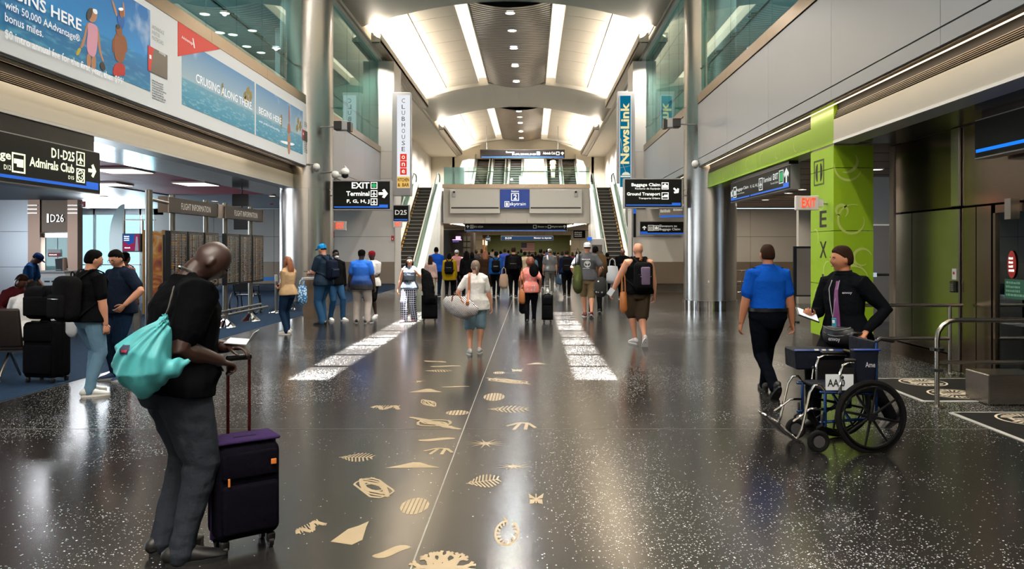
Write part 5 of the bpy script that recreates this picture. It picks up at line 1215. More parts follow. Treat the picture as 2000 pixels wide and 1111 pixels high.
    for i in (0,1):
        S,E,W=SH[i],EL[i],WR[i]
        cu_=1 if sleeve=='none' or top is None else .84; cl_=.8 if sleeve=='long' and top is not None else 1
        body.loft([S+(T(.262)-S)*.35,S,S.lerp(E,.35),S.lerp(E,.75),E,E.lerp(W,.25),E.lerp(W,.65),W],[.038*H*ag*cu_,.041*H*ag*cu_,.036*H*ag*cu_,.030*H*ag*(cu_ if cl_<1 else 1),.026*H*ag*cl_,.027*H*ag*cl_,.021*H*ag*cl_,.0155*H*ag],seg)
        K,A,hp=KN[i],AN[i],HIP[i]
        if legs!='long': body.loft([hp,hp.lerp(K,.5),K,K.lerp(A,.28),K.lerp(A,.7),A,A-V((0,0,.02*H))],[.054*H*gg**.5,.045*H*gg**.5,.034*H,.036*H*gg**.3,.024*H,.019*H,.018*H],seg)
        else: body.loft([hp,hp.lerp(K,.5),K,K.lerp(A,.3),A],[.045*H,.04*H,.028*H,.028*H,.018*H],8)
    bigh=detail>1
    hb_=B()
    for i in (0,1):
        sg=(1,-1)[i]; W,E=WR[i],EL[i]; d=(W-E).normalized(); 
        pnn=V(pn[i]) if pn[i] else (r*-sg); tn=V(thumbs[i]) if thumbs[i] else f+u*.5
        hand(body if bigh else hb_,W,d,pnn,s,tn,curl[i],8 if bigh else 5)
    me=remesh(body,vox,1 if bigh else 2,'body')
    if hb_.v:
        bm=bmesh.new(); bm.from_mesh(me); hm=hb_.mesh('h'); bm.from_mesh(hm); bm.to_mesh(me); bm.free(); bpy.data.meshes.remove(hm)
    me.materials.clear(); me.materials.append(sk); 
    bo=link('body',me,root,smooth=True,world=False,angle=1.5)
    # shirt
    parts={'body':bo,'root':root}
    def cloth(bb,nm,m,amp=fol,vx=vox,lab=None):
        q=remesh(bb,vx,2,nm)
        if amp: fold(q,amp,6/s,.5,NP*3.1)
        q.materials.clear(); q.materials.append(m); o=link(nm,q,root,smooth=True,world=False,label=lab,angle=1.5); parts[nm]=o; return o
    if top is not None:
        b=B(); k=1.05; add=.009*H
        z0=1 if tuck else 0
        tp=tor_p[z0:]; tr=tor_r[z0:]
        if not tuck: g5=g**.5; tp=[T(-.04-hem),T(-.01),T(.03)]+tp[3:]; tr=[(.122*H*g5,.084*H*g5*max(1,gt/g)**.5),(.121*H*g5,.083*H*g5*max(1,gt/g)**.5),(max(.108*H*g5,tor_r[2][0]),max(.076*H*g5,tor_r[2][1]))]+tr[3:]
        if tuck: tp=[T(.0),T(.03)]+tor_p[3:]; tr=[(tor_r[2][0]*.98,tor_r[2][1]*.98),(tor_r[2][0]*1.0,tor_r[2][1]*1.0)]+tor_r[3:]; tr[2]=(tr[2][0]*1.10,tr[2][1]*1.10)
        b.loft(tp+[T(.302)],[(a*k+add,c*k+add) for a,c in tr]+[(.047*H*g**.3,.047*H)],20,ref=r,cap=False)
        for sg in (-1,1): b.loft([T(.285)+r*sg*.02*H,T(.277)+r*sg*.055*H,T(.262)+r*sg*.085*H],[(.022*H,.034*H),(.024*H,.036*H),(.022*H,.034*H)],10)
        for i in (0,1):
            S,E,W=SH[i],EL[i],WR[i]; base_=S+(T(.255)-S)*.55
            if sleeve=='none': continue
            if sleeve=='short': b.loft([base_,S,S.lerp(E,.4),S.lerp(E,.72)],[.044*H*ag,.046*H*ag,.041*H*ag,.040*H*ag],12)
            elif sleeve=='half': b.loft([base_,S,S.lerp(E,.5),E.lerp(W,.1)],[.044*H*ag,.046*H*ag,.042*H*ag,.038*H*ag],12)
            else: b.loft([base_,S,S.lerp(E,.5),E,E.lerp(W,.5),E.lerp(W,.93)],[.045*H*ag,.047*H*ag,.040*H*ag,.034*H*ag,.030*H*ag,.023*H*ag],12)
        cloth(b,'top' if sleeve!='short' else 'shirt',top)
        if sleeve!='none': b=B(); b.torus(nb+u*.018*H+f*.002*H,u,.040*H*g**.3,.0065*H,20,6); b.build('collar',top,root,smooth=True,world=False)
    if bottom is not None:
        b=B(); k=1.03; add=.007*H
        zt=.045 if tuck else .02
        kk_=1.09 if tuck else 1.0
        b.loft([T(-.085),T(-.05),T(-.02),T(.0),T(zt)],[(a*k*kk_+add,c*k*kk_+add) for a,c in ((tor_r[0][0]*.62,tor_r[0][1]*.8),(tor_r[0][0],tor_r[0][1]),tor_r[1],tor_r[1],tor_r[2])],16,ref=r,cap=False)
        for i in (0,1):
            K,A,hp=KN[i],AN[i],HIP[i]; gl_=gg**.62*(1.0 if not fem else 1.04)
            kk=K.lerp(A,.05)
            if legs=='shorts': b.loft([hp+V((0,0,.02*H)),hp.lerp(K,.35),hp.lerp(K,.7),K.lerp(A,-.0)],[.058*H*gl_,.056*H*gl_,.050*H*gl_*flare,.050*H*gl_*flare],14)
            elif legs=='long':
                dz=V((0,0,-.018*H)); b.loft([hp+V((0,0,.02*H)),hp.lerp(K,.35),hp.lerp(K,.7),K,K.lerp(A,.35),K.lerp(A,.75),A+dz],[.064*H*gl_,.058*H*gl_,.049*H*gl_,.042*H*gl_**.7*flare**.4,.040*H*flare**.7,.034*H*flare,.034*H*flare],14)
        cloth(b,'trousers' if legs=='long' else 'shorts',bottom,amp=fol*1.1)
    # shoes
    for i in (0,1):
        A,fd=AN[i],FD[i]; upv=V((0,0,1)); upv=(upv-fd*upv.dot(fd)).normalized(); L=.152*H; 
        rr=fd.cross(upv); sol=B(); sh_=B(); heel=A-upv*.05*H-fd*.035*H
        fr_=lambda t,h: heel+fd*t*L+upv*h*H
        sh_.loft([fr_(0,.030),fr_(.12,.034),fr_(.35,.030),fr_(.6,.022),fr_(.85,.017),fr_(1.0,.014)],[(.020*H,.024*H),(.023*H,.029*H),(.025*H,.026*H),(.028*H,.019*H),(.026*H,.014*H),(.016*H,.009*H)],12,ref=rr)
        sh_.loft([A-upv*.03*H,A-upv*(.0-shoe_h)*H],[.024*H,.023*H],10)
        sh_.build('shoe',pm('shoe'+str(shoes),shoes,.5) ,root,smooth=True,world=False)
        lv=[];n=18
        for q in range(n):
            a=2*PI*q/n; t=.5+.56*math.cos(a); wv=.030*H*math.sin(a)*(1+.12*math.cos(a)); lv.append((t,wv))
        fs_=frame(heel,fd,rr); sol.prism([(t*L,w_) for t,w_ in lv],lambda a,c,w=0: heel+fd*a+rr*c+upv*w,.0,.013*H)
        sol.build('sole',pm('sole'+str(sole),sole,.6),root,world=False)
    # hair
    kind_,hc_=hair
    HM=HAIRC.get(hc_) if hc_ else None
    hs=lambda x,y,z: hc+Rh@(V((x,y,z))*s)
    if kind_ in ('short','long','pony','bun','bob','fade','afro'):
        b=B(); e=.0 if kind_!='fade' else -.004; nn=(24,16) if detail else (14,10)
        base=B(); base.ball((0,0,0),(1,1,1),nn[0]*(2 if detail>1 else 1),nn[1]*2 if detail>1 else nn[1])
        puff=(1.42 if kind_=='afro' else 1.0); vs=[]
        for v in base.v:
            x,y,z=v; k=1; qz=(max(0,1-z*z)+.004)**-.13 if z>0 else 1; x*=qz; y*=qz
            zz=z*(.122+e)*(puff if z>-.2 else 1); yy=y*(.103+e)*puff; xx=x*(.083+e)*puff
            # hairline: pull the face side inward
            zm=-.36 if y<-.25 else (-.36+(y+.25)/.45*.52 if y<.2 else .16+(min(y,.85)-.2)/.65*.50)
            if kind_ in('long','bob') and y<.35: zm=-.55
            t=(zm-z)/.20
            if t>0: q_=min(1,t); k=1-.20*q_; xx*=k; yy*=k; zz*=(1-.12*q_)
            n_=noise.noise(V((x*5,y*5,z*5+NP)))*.004
            vs.append(hs(xx*(1+n_*6),yy-.004,zz+.004))
        b.add(vs,base.f)
        if kind_=='long':
            b.loft([hs(0,-.055,.04),hs(0,-.085,-.06),hs(0,-.105,-.16),hs(0,-.10,-.27),hs(0,-.09,-.34)],[(.07*s,.04*s),(.085*s,.04*s),(.09*s,.035*s),(.075*s,.028*s),(.04*s,.015*s)],12,ref=r)
            for sg in (-1,1): b.loft([hs(sg*.07,.0,.04),hs(sg*.085,.0,-.06),hs(sg*.085,.01,-.17),hs(sg*.07,.015,-.26)],[.022*s,.024*s,.022*s,.01*s],8)
        if kind_=='pony':
            b.loft([hs(0,-.09,-.0),hs(0,-.115,-.03),hs(0,-.115,-.09),hs(0,-.10,-.16)],[.022*s,.026*s,.024*s,.012*s],10)
        if kind_=='bun': b.ball(hs(0,-.10,.04),.04*s,12,8)
        if kind_=='bob':
            b.loft([hs(0,-.04,.03),hs(0,-.06,-.05),hs(0,-.06,-.12)],[(.085*s,.06*s),(.09*s,.06*s),(.07*s,.04*s)],12,ref=r)
        b.build('hair',HM,root,smooth=True,world=False)
    if kind_ in ('cap','beret','hood','capback'):
        m=hc_; b=B(); n=20
        Rc=Rh
        prof=[(.090,.012),(.092,.045),(.088,.078),(.068,.105),(.036,.119),(.006,.123)]
        vs=[];fs=[]
        for rr_,zz in prof:
            for q in range(n): a=2*PI*q/n; vs.append(hs(rr_*.93*math.cos(a),rr_*1.12*math.sin(a)-.002,zz))
        for i in range(len(prof)-1):
            for q in range(n): fs.append((i*n+q,i*n+(q+1)%n,(i+1)*n+(q+1)%n,(i+1)*n+q))
        fs+= [tuple(reversed(range(n))),tuple(range((len(prof)-1)*n,len(prof)*n))]
        b.add(vs,fs); b.build('cap',m,root,smooth=True,world=False)
        sgb=-1 if kind_=='capback' else 1
        if kind_!='beret':
            b=B(); pts=[(.075*math.cos(a),sgb*(.08+.085*math.sin(a))) for a in [PI*q/10 for q in range(11)]]
            b.prism(pts,lambda a,c,w=0: hs(a,c,.022+w-.1*(abs(c)-.08)**1*.9),0,.005); b.build('cap_brim',m,root,world=False)
        else:
            b=B(); b.prism([(.06*math.cos(a),.075+.055*math.sin(a)) for a in [PI*q/8 for q in range(9)]],lambda a,c,w=0: hs(a,c,.03+w),0,.006); b.build('cap_brim',m,root,world=False)
        b=B(); b.ball(hs(0,0,.124),.007*s,8,5); b.build('cap_button',m,root,world=False)
        if kind_!='hood':
            b=B(); b.ball(hs(0,-.012,.0),(.0795*s,.090*s,.045*s),16,10,Rh); b.build('hair',HAIRC['black'] if skin in('dark','brown') else HAIRC['brown'],root,smooth=True,world=False)
    # eyes, brows, lips
    if detail>0:
        for sg in (-1,1):
            b=B(); b.ball(hs(sg*.031,.070,.003),(.0115*s,.0115*s,.0075*s),12,8,Rh); b.build('eye',EYEW,root,smooth=True,world=False)
            b=B(); b.ball(hs(sg*.031,.0795,.003),(.0048*s,.003*s,.0048*s),8,6,Rh); b.build('iris',EYED,root,smooth=True,world=False)
            b=B(); b.loft([hs(sg*.014,.089,.020),hs(sg*.030,.089,.025),hs(sg*.046,.079,.021)],[.0028*s,.0034*s,.002*s],6); b.build('eyebrow',HM or HAIRC['black'],root,smooth=True,world=False)
        b=B(); b.loft([hs(-.021,.083,-.0565),hs(-.008,.0905,-.055),hs(0,.0915,-.0565),hs(.008,.0905,-.055),hs(.021,.083,-.0565)],[.002*s,.005*s,.005*s,.005*s,.002*s],6); b.build('lips',pm('lips_'+skin,{'light':'#a85c50','tan':'#8a4a3c','brown':'#5a2c26','dark':'#3b1c18'}[skin],.5),root,smooth=True,world=False)
    parts.update(dict(H=H,s=s,neck=neck,u=u,r=r,f=f,T=T,hc=hc,hs=hs,SH=SH,EL=EL,WR=WR,tor=(tor_p,tor_r),P0=P0,Rt=Rt,KN=KN,AN=AN,HIP=HIP,Rh=Rh))
    return parts
def W_(pp,v): return pp['root'].matrix_basis@V(v)
def M(pp): return pp['root'].matrix_basis
def mask(pp,m):
    hs=pp['hs']; s=pp['s']; b=B(); base=B(); base.ball((0,0,0),(1,1,1),16,12)
    vs=[hs(v.x*.056*(1-.25*max(0,-v.z)),.040+v.y*.070,-.050+v.z*.046) for v in base.v]; b.add(vs,base.f); b.build('face_mask',m,pp['root'],smooth=True,world=False)
    for sg in (-1,1): b=B(); b.cyl(hs(sg*.055,.06,-.03),hs(sg*.08,-.01,-.0),.0015*s,6); b.build('mask_strap',m,pp['root'],world=False)
def glasses(pp):
    hs=pp['hs']; s=pp['s']
    for sg in (-1,1):
        b=B(); b.torus(hs(sg*.031,.092,.002),pp['Rh']@YP,.020*s,.0022*s,16,5); b.build('glasses_rim',BLACK,pp['root'],world=False)
        b=B(); b.cyl(hs(sg*.050,.088,.004),hs(sg*.080,-.005,.004),.002*s,6); b.build('glasses_arm',BLACK,pp['root'],world=False)
    b=B(); b.cyl(hs(-.012,.094,.004),hs(.012,.094,.004),.002*s,6); b.build('glasses_bridge',BLACK,pp['root'],world=False)
# ---------------------------------------------------------------- bags
BKM=fab('bag_black','#121214'); ZIP=pm('zip_metal','#9a9894',.3,metal=1); ORG=pm('orange_tag','#c9702c',.5)
def backpack(label,pp,w=.32,h=.46,d=.2,m=None,m2=None,off=.0,zo=-.02,straps=True,pan=None,group=None,lab=None,sl=None):
    """worn on the back of pp: built in the wearer's frame, a thing of its own"""
    m=m or BKM; m2=m2 or m; T,r,u,f,H=pp['T'],pp['r'],pp['u'],pp['f'],pp['H']; R=pp['Rt']
    dep=pp['tor'][1][4][1]
    c=T(.15+zo)-f*(dep*1.05+.018*H*0+d/2+.012+off)
    root=empty('backpack',M(pp)@c,label,'backpack',group); mb=M(pp)
    def bl(b,nm,mm,sm=True,**k): b.v=[mb@v for v in b.v]; return b.build(nm,mm,root,smooth=sm,**k)
    b=B(); q=c; b.rbox(q,(w,d,h),min(w,d)*.42,R,4); o=B(); o.v=b.v; o.f=b.f; me=None; bl(b,'bag_body',m)
    b=B(); b.rbox(c-f*(d/2+.01)-u*h*.16,(w*.82,.07,h*.50),.03,R,3); bl(b,'front_pocket',m2)
    b=B(); b.torus(c+u*(h/2+.012)+f*d*.25,f,.032,.008,12,6,0,PI*2); bl(b,'grab_loop',m)
    b=B(); b.loft([c-f*(d/2+.046)-u*h*.0-r*w*.3,c-f*(d/2+.05)-u*h*(-.0),c-f*(d/2+.046)+r*w*.3],[.004]*3,6); bl(b,'zip',ZIP)
    if pan: b=B(); b.rbox(c-f*(d/2+.03)+u*h*.02,(w*.5,.05,h*.62),.03,R,3); bl(b,'panel',pan)
    if straps:
        for i,sg in ((0,1),(1,-1)):
            S=pp['SH'][i]; k=.62
            base=T(.262); sp=base+(S-base)*k; dd=dep
            pts=[c+u*h*.42+f*d*.4+r*sg*.06*k, sp+u*.052*H-f*.035*H, sp+u*.056*H+f*.0*H, sp+u*.035*H+f*.052*H, sp-u*.03*H+f*(dd+.022*H*.6), T(.15)+r*sg*pp['tor'][1][4][0]*.80+f*(dd*.78), T(.10)+r*sg*(pp['tor'][1][4][0]*1.12)-f*.0, c-u*h*.36+r*sg*w*.4+f*d*.3]
            b=B(); b.loft(pts,[(.022,.007)]*len(pts),8,ref=r if True else None); bl(b,'strap',sl or m)
    return root
def suitcase(label,X,Y,rot,W=.40,D=.24,Ht=.56,m=None,side=None,handle=.5,hm=None,acc=None,group=None,pocket=True,wheels=.05,tilt=0):
    m=m or fab('case_black','#0d0d10'); root=empty('suitcase',(X,Y,0),label,'suitcase',group,rz=math.radians(rot)); root.rotation_euler[0]=tilt
    z0=wheels+.02; c=V((0,0,z0+Ht/2))
    b=B(); b.rbox(c,(W,D,Ht),.05,seg=4); b.build('shell',m,root,smooth=True,world=False)
    b=B(); b.rbox(c+V((0,0,0)),(W+.012,.02,Ht+.012),.05,seg=4); b.build('piping',side or m,root,smooth=True,world=False)
    if pocket:
        b=B(); b.rbox((0,-D/2-.012,z0+Ht*.34),(W*.86,.05,Ht*.52),.022); b.build('front_pocket',m,root,smooth=True,world=False)
        b=B(); b.rbox((0,-D/2-.008,z0+Ht*.80),(W*.86,.035,Ht*.28),.02); b.build('front_pocket',m,root,smooth=True,world=False)
    b=B(); b.loft([V((-.07,-D*.1,z0+Ht)),V((-.06,-D*.1,z0+Ht+.022)),V((.06,-D*.1,z0+Ht+.022)),V((.07,-D*.1,z0+Ht))],[(.012,.012)]*4,8); b.build('carry_handle',acc or m,root,smooth=True,world=False)
    for sx in (-1,1):
        for sy in (-1,1):
            x,y=sx*(W/2-.05),sy*(D/2-.04)
            b=B(); b.cyl((x-.012,y,wheels*.5),(x+.012,y,wheels*.5),wheels*.5,14); b.build('wheel',BLACK,root,smooth=True,world=False)
            b=B(); b.rbox((x,y,wheels*.5+wheels*.45),(.05,.045,wheels*.9),.012); b.build('wheel_housing',BLACK,root,smooth=True,world=False)
    if handle:
        for sx in (-1,1):
            b=B(); b.cyl((sx*W*.17,D/2-.02,z0+Ht-.02),(sx*W*.17,D/2-.02,z0+Ht+handle),.009,8); b.build('handle_tube',hm or ZIP,root,smooth=True,world=False)
        b=B(); b.rbox((0,D/2-.02,z0+Ht+handle),(W*.42,.03,.035),.012); b.build('grip',BLACK,root,smooth=True,world=False)
    return root
def tote(label,X,Y,Z,W,D,Ht,m,rot=0,loop=.25,cat='bag',lm=None,name='bag',squash=.75):
    root=empty(name,(X,Y,Z),label,cat,rz=math.radians(rot))
    b=B(); b.loft([V((0,0,0.01)),V((0,0,Ht*.12)),V((0,0,Ht*.6)),V((0,0,Ht))],[(W*.44,D*.42),(W*.5,D*.5),(W*.48,D*.4),(W*.5*squash,D*.12)],16,ref=XP); me=b.mesh('bag_body'); fold(me,.012,9); me.materials.append(m); link('bag_body',me,root,smooth=True,world=False,angle=1.5)
    for sy in (-1,1):
        b=B(); b.loft([V((-W*.25,sy*D*.1,Ht*.9)),V((-W*.17,0,Ht+loop*.75)),V((0,0,Ht+loop)),V((W*.17,0,Ht+loop*.75)),V((W*.25,sy*D*.1,Ht*.9))],[(.012,.004)]*5,6); b.build('strap',lm or m,root,smooth=True,world=False)
    return root
PX=lambda px,py,Y: V((wx(px,Y),Y,wz(py,Y)))
JEAN=fab('jeans_blue','#27496b'); JEANL=fab('jeans_light','#5f7f95'); JEAND=fab('jeans_dark','#16263c'); BLKF=fab('cloth_black','#0d0e10'); GREYF=fab('cloth_grey','#45464a')
def L(X,Y,rot,x,y,z):
    a=math.radians(rot); dx,dy=x-X,y-Y; return (dx*math.cos(a)+dy*math.sin(a),-dx*math.sin(a)+dy*math.cos(a),z)
WHITEF=fab('cloth_white','#e2dfda'); NAVYF=fab('cloth_navy','#151d2b'); KHAKI=fab('cloth_khaki','#8d7a5c'); OLIVE=fab('cloth_olive','#3f4529')
# 1 near man ------------------------------------------------------------
p=person('large bald man in black tee and grey jeans holding a purple suitcase handle',-1.95,4.20,1.80,-50,'dark',('none',None),fab('tee_black','#08090b'),fab('jeans_grey','#2a2e35'),'#060607','#0b0b0b',
  lean=.14,bow=.70,look=-.25,g=1.42,gt=1.42,feet=((.125,.0,0,0,-.25),(-.11,-.03,0,0,.2)),hands=((.17,.18,1.075),(.03,.27,1.13)),flare=1.12,vox=.0075,fol=.012,curl=(1.0,.6),elb=((.5,-1,-.7),(-.6,-.6,-.8)),detail=2,pn=((0,-.3,-1),(0,-.2,-1)),thumbs=((-1,.3,.2),(1,.3,.2)))
b=B(); b.torus(p['neck']+p['u']*.035,(p['u']+V((0,.6,0))).normalized(),.068,.006,24,6); b.build('necklace',pm('silver','#a9a49a',.25,metal=1),p['root'],smooth=True,world=False)
b=B(); q=p['WR'][0].lerp(p['EL'][0],.12); b.loft([q,q.lerp(p['EL'][0],.1)],[.031,.031],14,cap=False); b.build('wristwatch',pm('watch_white','#cfccc6',.4),p['root'],smooth=True,world=False)
b=B()
q=W_(p,(.08,.35,1.165)); paper=empty('boarding_pass',q,'folded white paper held by the large bald man','paper'); 
b.add([q+V(v) for v in ((-.10,-.05,-.01),(.03,-.06,-.015),(.03,.05,.0),(-.10,.05,.01),(.03,-.06,-.015),(.07,-.05,.05),(.07,.04,.06),(.03,.05,.0))],[(0,1,2,3),(4,5,6,7)]); b.v=b.v; o=b.build('sheet',pm('paper_white','#d7dbe2',.6),paper); mo=o.modifiers.new('t','SOLIDIFY'); mo.thickness=.002
# teal drawstring bag
TQ=pm('teal_nylon','#459da1',.55,var=.12,vs=5,bump=.35,bs=9)
Yb=3.80; b=B()
def bp(px,py,dy=0): return PX(px,py,Yb+dy)
b.loft([bp(318,628,.06),bp(300,655,.03),bp(278,690,0),bp(275,725,0),bp(285,752,.02)],[(.025,.03),(.075,.06),(.135,.085),(.140,.09),(.085,.06)],20,ref=XP)
b.loft([bp(240,705,.02),bp(280,722,-.01),bp(318,722,.02),bp(342,716,.04),bp(366,704,.07)],[(.05,.07),(.075,.10),(.065,.075),(.045,.045),(.012,.018)],16,ref=YP)
b.loft([bp(322,616,.07),bp(318,640,.06),bp(312,700,.05)],[(.014,.014),(.035,.03),(.06,.05)],12,ref=XP)
me=remesh(b,.007,3,'bag_body')
fold(me,1,fn=lambda q: .0065*math.sin(math.atan2(q.z-wz(616,Yb),q.x-wx(322,Yb))*26+noise.noise(q*5)*3)+.012*noise.noise(q*7))
me.update(); me.materials.clear(); me.materials.append(TQ)
bag=empty('drawstring_bag',bp(285,760),'turquoise drawstring bag slung on the back of the large bald man','bag'); link('bag_body',me,bag,smooth=True,angle=1.5)
bd=BVHTree.FromPolygons([v.co.copy() for v in me.vertices],[list(q.vertices) for q in me.polygons])
def decal(bvh,frm,pts,m,parent,nm,d=YP,eps=.004):
    b=B(); n=6; us=[q[0] for q in pts]; vs_=[q[1] for q in pts]; u0,u1,v0,v1=min(us),max(us),min(vs_),max(vs_); vv=[];ff=[]
    for i in range(n+1):
        for j in range(n+1):
            P_=frm(u0+(u1-u0)*i/n,v0+(v1-v0)*j/n); h=bvh.ray_cast(P_-d*.7,d); vv.append((h[0] if h[0] is not None else P_)-d*eps)
    for i in range(n):
        for j in range(n): a=i*(n+1)+j; ff.append((a,a+1,a+n+2,a+n+1))
    b.add(vv,ff); me_=b.mesh(nm,False); me_.materials.append(m); return link(nm,me_,parent)
decal(bd,frame(bp(250,688),XP,ZP),rect(0,0,.045,.045),pm('label_navy','#1b2440',.6),bag,'label_patch'); decal(bd,frame(bp(254,684),XP,ZP),rect(0,0,.026,.012),pm('label_red','#a33a48',.6),bag,'label_mark',eps=.007)
for e_ in ((.05,.01),(.09,-.0)):
    b=B(); b.loft([bp(322,618,.07),bp(330,600,.12),bp(340,560,.16)],[.006]*3,6)
b.build('cord',BLACK,bag,smooth=True)
b=B(); b.loft([bp(262,742,-.065),bp(270,757,-.055)],[.012,.006],8); b.build('zip_opening',BLACK,bag,smooth=True)
# purple suitcase
PUR=fab('case_purple','#0b0a11'); PURT=fab('case_purple_top','#2c2040')
su=suitcase('dark purple soft suitcase with red handle tubes and orange tags, beside the bald man',-1.63,4.35,36,W=.35,D=.24,Ht=.52,m=PUR,side=PURT,handle=.46,hm=pm('tube_red','#5c1a1a',.25,metal=.8),acc=fab('handle_dark','#1a1524'),wheels=.06)
for q,d_ in (((.12,-.157,.50),(.03,.006,.03)),((-.12,-.16,.42),(.012,.008,.045)),((-.05,-.05,.625),(.05,.03,.008)),((.19,0,.36),(.006,.02,.06))):
    b=B(); b.rbox(q,d_,.003); b.build('tag',ORG,su,world=False)
b=B(); b.rbox((0,0,.62),(.35,.22,.02),.01); b.build('top_panel',PURT,su,smooth=True,world=False)
# 2 wheelchair ------------------------------------------------------------
wc_=empty('wheelchair',(2.78,6.62,0),'folding wheelchair with navy pouches and black wheels pushed by the man in the tie','wheelchair',rz=math.radians(94))
NV=pm('navy_vinyl','#060b18',.6,spec=.15,bump=.3,bs=14); FRM=pm('frame_blue','#0d2c58',.25,metal=.7); TYRE=pm('tyre','#070707',.8,spec=.15)
def wb(nm,m,fn,parent=wc_,sm=True,lab=None): b=B(); fn(b); return b.build(nm,m,parent,smooth=sm,world=False,label=lab)
for sg in (-1,1):
    x=sg*.285; c=(x,0,.305)
    wh=wb('wheel',TYRE,lambda b: b.torus(c,XP,.280,.025,48,8))
    b=B(); b.torus(c,XP,.258,.012,40,6); b.build('rim',pm('rim_black','#1a1a1b',.3,metal=.6),wh,smooth=True,world=False)
    b=B(); b.torus((x+sg*.035,0,.305),XP,.25,.009,40,6); b.build('push_rim',pm('push_rim','#2a2a2a',.2,metal=.8),wh,smooth=True,world=False)
    b=B(); b.cyl((x-.03,0,.305),(x+.03,0,.305),.035,16); b.build('hub',BLACK,wh,smooth=True,world=False)
    for k in range(8):
        a=k*PI/4+.2; b=B(); b.loft([V((x,.03*math.cos(a),.305+.03*math.sin(a))),V((x,.255*math.cos(a),.305+.255*math.sin(a)))],[(.007,.014),(.005,.010)],6,ref=XP,cap=False); b.build('spoke',MATS['rim_black'],wh,world=False)
    cx,cyy=sg*.23,.42
    cw_=wb('caster',TYRE,lambda b: b.torus((cx,cyy,.095),XP,.072,.023,24,8)); b=B(); b.cyl((cx-.02,cyy,.095),(cx+.02,cyy,.095),.05,14); b.build('hub',pm('caster_hub','#3a3a3c',.4),cw_,smooth=True,world=False)
    wb('caster_fork',BLACK,lambda b: b.loft([V((cx+.035,cyy,.095)),V((cx+.035,cyy-.01,.2)),V((cx,cyy-.03,.23)),V((cx,cyy-.03,.32))],[.012]*4,8))
    xf=sg*.225; t=lambda pts,r=.0125:(lambda b: b.loft([V(q) for q in pts],[r]*len(pts),8))
    wb('side_tube',FRM,t([(xf,-.08,.30),(xf,-.08,.93)]));wb('side_tube',FRM,t([(xf,.36,.22),(xf,.36,.50)],.014)); wb('side_tube',FRM,t([(xf,-.08,.48),(xf,.40,.50)])); wb('side_tube',FRM,t([(xf,-.08,.28),(xf,.40,.25)]))
    wb('armrest_tube',CHROME,t([(xf,-.06,.50),(xf,-.06,.72),(xf,-.02,.745),(xf,.16,.745),(xf,.21,.72),(xf,.23,.66),(xf,.23,.50)]))
    wb('arm_pad',BLACK,lambda b: b.rbox((xf,.06,.765),(.05,.26,.03),.012)); wb('side_panel',BLACK,lambda b: b.bb(xf-.004,xf+.004,-.05,.22,.50,.70))
    wb('push_handle',BLACK,t([(xf,-.08,.92),(xf,-.11,.94),(xf,-.22,.92)],.018))
    wb('hanger_tube',CHROME,t([(xf,.36,.50),(xf,.40,.56),(xf,.45,.56),(xf,.49,.50),(xf,.56,.20),(xf,.60,.12)])); wb('hanger_tube',CHROME,t([(xf-sg*.02,.38,.36),(xf-sg*.02,.48,.36),(xf-sg*.02,.56,.30),(xf-sg*.02,.62,.26)],.010))
    wb("footplate",BLACK,lambda b: b.rbox((sg*.125,.67,.17),(.19,.25,.018),.008,Matrix.Rotation(.75,3,"X")))
    wb('footplate_edge',CHROME,t([(sg*.03,.765,.26),(sg*.20,.765,.26),(sg*.222,.72,.22),(sg*.222,.58,.09)],.009))
    wb('brake',CHROME,t([(xf+sg*.03,.26,.50),(xf+sg*.05,.24,.62)],.008)); wb('brake_grip',BLACK,lambda b: b.ball((xf+sg*.05,.24,.63),.016,8,6))
wb('cross_brace',FRM,lambda b: b.loft([V((-.22,.10,.48)),V((.22,.10,.26))],[.012,.012],8)); wb('cross_brace',FRM,lambda b: b.loft([V((.22,.14,.48)),V((-.22,.14,.26))],[.012,.012],8))
wb('seat',NV,lambda b: b.rbox((0,.15,.515),(.44,.42,.03),.012)); wb('backrest',NV,lambda b: b.rbox((0,-.075,.72),(.44,.03,.40),.012)); wb('cross_bar',pm('bar_bronze','#6e6653',.3,metal=.8),lambda b: b.loft([V((-.22,-.02,.79)),V((.22,-.02,.79))],[.012,.012],8))
R94=frame((2.78,6.62,0),XP,ZP)
# pouch bags hung on the back, signs
def hangbag(nm,label,px0,px1,pt,pb,Y,th,m,taper=.1,cat='bag'):
    r=empty(nm,(wx((px0+px1)/2,Y),Y,wz(pb,Y)),label,cat)
    zt_,zb__=wz(pt,Y),wz(pb,Y); x0,x1=wx(px0,Y),wx(px1,Y); dx=(x1-x0)*taper; b=B()
    F=[(x0+dx,zb__),(x1-dx*1.4,zb__),(x1,zt_),(x0,zt_)]
    b.prism(F,frame((0,Y,0),XP,ZP),-th,0); o=b.build('pouch',m,r,bevel=.012); 
    b=B(); b.loft([V((x0,Y-.005,zt_)),V((x1,Y-.005,zt_))],[.009,.009],6); b.build('rim_tape',pm('tape_blue','#1c3a86',.4),r,smooth=True)
    return r,frame((0,Y,0),XP,ZP)
r,f_=hangbag('pouch_bag','long navy bag lying across the wheelchair armrests',1553,1660,684,722,6.9,.30,NV,.02)
for k in range(3):
    u0=wx(1590+k*14,6.9); b=B(); b.bb(u0,u0+.035,6.88,6.9,wz(684,6.9)+.0,wz(684,6.9)+.012); b.build('buckle',TRIMW,r)
r,f_=hangbag('pouch_bag','navy seat-back pouch with pale lettering hung on the wheelchair handles',1668,1718,683,748,6.36,.10,NV,.14)
text('Ame',f_,(wx(1690,6.36),wz(717,6.36),wx(1709,6.36),wz(707,6.36)),pm('ink_pale','#c8c4cc',.5),r,w=.004)
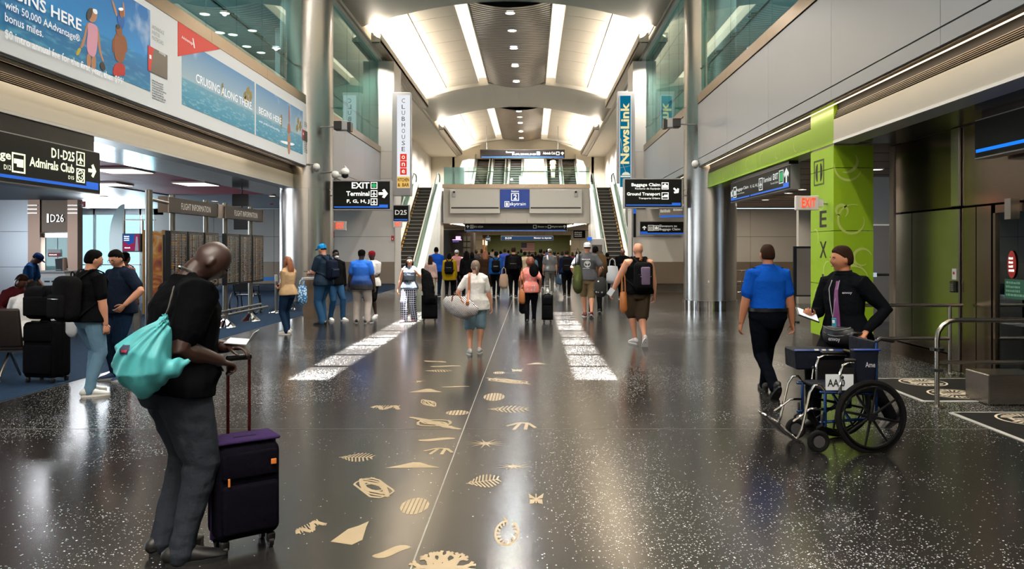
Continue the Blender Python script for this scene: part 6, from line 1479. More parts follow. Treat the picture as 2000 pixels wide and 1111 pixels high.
r=empty('number_plate',(wx(1640,6.375),6.375,wz(760,6.375)),'white plate with black letters AA hung inside the wheelchair','sign'); f_=frame((0,6.375,0),XP,ZP)
b=B(); b.prism(rect(wx(1613,6.375),wz(762,6.375),wx(1667,6.375),wz(731,6.375)),f_,-.01,0); b.build('plate',pm('plate_white','#c9ced1',.4),r)
text('AA 0',f_,(wx(1616,6.375),wz(755,6.375),wx(1650,6.375),wz(740,6.375)),INK,r,w=.003,bold=.02)
# man in the tie
def R3x(a): return Matrix.Rotation(a,3,'X')
p=person('dark-haired man in black shirt and purple tie pushing the wheelchair with a tablet in hand',2.94,7.18,1.79,118,'tan',('short','brown'),fab('shirt_black','#0b0d10'),BLKF,'#070707','#101010',
  lean=.05,look=-.42,g=1.08,gt=1.15,feet=(L(2.94,7.18,118,2.66,7.22,0)[:2]+(0,0,-.3),L(2.94,7.18,118,3.40,7.26,0)[:2]+(.05,.6,-.4)),hands=(L(2.94,7.18,118,2.60,7.16,1.08),L(2.94,7.18,118,3.00,6.86,.96)),vox=.0075,fol=.009,sleeve='longs' if False else 'long',curl=(.9,1.3),elb=((.6,-.8,-.5),(-.5,-1,.1)),detail=2,pn=((0,.1,1),(0,0,-1)),thumbs=((-1,.2,.3),(1,.2,0)),tuck=False,legs='long')
M_=M(p); T,r_,u_,f_v=p['T'],p['r'],p['u'],p['f']
me=p['top'].data; bv=BVHTree.FromPolygons([v.co.copy() for v in me.vertices],[list(q.vertices) for q in me.polygons])
def surf(pt,dir_,eps=.005):
    h=bv.ray_cast(V(pt)+V(dir_)*.5,-V(dir_)); return (h[0]+V(dir_)*eps) if h[0] is not None else V(pt)
b=B(); b.loft([T(.296),T(.318)],[(.043*p['H'],.044*p['H']),(.038*p['H'],.040*p['H'])],18,ref=r_,cap=False); b.build('stand_collar',fab('shirt_black','#0b0d10'),p['root'],smooth=True,world=False)
TIE=nodemat('tie_purple',lambda nt,b_:(b_.inputs['Base Color'].__setattr__('default_value',rgb('#6b3566')),b_.inputs['Roughness'].__setattr__('default_value',.45)))
b=B(); vs=[];ff=[]; 
for k in range(12):
    t=k/11; wv=.014+.022*t if t>.08 else .018; c=T(.268-.235*t); 
    for sx in (-1,1): q=surf(c+r_*(sx*wv-.0),(f_v+r_*-.25).normalized(),.012); vs.append(q)
for k in range(11): ff.append((2*k,2*k+1,2*k+3,2*k+2))
b.add(vs,ff); me_=b.mesh('necktie',False); me_.materials.append(TIE); o=link('necktie',me_,p['root'],world=False); mo=o.modifiers.new('t','SOLIDIFY'); mo.thickness=.006
lp=[surf(T(.27)+r_*s_,f_v,.008) for s_ in (-.04,)]+[surf(T(z_)+r_*x_,f_v,.01) for z_,x_ in ((.23,-.05),(.17,-.03),(.11,-.012),(.08,0))]+[surf(T(z_)+r_*x_,f_v,.01) for z_,x_ in ((.11,.012),(.17,.03),(.23,.05),(.27,.04))]
b=B(); b.loft(lp,[.004]*len(lp),6); b.build('lanyard',pm('lanyard','#8c8c95',.5),p['root'],smooth=True,world=False)
q=surf(T(.06)-r_*.02,f_v,.014); b=B(); b.rbox(q,(.05,.012,.085),.006,p['Rt']); b.build('badge',pm('badge_teal','#1f7f97',.3),p['root'],world=False)
b=B(); b.rbox(q+f_v*.008+u_*.01,(.028,.004,.03),.003,p['Rt']); b.build('badge_photo',TRIMW,p['root'],world=False)
# apron-like waist bag with lettering
wa=empty('waist_bag',M_@T(-.04),'black waist pouch with pale lettering and grey piping on the man in the tie','bag')
dirn=(f_v*.9-r_*.25).normalized(); side=(dirn.cross(u_))*-1
hp_=p['tor'][1][1][0]; cpt=T(-.005)+dirn*(hp_*.95); sd=u_.cross(dirn)
b=B(); b.loft([cpt-sd*.15-dirn*.05,cpt-sd*.08,cpt,cpt+sd*.08,cpt+sd*.15-dirn*.05],[(.075,.02),(.085,.035),(.088,.04),(.085,.035),(.075,.02)],14,ref=u_); b.v=[M_@v for v in b.v]; b.build('pouch',pm('pouch_black','#0e1013',.4),wa,smooth=True)
for zz in (.055,-.0): b=B(); b.loft([M_@(cpt+u_*(zz+.03*k_*k_)+sd*.13*k_+dirn*(.044-.035*k_*k_)) for k_ in (-1,-.5,0,.5,1)],[.0035]*5,6); b.build('piping',pm('piping','#6f7476',.4),wa,smooth=True)
fm=lambda a,c,w=0: M_@(cpt+sd*a+u_*c+dirn*(.046+w)); text('envoy',fm,(-.065,-.055,.045,-.018),pm('ink_pale','#c8c4cc',.5),wa,w=.002)
fm2=lambda a,c,w=0: M_@surf(T(.205)-r_*.095+sd*a+u_*c,dirn,.006); text('envoy',fm2,(-.04,-.005,.04,.018),pm('ink_pale','#c8c4cc',.5),p['root'],w=0)
# tablet in his right hand
wr=M_@p['WR'][0]; tb=empty('tablet',wr+V((-.12,0,.0)),'white-screened tablet in the right hand of the man in the tie','tablet')
Rt_=Matrix.Rotation(.35,3,'Y')@Matrix.Rotation(.45,3,'X'); cT=PX(1577,615,wr.y-.06)
b=B(); b.rbox(cT,(.21,.15,.012),.006,Rt_); b.build('case',BLACK,tb); b=B(); b.box(cT+Rt_@V((0,0,.008)),(.185,.128,.003),Rt_); b.build('screen',pm('tablet_page','#dfe3ea',.3,emit=.5),tb)
# TSA officer -------------------------------------------------------------
RB=fab('shirt_royal','#0f48a4')
p=person('officer in royal blue short-sleeved shirt and black trousers walking away near the green pillar',2.74,8.9,1.80,4,'tan',('fade','brown'),RB,fab('trouser_navy','#0a0d14'),'#0b0b0b','#111111',
  g=1.1,gt=1.15,feet=((.075,.30,0,0),(-.02,-.26,.06,.9)),hands=((.30,.02,.82),(-.30,.06,.81)),vox=.009,fol=.008,detail=2,tuck=True,elb=((.7,-1,-.1),(-.7,-1,-.1)),curl=(.6,.5),pn=((-1,0,0),(1,0,0)),thumbs=((0,1,0),(0,1,0)))
for i in (0,1):
    sg=(1,-1)[i]; b=B(); c=p['SH'][i].lerp(p['T'](.262),.35)+p['u']*.040*p['H']; b.rbox(c,(.11,.045,.01),.004,p['Rt']); b.build('epaulette',fab('epaulette','#0e1e4a'),p['root'],world=False)
b=B(); b.loft([p['T'](.296),p['T'](.318)],[(.043*p['H'],.044*p['H']),(.038*p['H'],.040*p['H'])],18,ref=p['r'],cap=False); b.build('stand_collar',RB,p['root'],smooth=True,world=False)
b=B(); b.loft([p['T'](.022),p['T'](.042)],[(p['tor'][1][1][0]*1.14+.020,p['tor'][1][1][1]*1.14+.020)]*2,20,ref=p['r'],cap=False); b.build('belt',BLACK,p['root'],smooth=True,world=False)
b=B(); q=p['WR'][1].lerp(p['EL'][1],.1); b.loft([q,q.lerp(p['EL'][1],.08)],[.03,.03],12,cap=False); b.build('wristwatch',BLACK,p['root'],smooth=True,world=False)
# left group ----------------------------------------------------------------
p=person('young man with black backpack, ripped light jeans and white sneakers at the carpet edge',-5.13,8.9,1.69,-30,'light',('short','black'),BLKF,JEANL,'#cfd2cf','#e6e2d6',lean=.03,bow=.15,look=-.3,g=1.1,feet=((.10,-.06,0,0,-.4),(-.10,.08,0,0,.2)),hands=((.22,.07,.80),(-.20,.15,.85)),vox=.010,elb=((1.2,-.8,0),(-.8,-1,0)),detail=1,curl=(.8,.8))
bk=backpack('big black backpack worn by the young man in light jeans',p,.34,.52,.22,zo=-.035)
b=B(); b.box(M(p)@(p['T'](.03)-p['f']*.31-p['r']*.03),(.04,.012,.035),Matrix.Rotation(-.5,3,'Z')); b.build('label_patch',WDIM,bk)
p=person('man with glasses in navy tee looking down, facing the young man with the backpack',-5.35,10.0,1.70,150,'light',('short','black'),NAVYF,JEAND,'#1f3f6a','#d9d9d9',bow=.42,g=1.15,gt=1.3,hands=((.12,.24,1.02),(-.28,.12,.98)),vox=.011,elb=((.8,-.8,-.2),(-1,-.6,-.2)),look=.2); glasses(p)
p=person('traveller with salmon and grey sweater and a dark backpack before the gate windows',wx(243,14),14.0,1.66,-25,'brown',('bun','black'),nodemat('sweater_block',lambda nt,b_:(b_.inputs['Base Color'].__setattr__('default_value',rgb('#c9877c')),b_.inputs['Roughness'].__setattr__('default_value',.9))),fab('pants_stone','#6b6a67'),'#8a7f6c','#c9c2b2',feet=((.09,.18,0,0),(-.08,-.22,.05,.7)),hands=((.24,.06,.80),(-.2,.2,.95)),sleeve='long',flare=1.15)
backpack('brown and black backpack of the traveller in the salmon sweater',p,.30,.46,.18,m=fab('bag_maroon','#2e1f20'))
p=person('man in navy tee and cap stooping beside the gate portal',wx(55,15.5),15.5,1.66,-75,'brown',('cap',fab('cap_navy','#1a2a4c')),fab('tee_navy','#1d3d66'),JEAND,bow=.5,lean=.15,hands=((.16,.26,.86),(-.16,.26,.86)))
# seats -----------------------------------------------------------------------
LEA=pm('seat_leather','#241c18',.45,bump=.25,bs=12); ALU=pm('seat_alu','#8e8b84',.3,metal=1)
def bench(label,x0,y0,n,rot,w=.60,group=None):
    """row of lounge seats; local +Y is the way they face"""
    r=empty('lounge_seat_row',(x0,y0,0),label,'seating',group,rz=math.radians(rot))
    for i in range(n):
        x=(i-(n-1)/2)*w
        b=B(); b.rbox((x,.0,.44),(w-.05,.50,.07),.03); b.build('seat',LEA,r,smooth=True,world=False)
        b=B(); b.rbox((x,-.30,.70),(w-.04,.06,.50),.03,R3x(.18)); b.build('backrest',LEA,r,smooth=True,world=False)
    for i in range(n+1):
        x=(i-n/2)*w; pts=[V((x,-.24,.42)),V((x,-.22,.62)),V((x,-.12,.66)),V((x,.14,.65)),V((x,.22,.60)),V((x,.20,.42))]
        b=B(); b.loft(pts,[.014]*6,8); b.build('armrest',ALU,r,smooth=True,world=False)
    b=B(); b.bb(-n*w/2,n*w/2,-.04,.04,.36,.41); b.build('rail',ALU,r,world=False)
    for x in (-(n/2-.5)*w,(n/2-.5)*w):
        b=B(); b.loft([V((x,.0,.38)),V((x,-.28,.03))],[.018,.018],8); b.build('leg',ALU,r,smooth=True,world=False); b=B(); b.loft([V((x,.0,.38)),V((x,.26,.03))],[.018,.018],8); b.build('leg',ALU,r,smooth=True,world=False)
        b=B(); b.rbox((x,-.3,.022),(.05,.1,.025),.01); b.build('foot',ALU,r,world=False)
    return r
bench('dark leather lounge seats seen from behind at the left edge, nearest row',-7.05,9.9,2,8)
bench('second dark lounge seat row behind the black luggage, before the desk',-9.2,15.2,3,0)
p=person('seated traveller in white top leaning back in the nearest seat row',wx(48,10.5),10.62,1.62,10,'brown',('short','black'),WHITEF,BLKF,seat=.50,lean=-.10,bow=.5,feet=((.12,.55,0,0),(-.12,.55,0,0)),hands=((.2,.25,.68),(-.3,.1,.75)),sleeve='long',H=1.62) if False else person('seated traveller in white top with bowed dark head in the nearest seat row',wx(48,10.7),10.75,1.68,5,'dark',('short','black'),WHITEF,BLKF,seat=.53,lean=.08,bow=.75,feet=((.12,.55,0,0),(-.12,.55,0,0)),hands=((.2,.30,.66),(-.2,.30,.66)),sleeve='long')
p=person('seated traveller in maroon top with headphones at the far left',wx(20,12.5),12.5,1.70,-100,'brown',('short','brown'),fab('top_maroon','#4a1c20'),BLKF,seat=.56,lean=.25,bow=.3,feet=((.12,.5,0,0),(-.12,.5,0,0)),hands=((.2,.3,.7),(-.2,.3,.7)),sleeve='long')
bench('third dark lounge seat row under the seated traveller in maroon',wx(20,12.5),12.5,1,-100)
b=B(); b.torus(p['hc'],p['Rh']@YP,.105,.010,20,6,0,PI); b.build('headphones',BLACK,p['root'],world=False)
for sg in (-1,1): b=B(); b.ball(p['hs'](sg*.092,-.005,-.005),(.02,.035,.04),12,8,p['Rh']); b.build('headphones',TRIMW,p['root'],smooth=True,world=False)
su=suitcase('big black suitcase standing on the blue carpet beside the nearest seats',wx(104,9.9),9.78,-10,W=.46,D=.30,Ht=.70,handle=.42,wheels=.05)
r=empty('duffel_bag',(wx(100,9.8),9.62,.80),'black duffel bag strapped on top of the big black suitcase','bag')
b=B(); b.rbox((wx(98,9.8),9.68,1.02),(.44,.26,.42),.10,seg=4); b.build('bag_body',fab('duffel_black','#101114'),r,smooth=True); b=B(); b.rbox((wx(98,9.8),9.54,.98),(.34,.05,.24),.02); b.build('pocket',fab('duffel_black','#101114'),r,smooth=True)
b=B(); b.rbox((wx(120,9.7),9.75,1.26),(.22,.14,.10),.04); b.build('jacket_roll',fab('tan_cloth','#9a6a3e'),r,smooth=True); b=B(); b.loft([V((wx(88,9.6),9.55,.95)),V((wx(95,9.6),9.5,1.22)),V((wx(110,9.6),9.5,1.24)),V((wx(118,9.6),9.55,.95))],[.012]*4,6); b.build('handle',BLACK,r,smooth=True)
tote('white plastic bag hanging beside the black luggage',wx(139,9.6),9.6,.62,.14,.10,.28,pm('plastic_white','#c9cdd2',.4),loop=.10)
# podium desk, monitor, ad screens
Y=19.5; r=empty('gate_desk',(wx(100,Y),Y,0),'white gate desk with panels below a small black monitor','desk')
b=B(); b.bb(wx(72,Y),wx(127,Y),Y,Y+.6,.1,1.1); b.build('body',TRIMW,r,bevel=.01); b=B(); b.bb(wx(70,Y),wx(129,Y),Y-.06,Y+.66,1.1,1.15); b.build('counter',CASE,r,bevel=.01)
b=B(); b.bb(wx(84,Y),wx(116,Y),Y-.02,Y,.3,.98); b.build('front_panel',pm('panel_pale','#c6d2d6',.4),r); b=B(); b.bb(wx(88,Y),wx(98,Y),Y-.03,Y-.02,.86,.90); b.bb(wx(102,Y),wx(112,Y),Y-.03,Y-.02,.86,.90); b.bb(wx(94,Y),wx(106,Y),Y-.03,Y-.02,.74,.78); b.build('slot',DARK,r)
b=B(); b.bb(wx(72,Y)+.05,wx(127,Y)-.05,Y+.05,Y+.5,0,.1); b.build('plinth',DARK,r)
r=empty('monitor',(wx(106,Y),Y+.3,1.15),'small black monitor on the white gate desk','monitor'); b=B(); b.rbox((wx(106,Y),Y+.3,wz(515,Y)),(.30,.04,.27),.01,Matrix.Rotation(-.1,3,'Y')); b.build('screen',BLACK,r); b=B(); b.bb(wx(105,Y),wx(108,Y),Y+.3,Y+.34,1.15,1.35); b.bb(wx(98,Y),wx(114,Y),Y+.22,Y+.42,1.15,1.165); b.build('stand',BLACK,r)
r=empty('desk_post',(wx(119,Y),Y+.2,1.15),'brown upright reader post at the right end of the gate desk','post'); b=B(); b.bb(wx(117,Y),wx(121,Y),Y+.1,Y+.2,1.15,wz(503,Y)); b.build('post',MATS['brown_post'],r)
Y=24; r=empty('advert_screen',(wx(256,Y),Y,0),'red and blue advert screen on a pole before the bright gate windows','screen')
b=B(); b.bb(wx(239,Y),wx(274,Y),Y,Y+.1,wz(492,Y),wz(456,Y)); b.build('frame',BLACK,r); b=B(); b.bb(wx(241,Y),wx(272,Y),Y-.01,Y,wz(490,Y),wz(458,Y)); b.build('screen_red',emis('ad_red','#a0305c',.8),r)
f_=frame((0,Y-.012,0),XP,ZP); b=B(); b.prism([(wx(241,Y),wz(458,Y)),(wx(263,Y),wz(458,Y)),(wx(262,Y),wz(474,Y)),(wx(252,Y),wz(478,Y)),(wx(241,Y),wz(470,Y))],f_,0,.004); b.build('screen_blue',emis('ad_blue','#2b5cae',.8),r)
b=B(); b.prism([(wx(264,Y),wz(490,Y)),(wx(266,Y),wz(462,Y)),(wx(269,Y),wz(462,Y)),(wx(271,Y),wz(490,Y))],f_,0,.004); b.build('screen_figure',pm('ad_fig','#9aa0a8',.5),r)
scrawl(f_,(wx(243,Y),wz(471,Y),wx(256,Y),wz(460,Y)),3,WHT,r,w=.008); scrawl(f_,(wx(244,Y),wz(486,Y),wx(258,Y),wz(482,Y)),1,WHT,r,w=.006)
b=B(); b.cyl((wx(238,Y),Y+.12,0),(wx(238,Y),Y+.12,2.7),.04,10); b.build('pole',ALU,r,smooth=True); b=B(); b.cyl((wx(275,Y),Y+.12,0),(wx(275,Y),Y+.12,2.65),.03,10); b.build('pole',ALU,r,smooth=True); b=B(); b.bb(wx(236,Y),wx(300,Y),Y+.1,Y+.14,2.6,2.65); b.build('crossbar',ALU,r)
Y=25.5; r=empty('glass_disc',(wx(228,Y),Y,0),'large pale green glass disc standing before the gate windows','screen'); f_=frame((0,Y,0),XP,ZP)
b=B(); b.prism(oval(wx(243,Y),wz(472,Y),.50,1.25,32,PI/2,1.5*PI),f_,-.02,.02); b.build('glass_panel',pm('disc_glass','#8fb0ae',.15,spec=.8),r); b=B(); b.cyl((wx(243,Y),Y,0),(wx(243,Y),Y,3.0),.03,10); b.build('pole',ALU,r)
Y=20; r=empty('art_column',(wx(305,Y),Y,0),'tall painted panel in orange and brown beside the flight boards','artwork')
def _art(nt,bs):
    n=nt.nodes.new('ShaderNodeTexNoise'); n.inputs['Scale'].default_value=2.2; n.inputs['Distortion'].default_value=1.5; tc=nt.nodes.new('ShaderNodeTexCoord'); nt.links.new(tc.outputs['Object'],n.inputs['Vector']); c=nt.nodes.new('ShaderNodeValToRGB'); nt.links.new(n.outputs['Fac'],c.inputs[0]); e=c.color_ramp.elements; e[0].position=.35; e[0].color=rgb('#3a2015'); e[1].position=.7; e[1].color=rgb('#c2bfb0'); q=e.new(.48); q.color=rgb('#a24a1c'); q=e.new(.58); q.color=rgb('#c98b2e'); nt.links.new(c.outputs[0],bs.inputs['Base Color'])
b=B(); b.bb(wx(281,Y),wx(318,Y),Y,Y+.1,.1,wz(451,Y)); b.build('panel',nodemat('art_print',_art),r); b=B(); b.bb(wx(281,Y)-.03,wx(283,Y),Y-.02,Y+.12,0,wz(449,Y)); b.bb(wx(317,Y),wx(319,Y)+.02,Y-.02,Y+.12,0,wz(449,Y)); b.build('frame',pm('gold_frame','#a8824a',.4,metal=.6),r)
# flight boards ----------------------------------------------------------------
SCR=pm('screen_dark','#171310',.25); ROWC=[emis('row_grey','#8f877c',.55),emis('row_amber','#b98a4a',.6),emis('row_green','#8fae9a',.5),emis('row_white','#c4c0b6',.6)]
def fids(label,ya,yb,n,hl):
    r=empty('flight_board',(-6.5,(ya+yb)/2,0),label,'flight board'); fr=frame((-6.5,0,0),YP,ZP); wd=(yb-ya)/n
    for i in range(n):
        a=ya+i*wd+.02; c=ya+(i+1)*wd-.02
        b=B(); b.prism(rect(a,.92,c,2.03),fr,-.10,0); s_=b.build('screen',BLACK,r,bevel=.008)
        b=B(); b.prism(rect(a+.03,.95,c-.03,2.0),fr,.0,.003); q=b.build('display',SCR,s_)
        rng=random.Random(i+int(ya*10)); bbs=[B() for _ in ROWC]
        for k in range(34):
            z=1.965-k*.0295; col=0 
            for (u0,u1,cc) in ((.06,.26,0),(.29,.36,3),(.39,.47,[1,2,3][ (i+hl)%3]),(.50,.62,0),(.66,.92,0)):
                L=(u1-u0)*rng.uniform(.55,1); bbs[cc if rng.random()>.12 else 1].prism(rect(a+(c-a)*u0,z-.012,a+(c-a)*(u0+L),z+.001),fr,.003,.005)
        for bq,mq in zip(bbs,ROWC):
            if bq.v: bq.build('text_rows',mq,s_,kind='stuff')
    for y in (ya+wd*.6,yb-wd*.4) if n==3 and hl==0 else (ya+.35,yb-.45):
        b=B(); b.cyl((-6.66,y,0),(-6.66,y,2.7),.055,14); b.build('pole',ALU,r,smooth=True)
        b=B(); b.rev([(.23,.006),(.22,.02),(.07,.16),(.055,.18)],(-6.66,y,0),12); b.build('base',CHROME,r)
    b=B(); b.prism(rect(ya-.05,2.36,yb-.1,2.63),fr,-.16,.0); b.build('header_box',pm('header_brown','#2b241e',.4),r)
    b=B(); b.prism(rect(ya-.09,2.35,ya-.05,2.64),fr,-.17,.01); b.prism(rect(yb-.1,2.35,yb-.06,2.64),fr,-.17,.01); b.build('end_cap',STEELD,r)
    text('FLIGHT INFORMATION',fr,(ya+.45,2.43,yb-.45,2.55),WDIM,r,w=.005)
    for z in (1.0,1.75): b=B(); b.bb(-6.68,-6.58,ya+.2,yb-.2,z,z+.05); b.build('bracket',ALU,r)
    for (dx,z) in ((.0,.30),(-.16,.36)):
        b=B(); b.cyl((-6.45+dx,ya-.05,z),(-6.45+dx,yb+.1,z),.028,10); b.build('foot_rail',ALU,r,smooth=True)
fids('first bank of three flight screens under a header, behind the bald man',13.8,16.0,3,0)
fids('second bank of three flight screens under a header, nearer the round column',16.35,18.65,3,1)
o=empty('pole',(-6.5,13.05,0),'bare steel pole at the left end of the flight boards','post'); b=B(); b.cyl((-6.5,13.05,0),(-6.5,13.05,2.7),.06,16); b.build('shaft',ALU,o,smooth=True); b=B(); b.rev([(.23,.006),(.22,.02),(.07,.16),(.06,.18)],(-6.5,13.05,0),12); b.build('base',CHROME,o); b=B(); b.cyl((-6.5,13.05,2.55),(-6.5,13.72,2.52),.03,8); b.build('arm',ALU,o)
r=empty('screen_back',(wx(326,15.2),15.2,0),'black screens seen from behind at the left of the flight boards','screen'); b=B(); b.bb(wx(318,15.2),wx(334,15.2),15.2,15.3,.95,1.98); b.build('case',BLACK,r); b=B(); b.cyl((wx(326,15.2),15.35,0),(wx(326,15.2),15.35,2.0),.04,8); b.build('pole',ALU,r); b=B(); b.rev([(.2,.006),(.06,.14)],(wx(326,15.2),15.35,0),12); b.build('base',CHROME,r)
Y=22; r=empty('hanging_monitor',(wx(469,Y),Y,2.3),'pair of black display backs hung on a rod from the gate ceiling','monitor'); b=B(); b.bb(wx(453,Y),wx(484,Y),Y,Y+.1,wz(402,Y),wz(379,Y)); b.build('case',BLACK,r,bevel=.01); b=B(); b.bb(wx(456,Y),wx(485,Y),Y,Y+.12,wz(448,Y),wz(419,Y)); b.build('case',BLACK,r,bevel=.01); b=B(); b.cyl((wx(471,Y),Y+.06,wz(420,Y)),(wx(471,Y),Y+.06,ZS+.1),.02,8); b.build('rod',BLACK,r)
# folded empty wheelchair behind the boards, queue post with blue belt, bin
r=empty('wheelchair',(wx(478,20),20,0),'dark folded wheelchair parked behind the second flight board','wheelchair'); x=wx(478,20)
for dx in (-.25,.25):
    for pts in ([(x+dx,20,.5),(x+dx+.0,19.8,.95)],[(x+dx,20,.5),(x+dx,20.4,.5),(x+dx,20.5,.1)],[(x+dx,20,.75),(x+dx,20.3,.75),(x+dx,20.35,.5)]):
        b=B(); b.loft([V(q) for q in pts],[.016]*len(pts),8); b.build('frame_tube',BLACK,r,smooth=True)
    b=B(); b.torus((x+dx*1.15,20,.3),XP,.28,.02,30,6); b.build('wheel',BLACK,r,smooth=True); b=B(); b.torus((x+dx,20.5,.08),XP,.06,.02,16,6); b.build('caster',BLACK,r,smooth=True)
b=B(); b.rbox((x,20.2,.5),(.46,.42,.03),.01); b.build('seat',BLACK,r); b=B(); b.rbox((x,19.92,.78),(.46,.03,.36),.01); b.build('backrest',BLACK,r)
Y=20.5; xq=wx(539,Y); r=empty('queue_post',(xq,Y,0),'steel queue post with a blue belt beside the masked woman','queue post'); b=B(); b.cyl((xq,Y,0),(xq,Y,1.0),.035,12); b.build('post',ALU,r,smooth=True); b=B(); b.rev([(.18,0),(.17,.02),(.04,.06)],(xq,Y,0),20); b.build('base',CHROME,r,smooth=True); b=B(); b.bb(xq-1.1,xq,Y-.005,Y+.005,.86,.96); b.build('belt',pm('belt_blue','#1f62a8',.6),r); b=B(); b.rev([(.045,.84),(.045,1.0),(.04,1.02)],(xq,Y,0),12); b.build('head',CASE,r)
Y=20.0; xb=wx(601,Y); r=empty('waste_bin',(xb,Y-.9,0),'angled brown steel bin cabinet in front of the left column','bin'); b=B(); f_=frame((0,0,0),XP,YP); b.prism([(wx(583,18.6),18.9),(wx(594,18.6),18.55),(wx(613,18.6),18.6),(wx(616,18.6),19.0),(wx(600,18.6),19.4),(wx(586,18.6),19.3)],f_,0.0,.96); b.build('cabinet',STEELD,r); b=B(); b.prism([(wx(582,18.6),18.9),(wx(593,18.6),18.52),(wx(614,18.6),18.56),(wx(617,18.6),19.0),(wx(600,18.6),19.43),(wx(585,18.6),19.33)],f_,.96,1.0); b.build('lid',CASE,r)
# ---------------------------------------------------------------- middle distance people
def nd(name,fn): return nodemat(name,fn)
def grid_mat(nt,bs):
    N=nt.nodes.new;L=nt.links.new; tc=N('ShaderNodeTexCoord'); sx=N('ShaderNodeSeparateXYZ'); L(tc.outputs['Object'],sx.inputs[0]); outs=[]
    for ax,sc in (('X',22),('Z',20),('Y',14)):
        m=N('ShaderNodeMath'); m.operation='MULTIPLY'; L(sx.outputs[ax],m.inputs[0]); m.inputs[1].default_value=sc; f=N('ShaderNodeMath'); f.operation='FRACT'; L(m.outputs[0],f.inputs[0]); l=N('ShaderNodeMath'); l.operation='LESS_THAN'; L(f.outputs[0],l.inputs[0]); l.inputs[1].default_value=.2 if ax!='Y' else 0; outs.append(l)
    a=N('ShaderNodeMath'); a.operation='MAXIMUM'; L(outs[0].outputs[0],a.inputs[0]); L(outs[1].outputs[0],a.inputs[1])
    mx=N('ShaderNodeMix'); mx.data_type='RGBA'; L(a.outputs[0],mx.inputs['Factor']); mx.inputs['A'].default_value=rgb('#121a38'); mx.inputs['B'].default_value=rgb('#d8dbe6'); L(mx.outputs['Result'],bs.inputs['Base Color']); bs.inputs['Roughness'].default_value=.8
def grad_mat(nt,bs):
    N=nt.nodes.new;L=nt.links.new; tc=N('ShaderNodeTexCoord'); sx=N('ShaderNodeSeparateXYZ'); L(tc.outputs['Object'],sx.inputs[0]); r_=N('ShaderNodeMapRange'); L(sx.outputs['Z'],r_.inputs[0]); r_.inputs[1].default_value=.85; r_.inputs[2].default_value=1.32; c=N('ShaderNodeValToRGB'); L(r_.outputs[0],c.inputs[0]); c.color_ramp.elements[0].color=rgb('#04060c'); c.color_ramp.elements[1].color=rgb('#1d6fe0'); L(c.outputs[0],bs.inputs['Base Color']); bs.inputs['Roughness'].default_value=.8
def spot_mat(a,c,sc,th,ty='noise'):
    def f(nt,bs):
        N=nt.nodes.new;L=nt.links.new; tc=N('ShaderNodeTexCoord'); n=N('ShaderNodeTexVoronoi'); n.inputs['Scale'].default_value=sc; L(tc.outputs['Object'],n.inputs['Vector']); l=N('ShaderNodeMath'); l.operation='LESS_THAN'; L(n.outputs['Distance'],l.inputs[0]); l.inputs[1].default_value=th
        mx=N('ShaderNodeMix'); mx.data_type='RGBA'; L(l.outputs[0],mx.inputs['Factor']); mx.inputs['A'].default_value=rgb(a); mx.inputs['B'].default_value=rgb(c); L(mx.outputs['Result'],bs.inputs['Base Color']); bs.inputs['Roughness'].default_value=.85
    return f
def stripe_mat(a,c,sc,rot=.6):
    def f(nt,bs):
        N=nt.nodes.new;L=nt.links.new; tc=N('ShaderNodeTexCoord'); mp=N('ShaderNodeMapping'); mp.inputs['Rotation'].default_value=(0,rot,0); L(tc.outputs['Object'],mp.inputs[0]); wv=N('ShaderNodeTexWave'); wv.inputs['Scale'].default_value=sc; wv.inputs['Distortion'].default_value=1.2; L(mp.outputs[0],wv.inputs['Vector']); l=N('ShaderNodeMath'); l.operation='GREATER_THAN'; L(wv.outputs['Fac'],l.inputs[0]); l.inputs[1].default_value=.5
        mx=N('ShaderNodeMix'); mx.data_type='RGBA'; L(l.outputs[0],mx.inputs['Factor']); mx.inputs['A'].default_value=rgb(a); mx.inputs['B'].default_value=rgb(c); L(mx.outputs['Result'],bs.inputs['Base Color']); bs.inputs['Roughness'].default_value=.8
    return f
def at(px,py): Y=fy(py); return wx(px,Y),Y
# woman with mask
x,y=at(563,652); p=person('woman with long auburn hair, face mask and beige sweater beside the queue post',x,y,1.56,62,'light',('long','auburn'),fab('sweater_beige','#b99a76'),JEAND,'#d3cfc6','#e9e5dc',fem=True,g=.98,sleeve='long',feet=((.12,.13,0,0,.4),(-.1,-.07,0,0)),hands=((.14,.30,.95),(-.10,.06,.72)),elb=((.7,-.8,-.3),(-.7,-1,0))); mask(p,pm('mask_blue','#9bb7cc',.7))
b=B(); q=W_(p,p['WR'][0]+V((0,.1,.02))); o=empty('phone',q,'black phone in the hand of the woman in the beige sweater','phone'); b=B(); b.rbox(q,(.03,.14,.075),.008); b.build('case',BLACK,o)
tote('blue and white patterned bag behind the woman in the beige sweater',x+.22,y+.18,.62,.22,.16,.32,nd('pat_blue',spot_mat('#2c6fa8','#bcd8ea',26,.45)),loop=.15)
x,y=at(632,634); p=person('man in blue cap and dark tee looking at a phone, backpack on',x,y,1.83,65,'light',('cap',fab('cap_blue','#1f7fc0')),fab('tee_slate','#1f2c3c'),JEAN,'#101010','#151515',bow=.2,g=1.1,gt=1.25,hands=((.12,.36,1.16),(-.1,.34,1.14)),feet=((.13,.1,0,0),(-.13,-.08,0,0)),flare=1.2,hem=.02,elb=((.7,-.6,-.6),(-.6,-.8,-.5)))
backpack('dark blue backpack on the man in the blue cap',p,.30,.44,.16,m=fab('bag_navy','#131a29'))
q=W_(p,(.0,.46,1.19)); o=empty('phone',q,'black phone held by the man in the blue cap','phone'); b=B(); b.rbox(q,(.14,.075,.01),.004); b.build('case',BLACK,o)
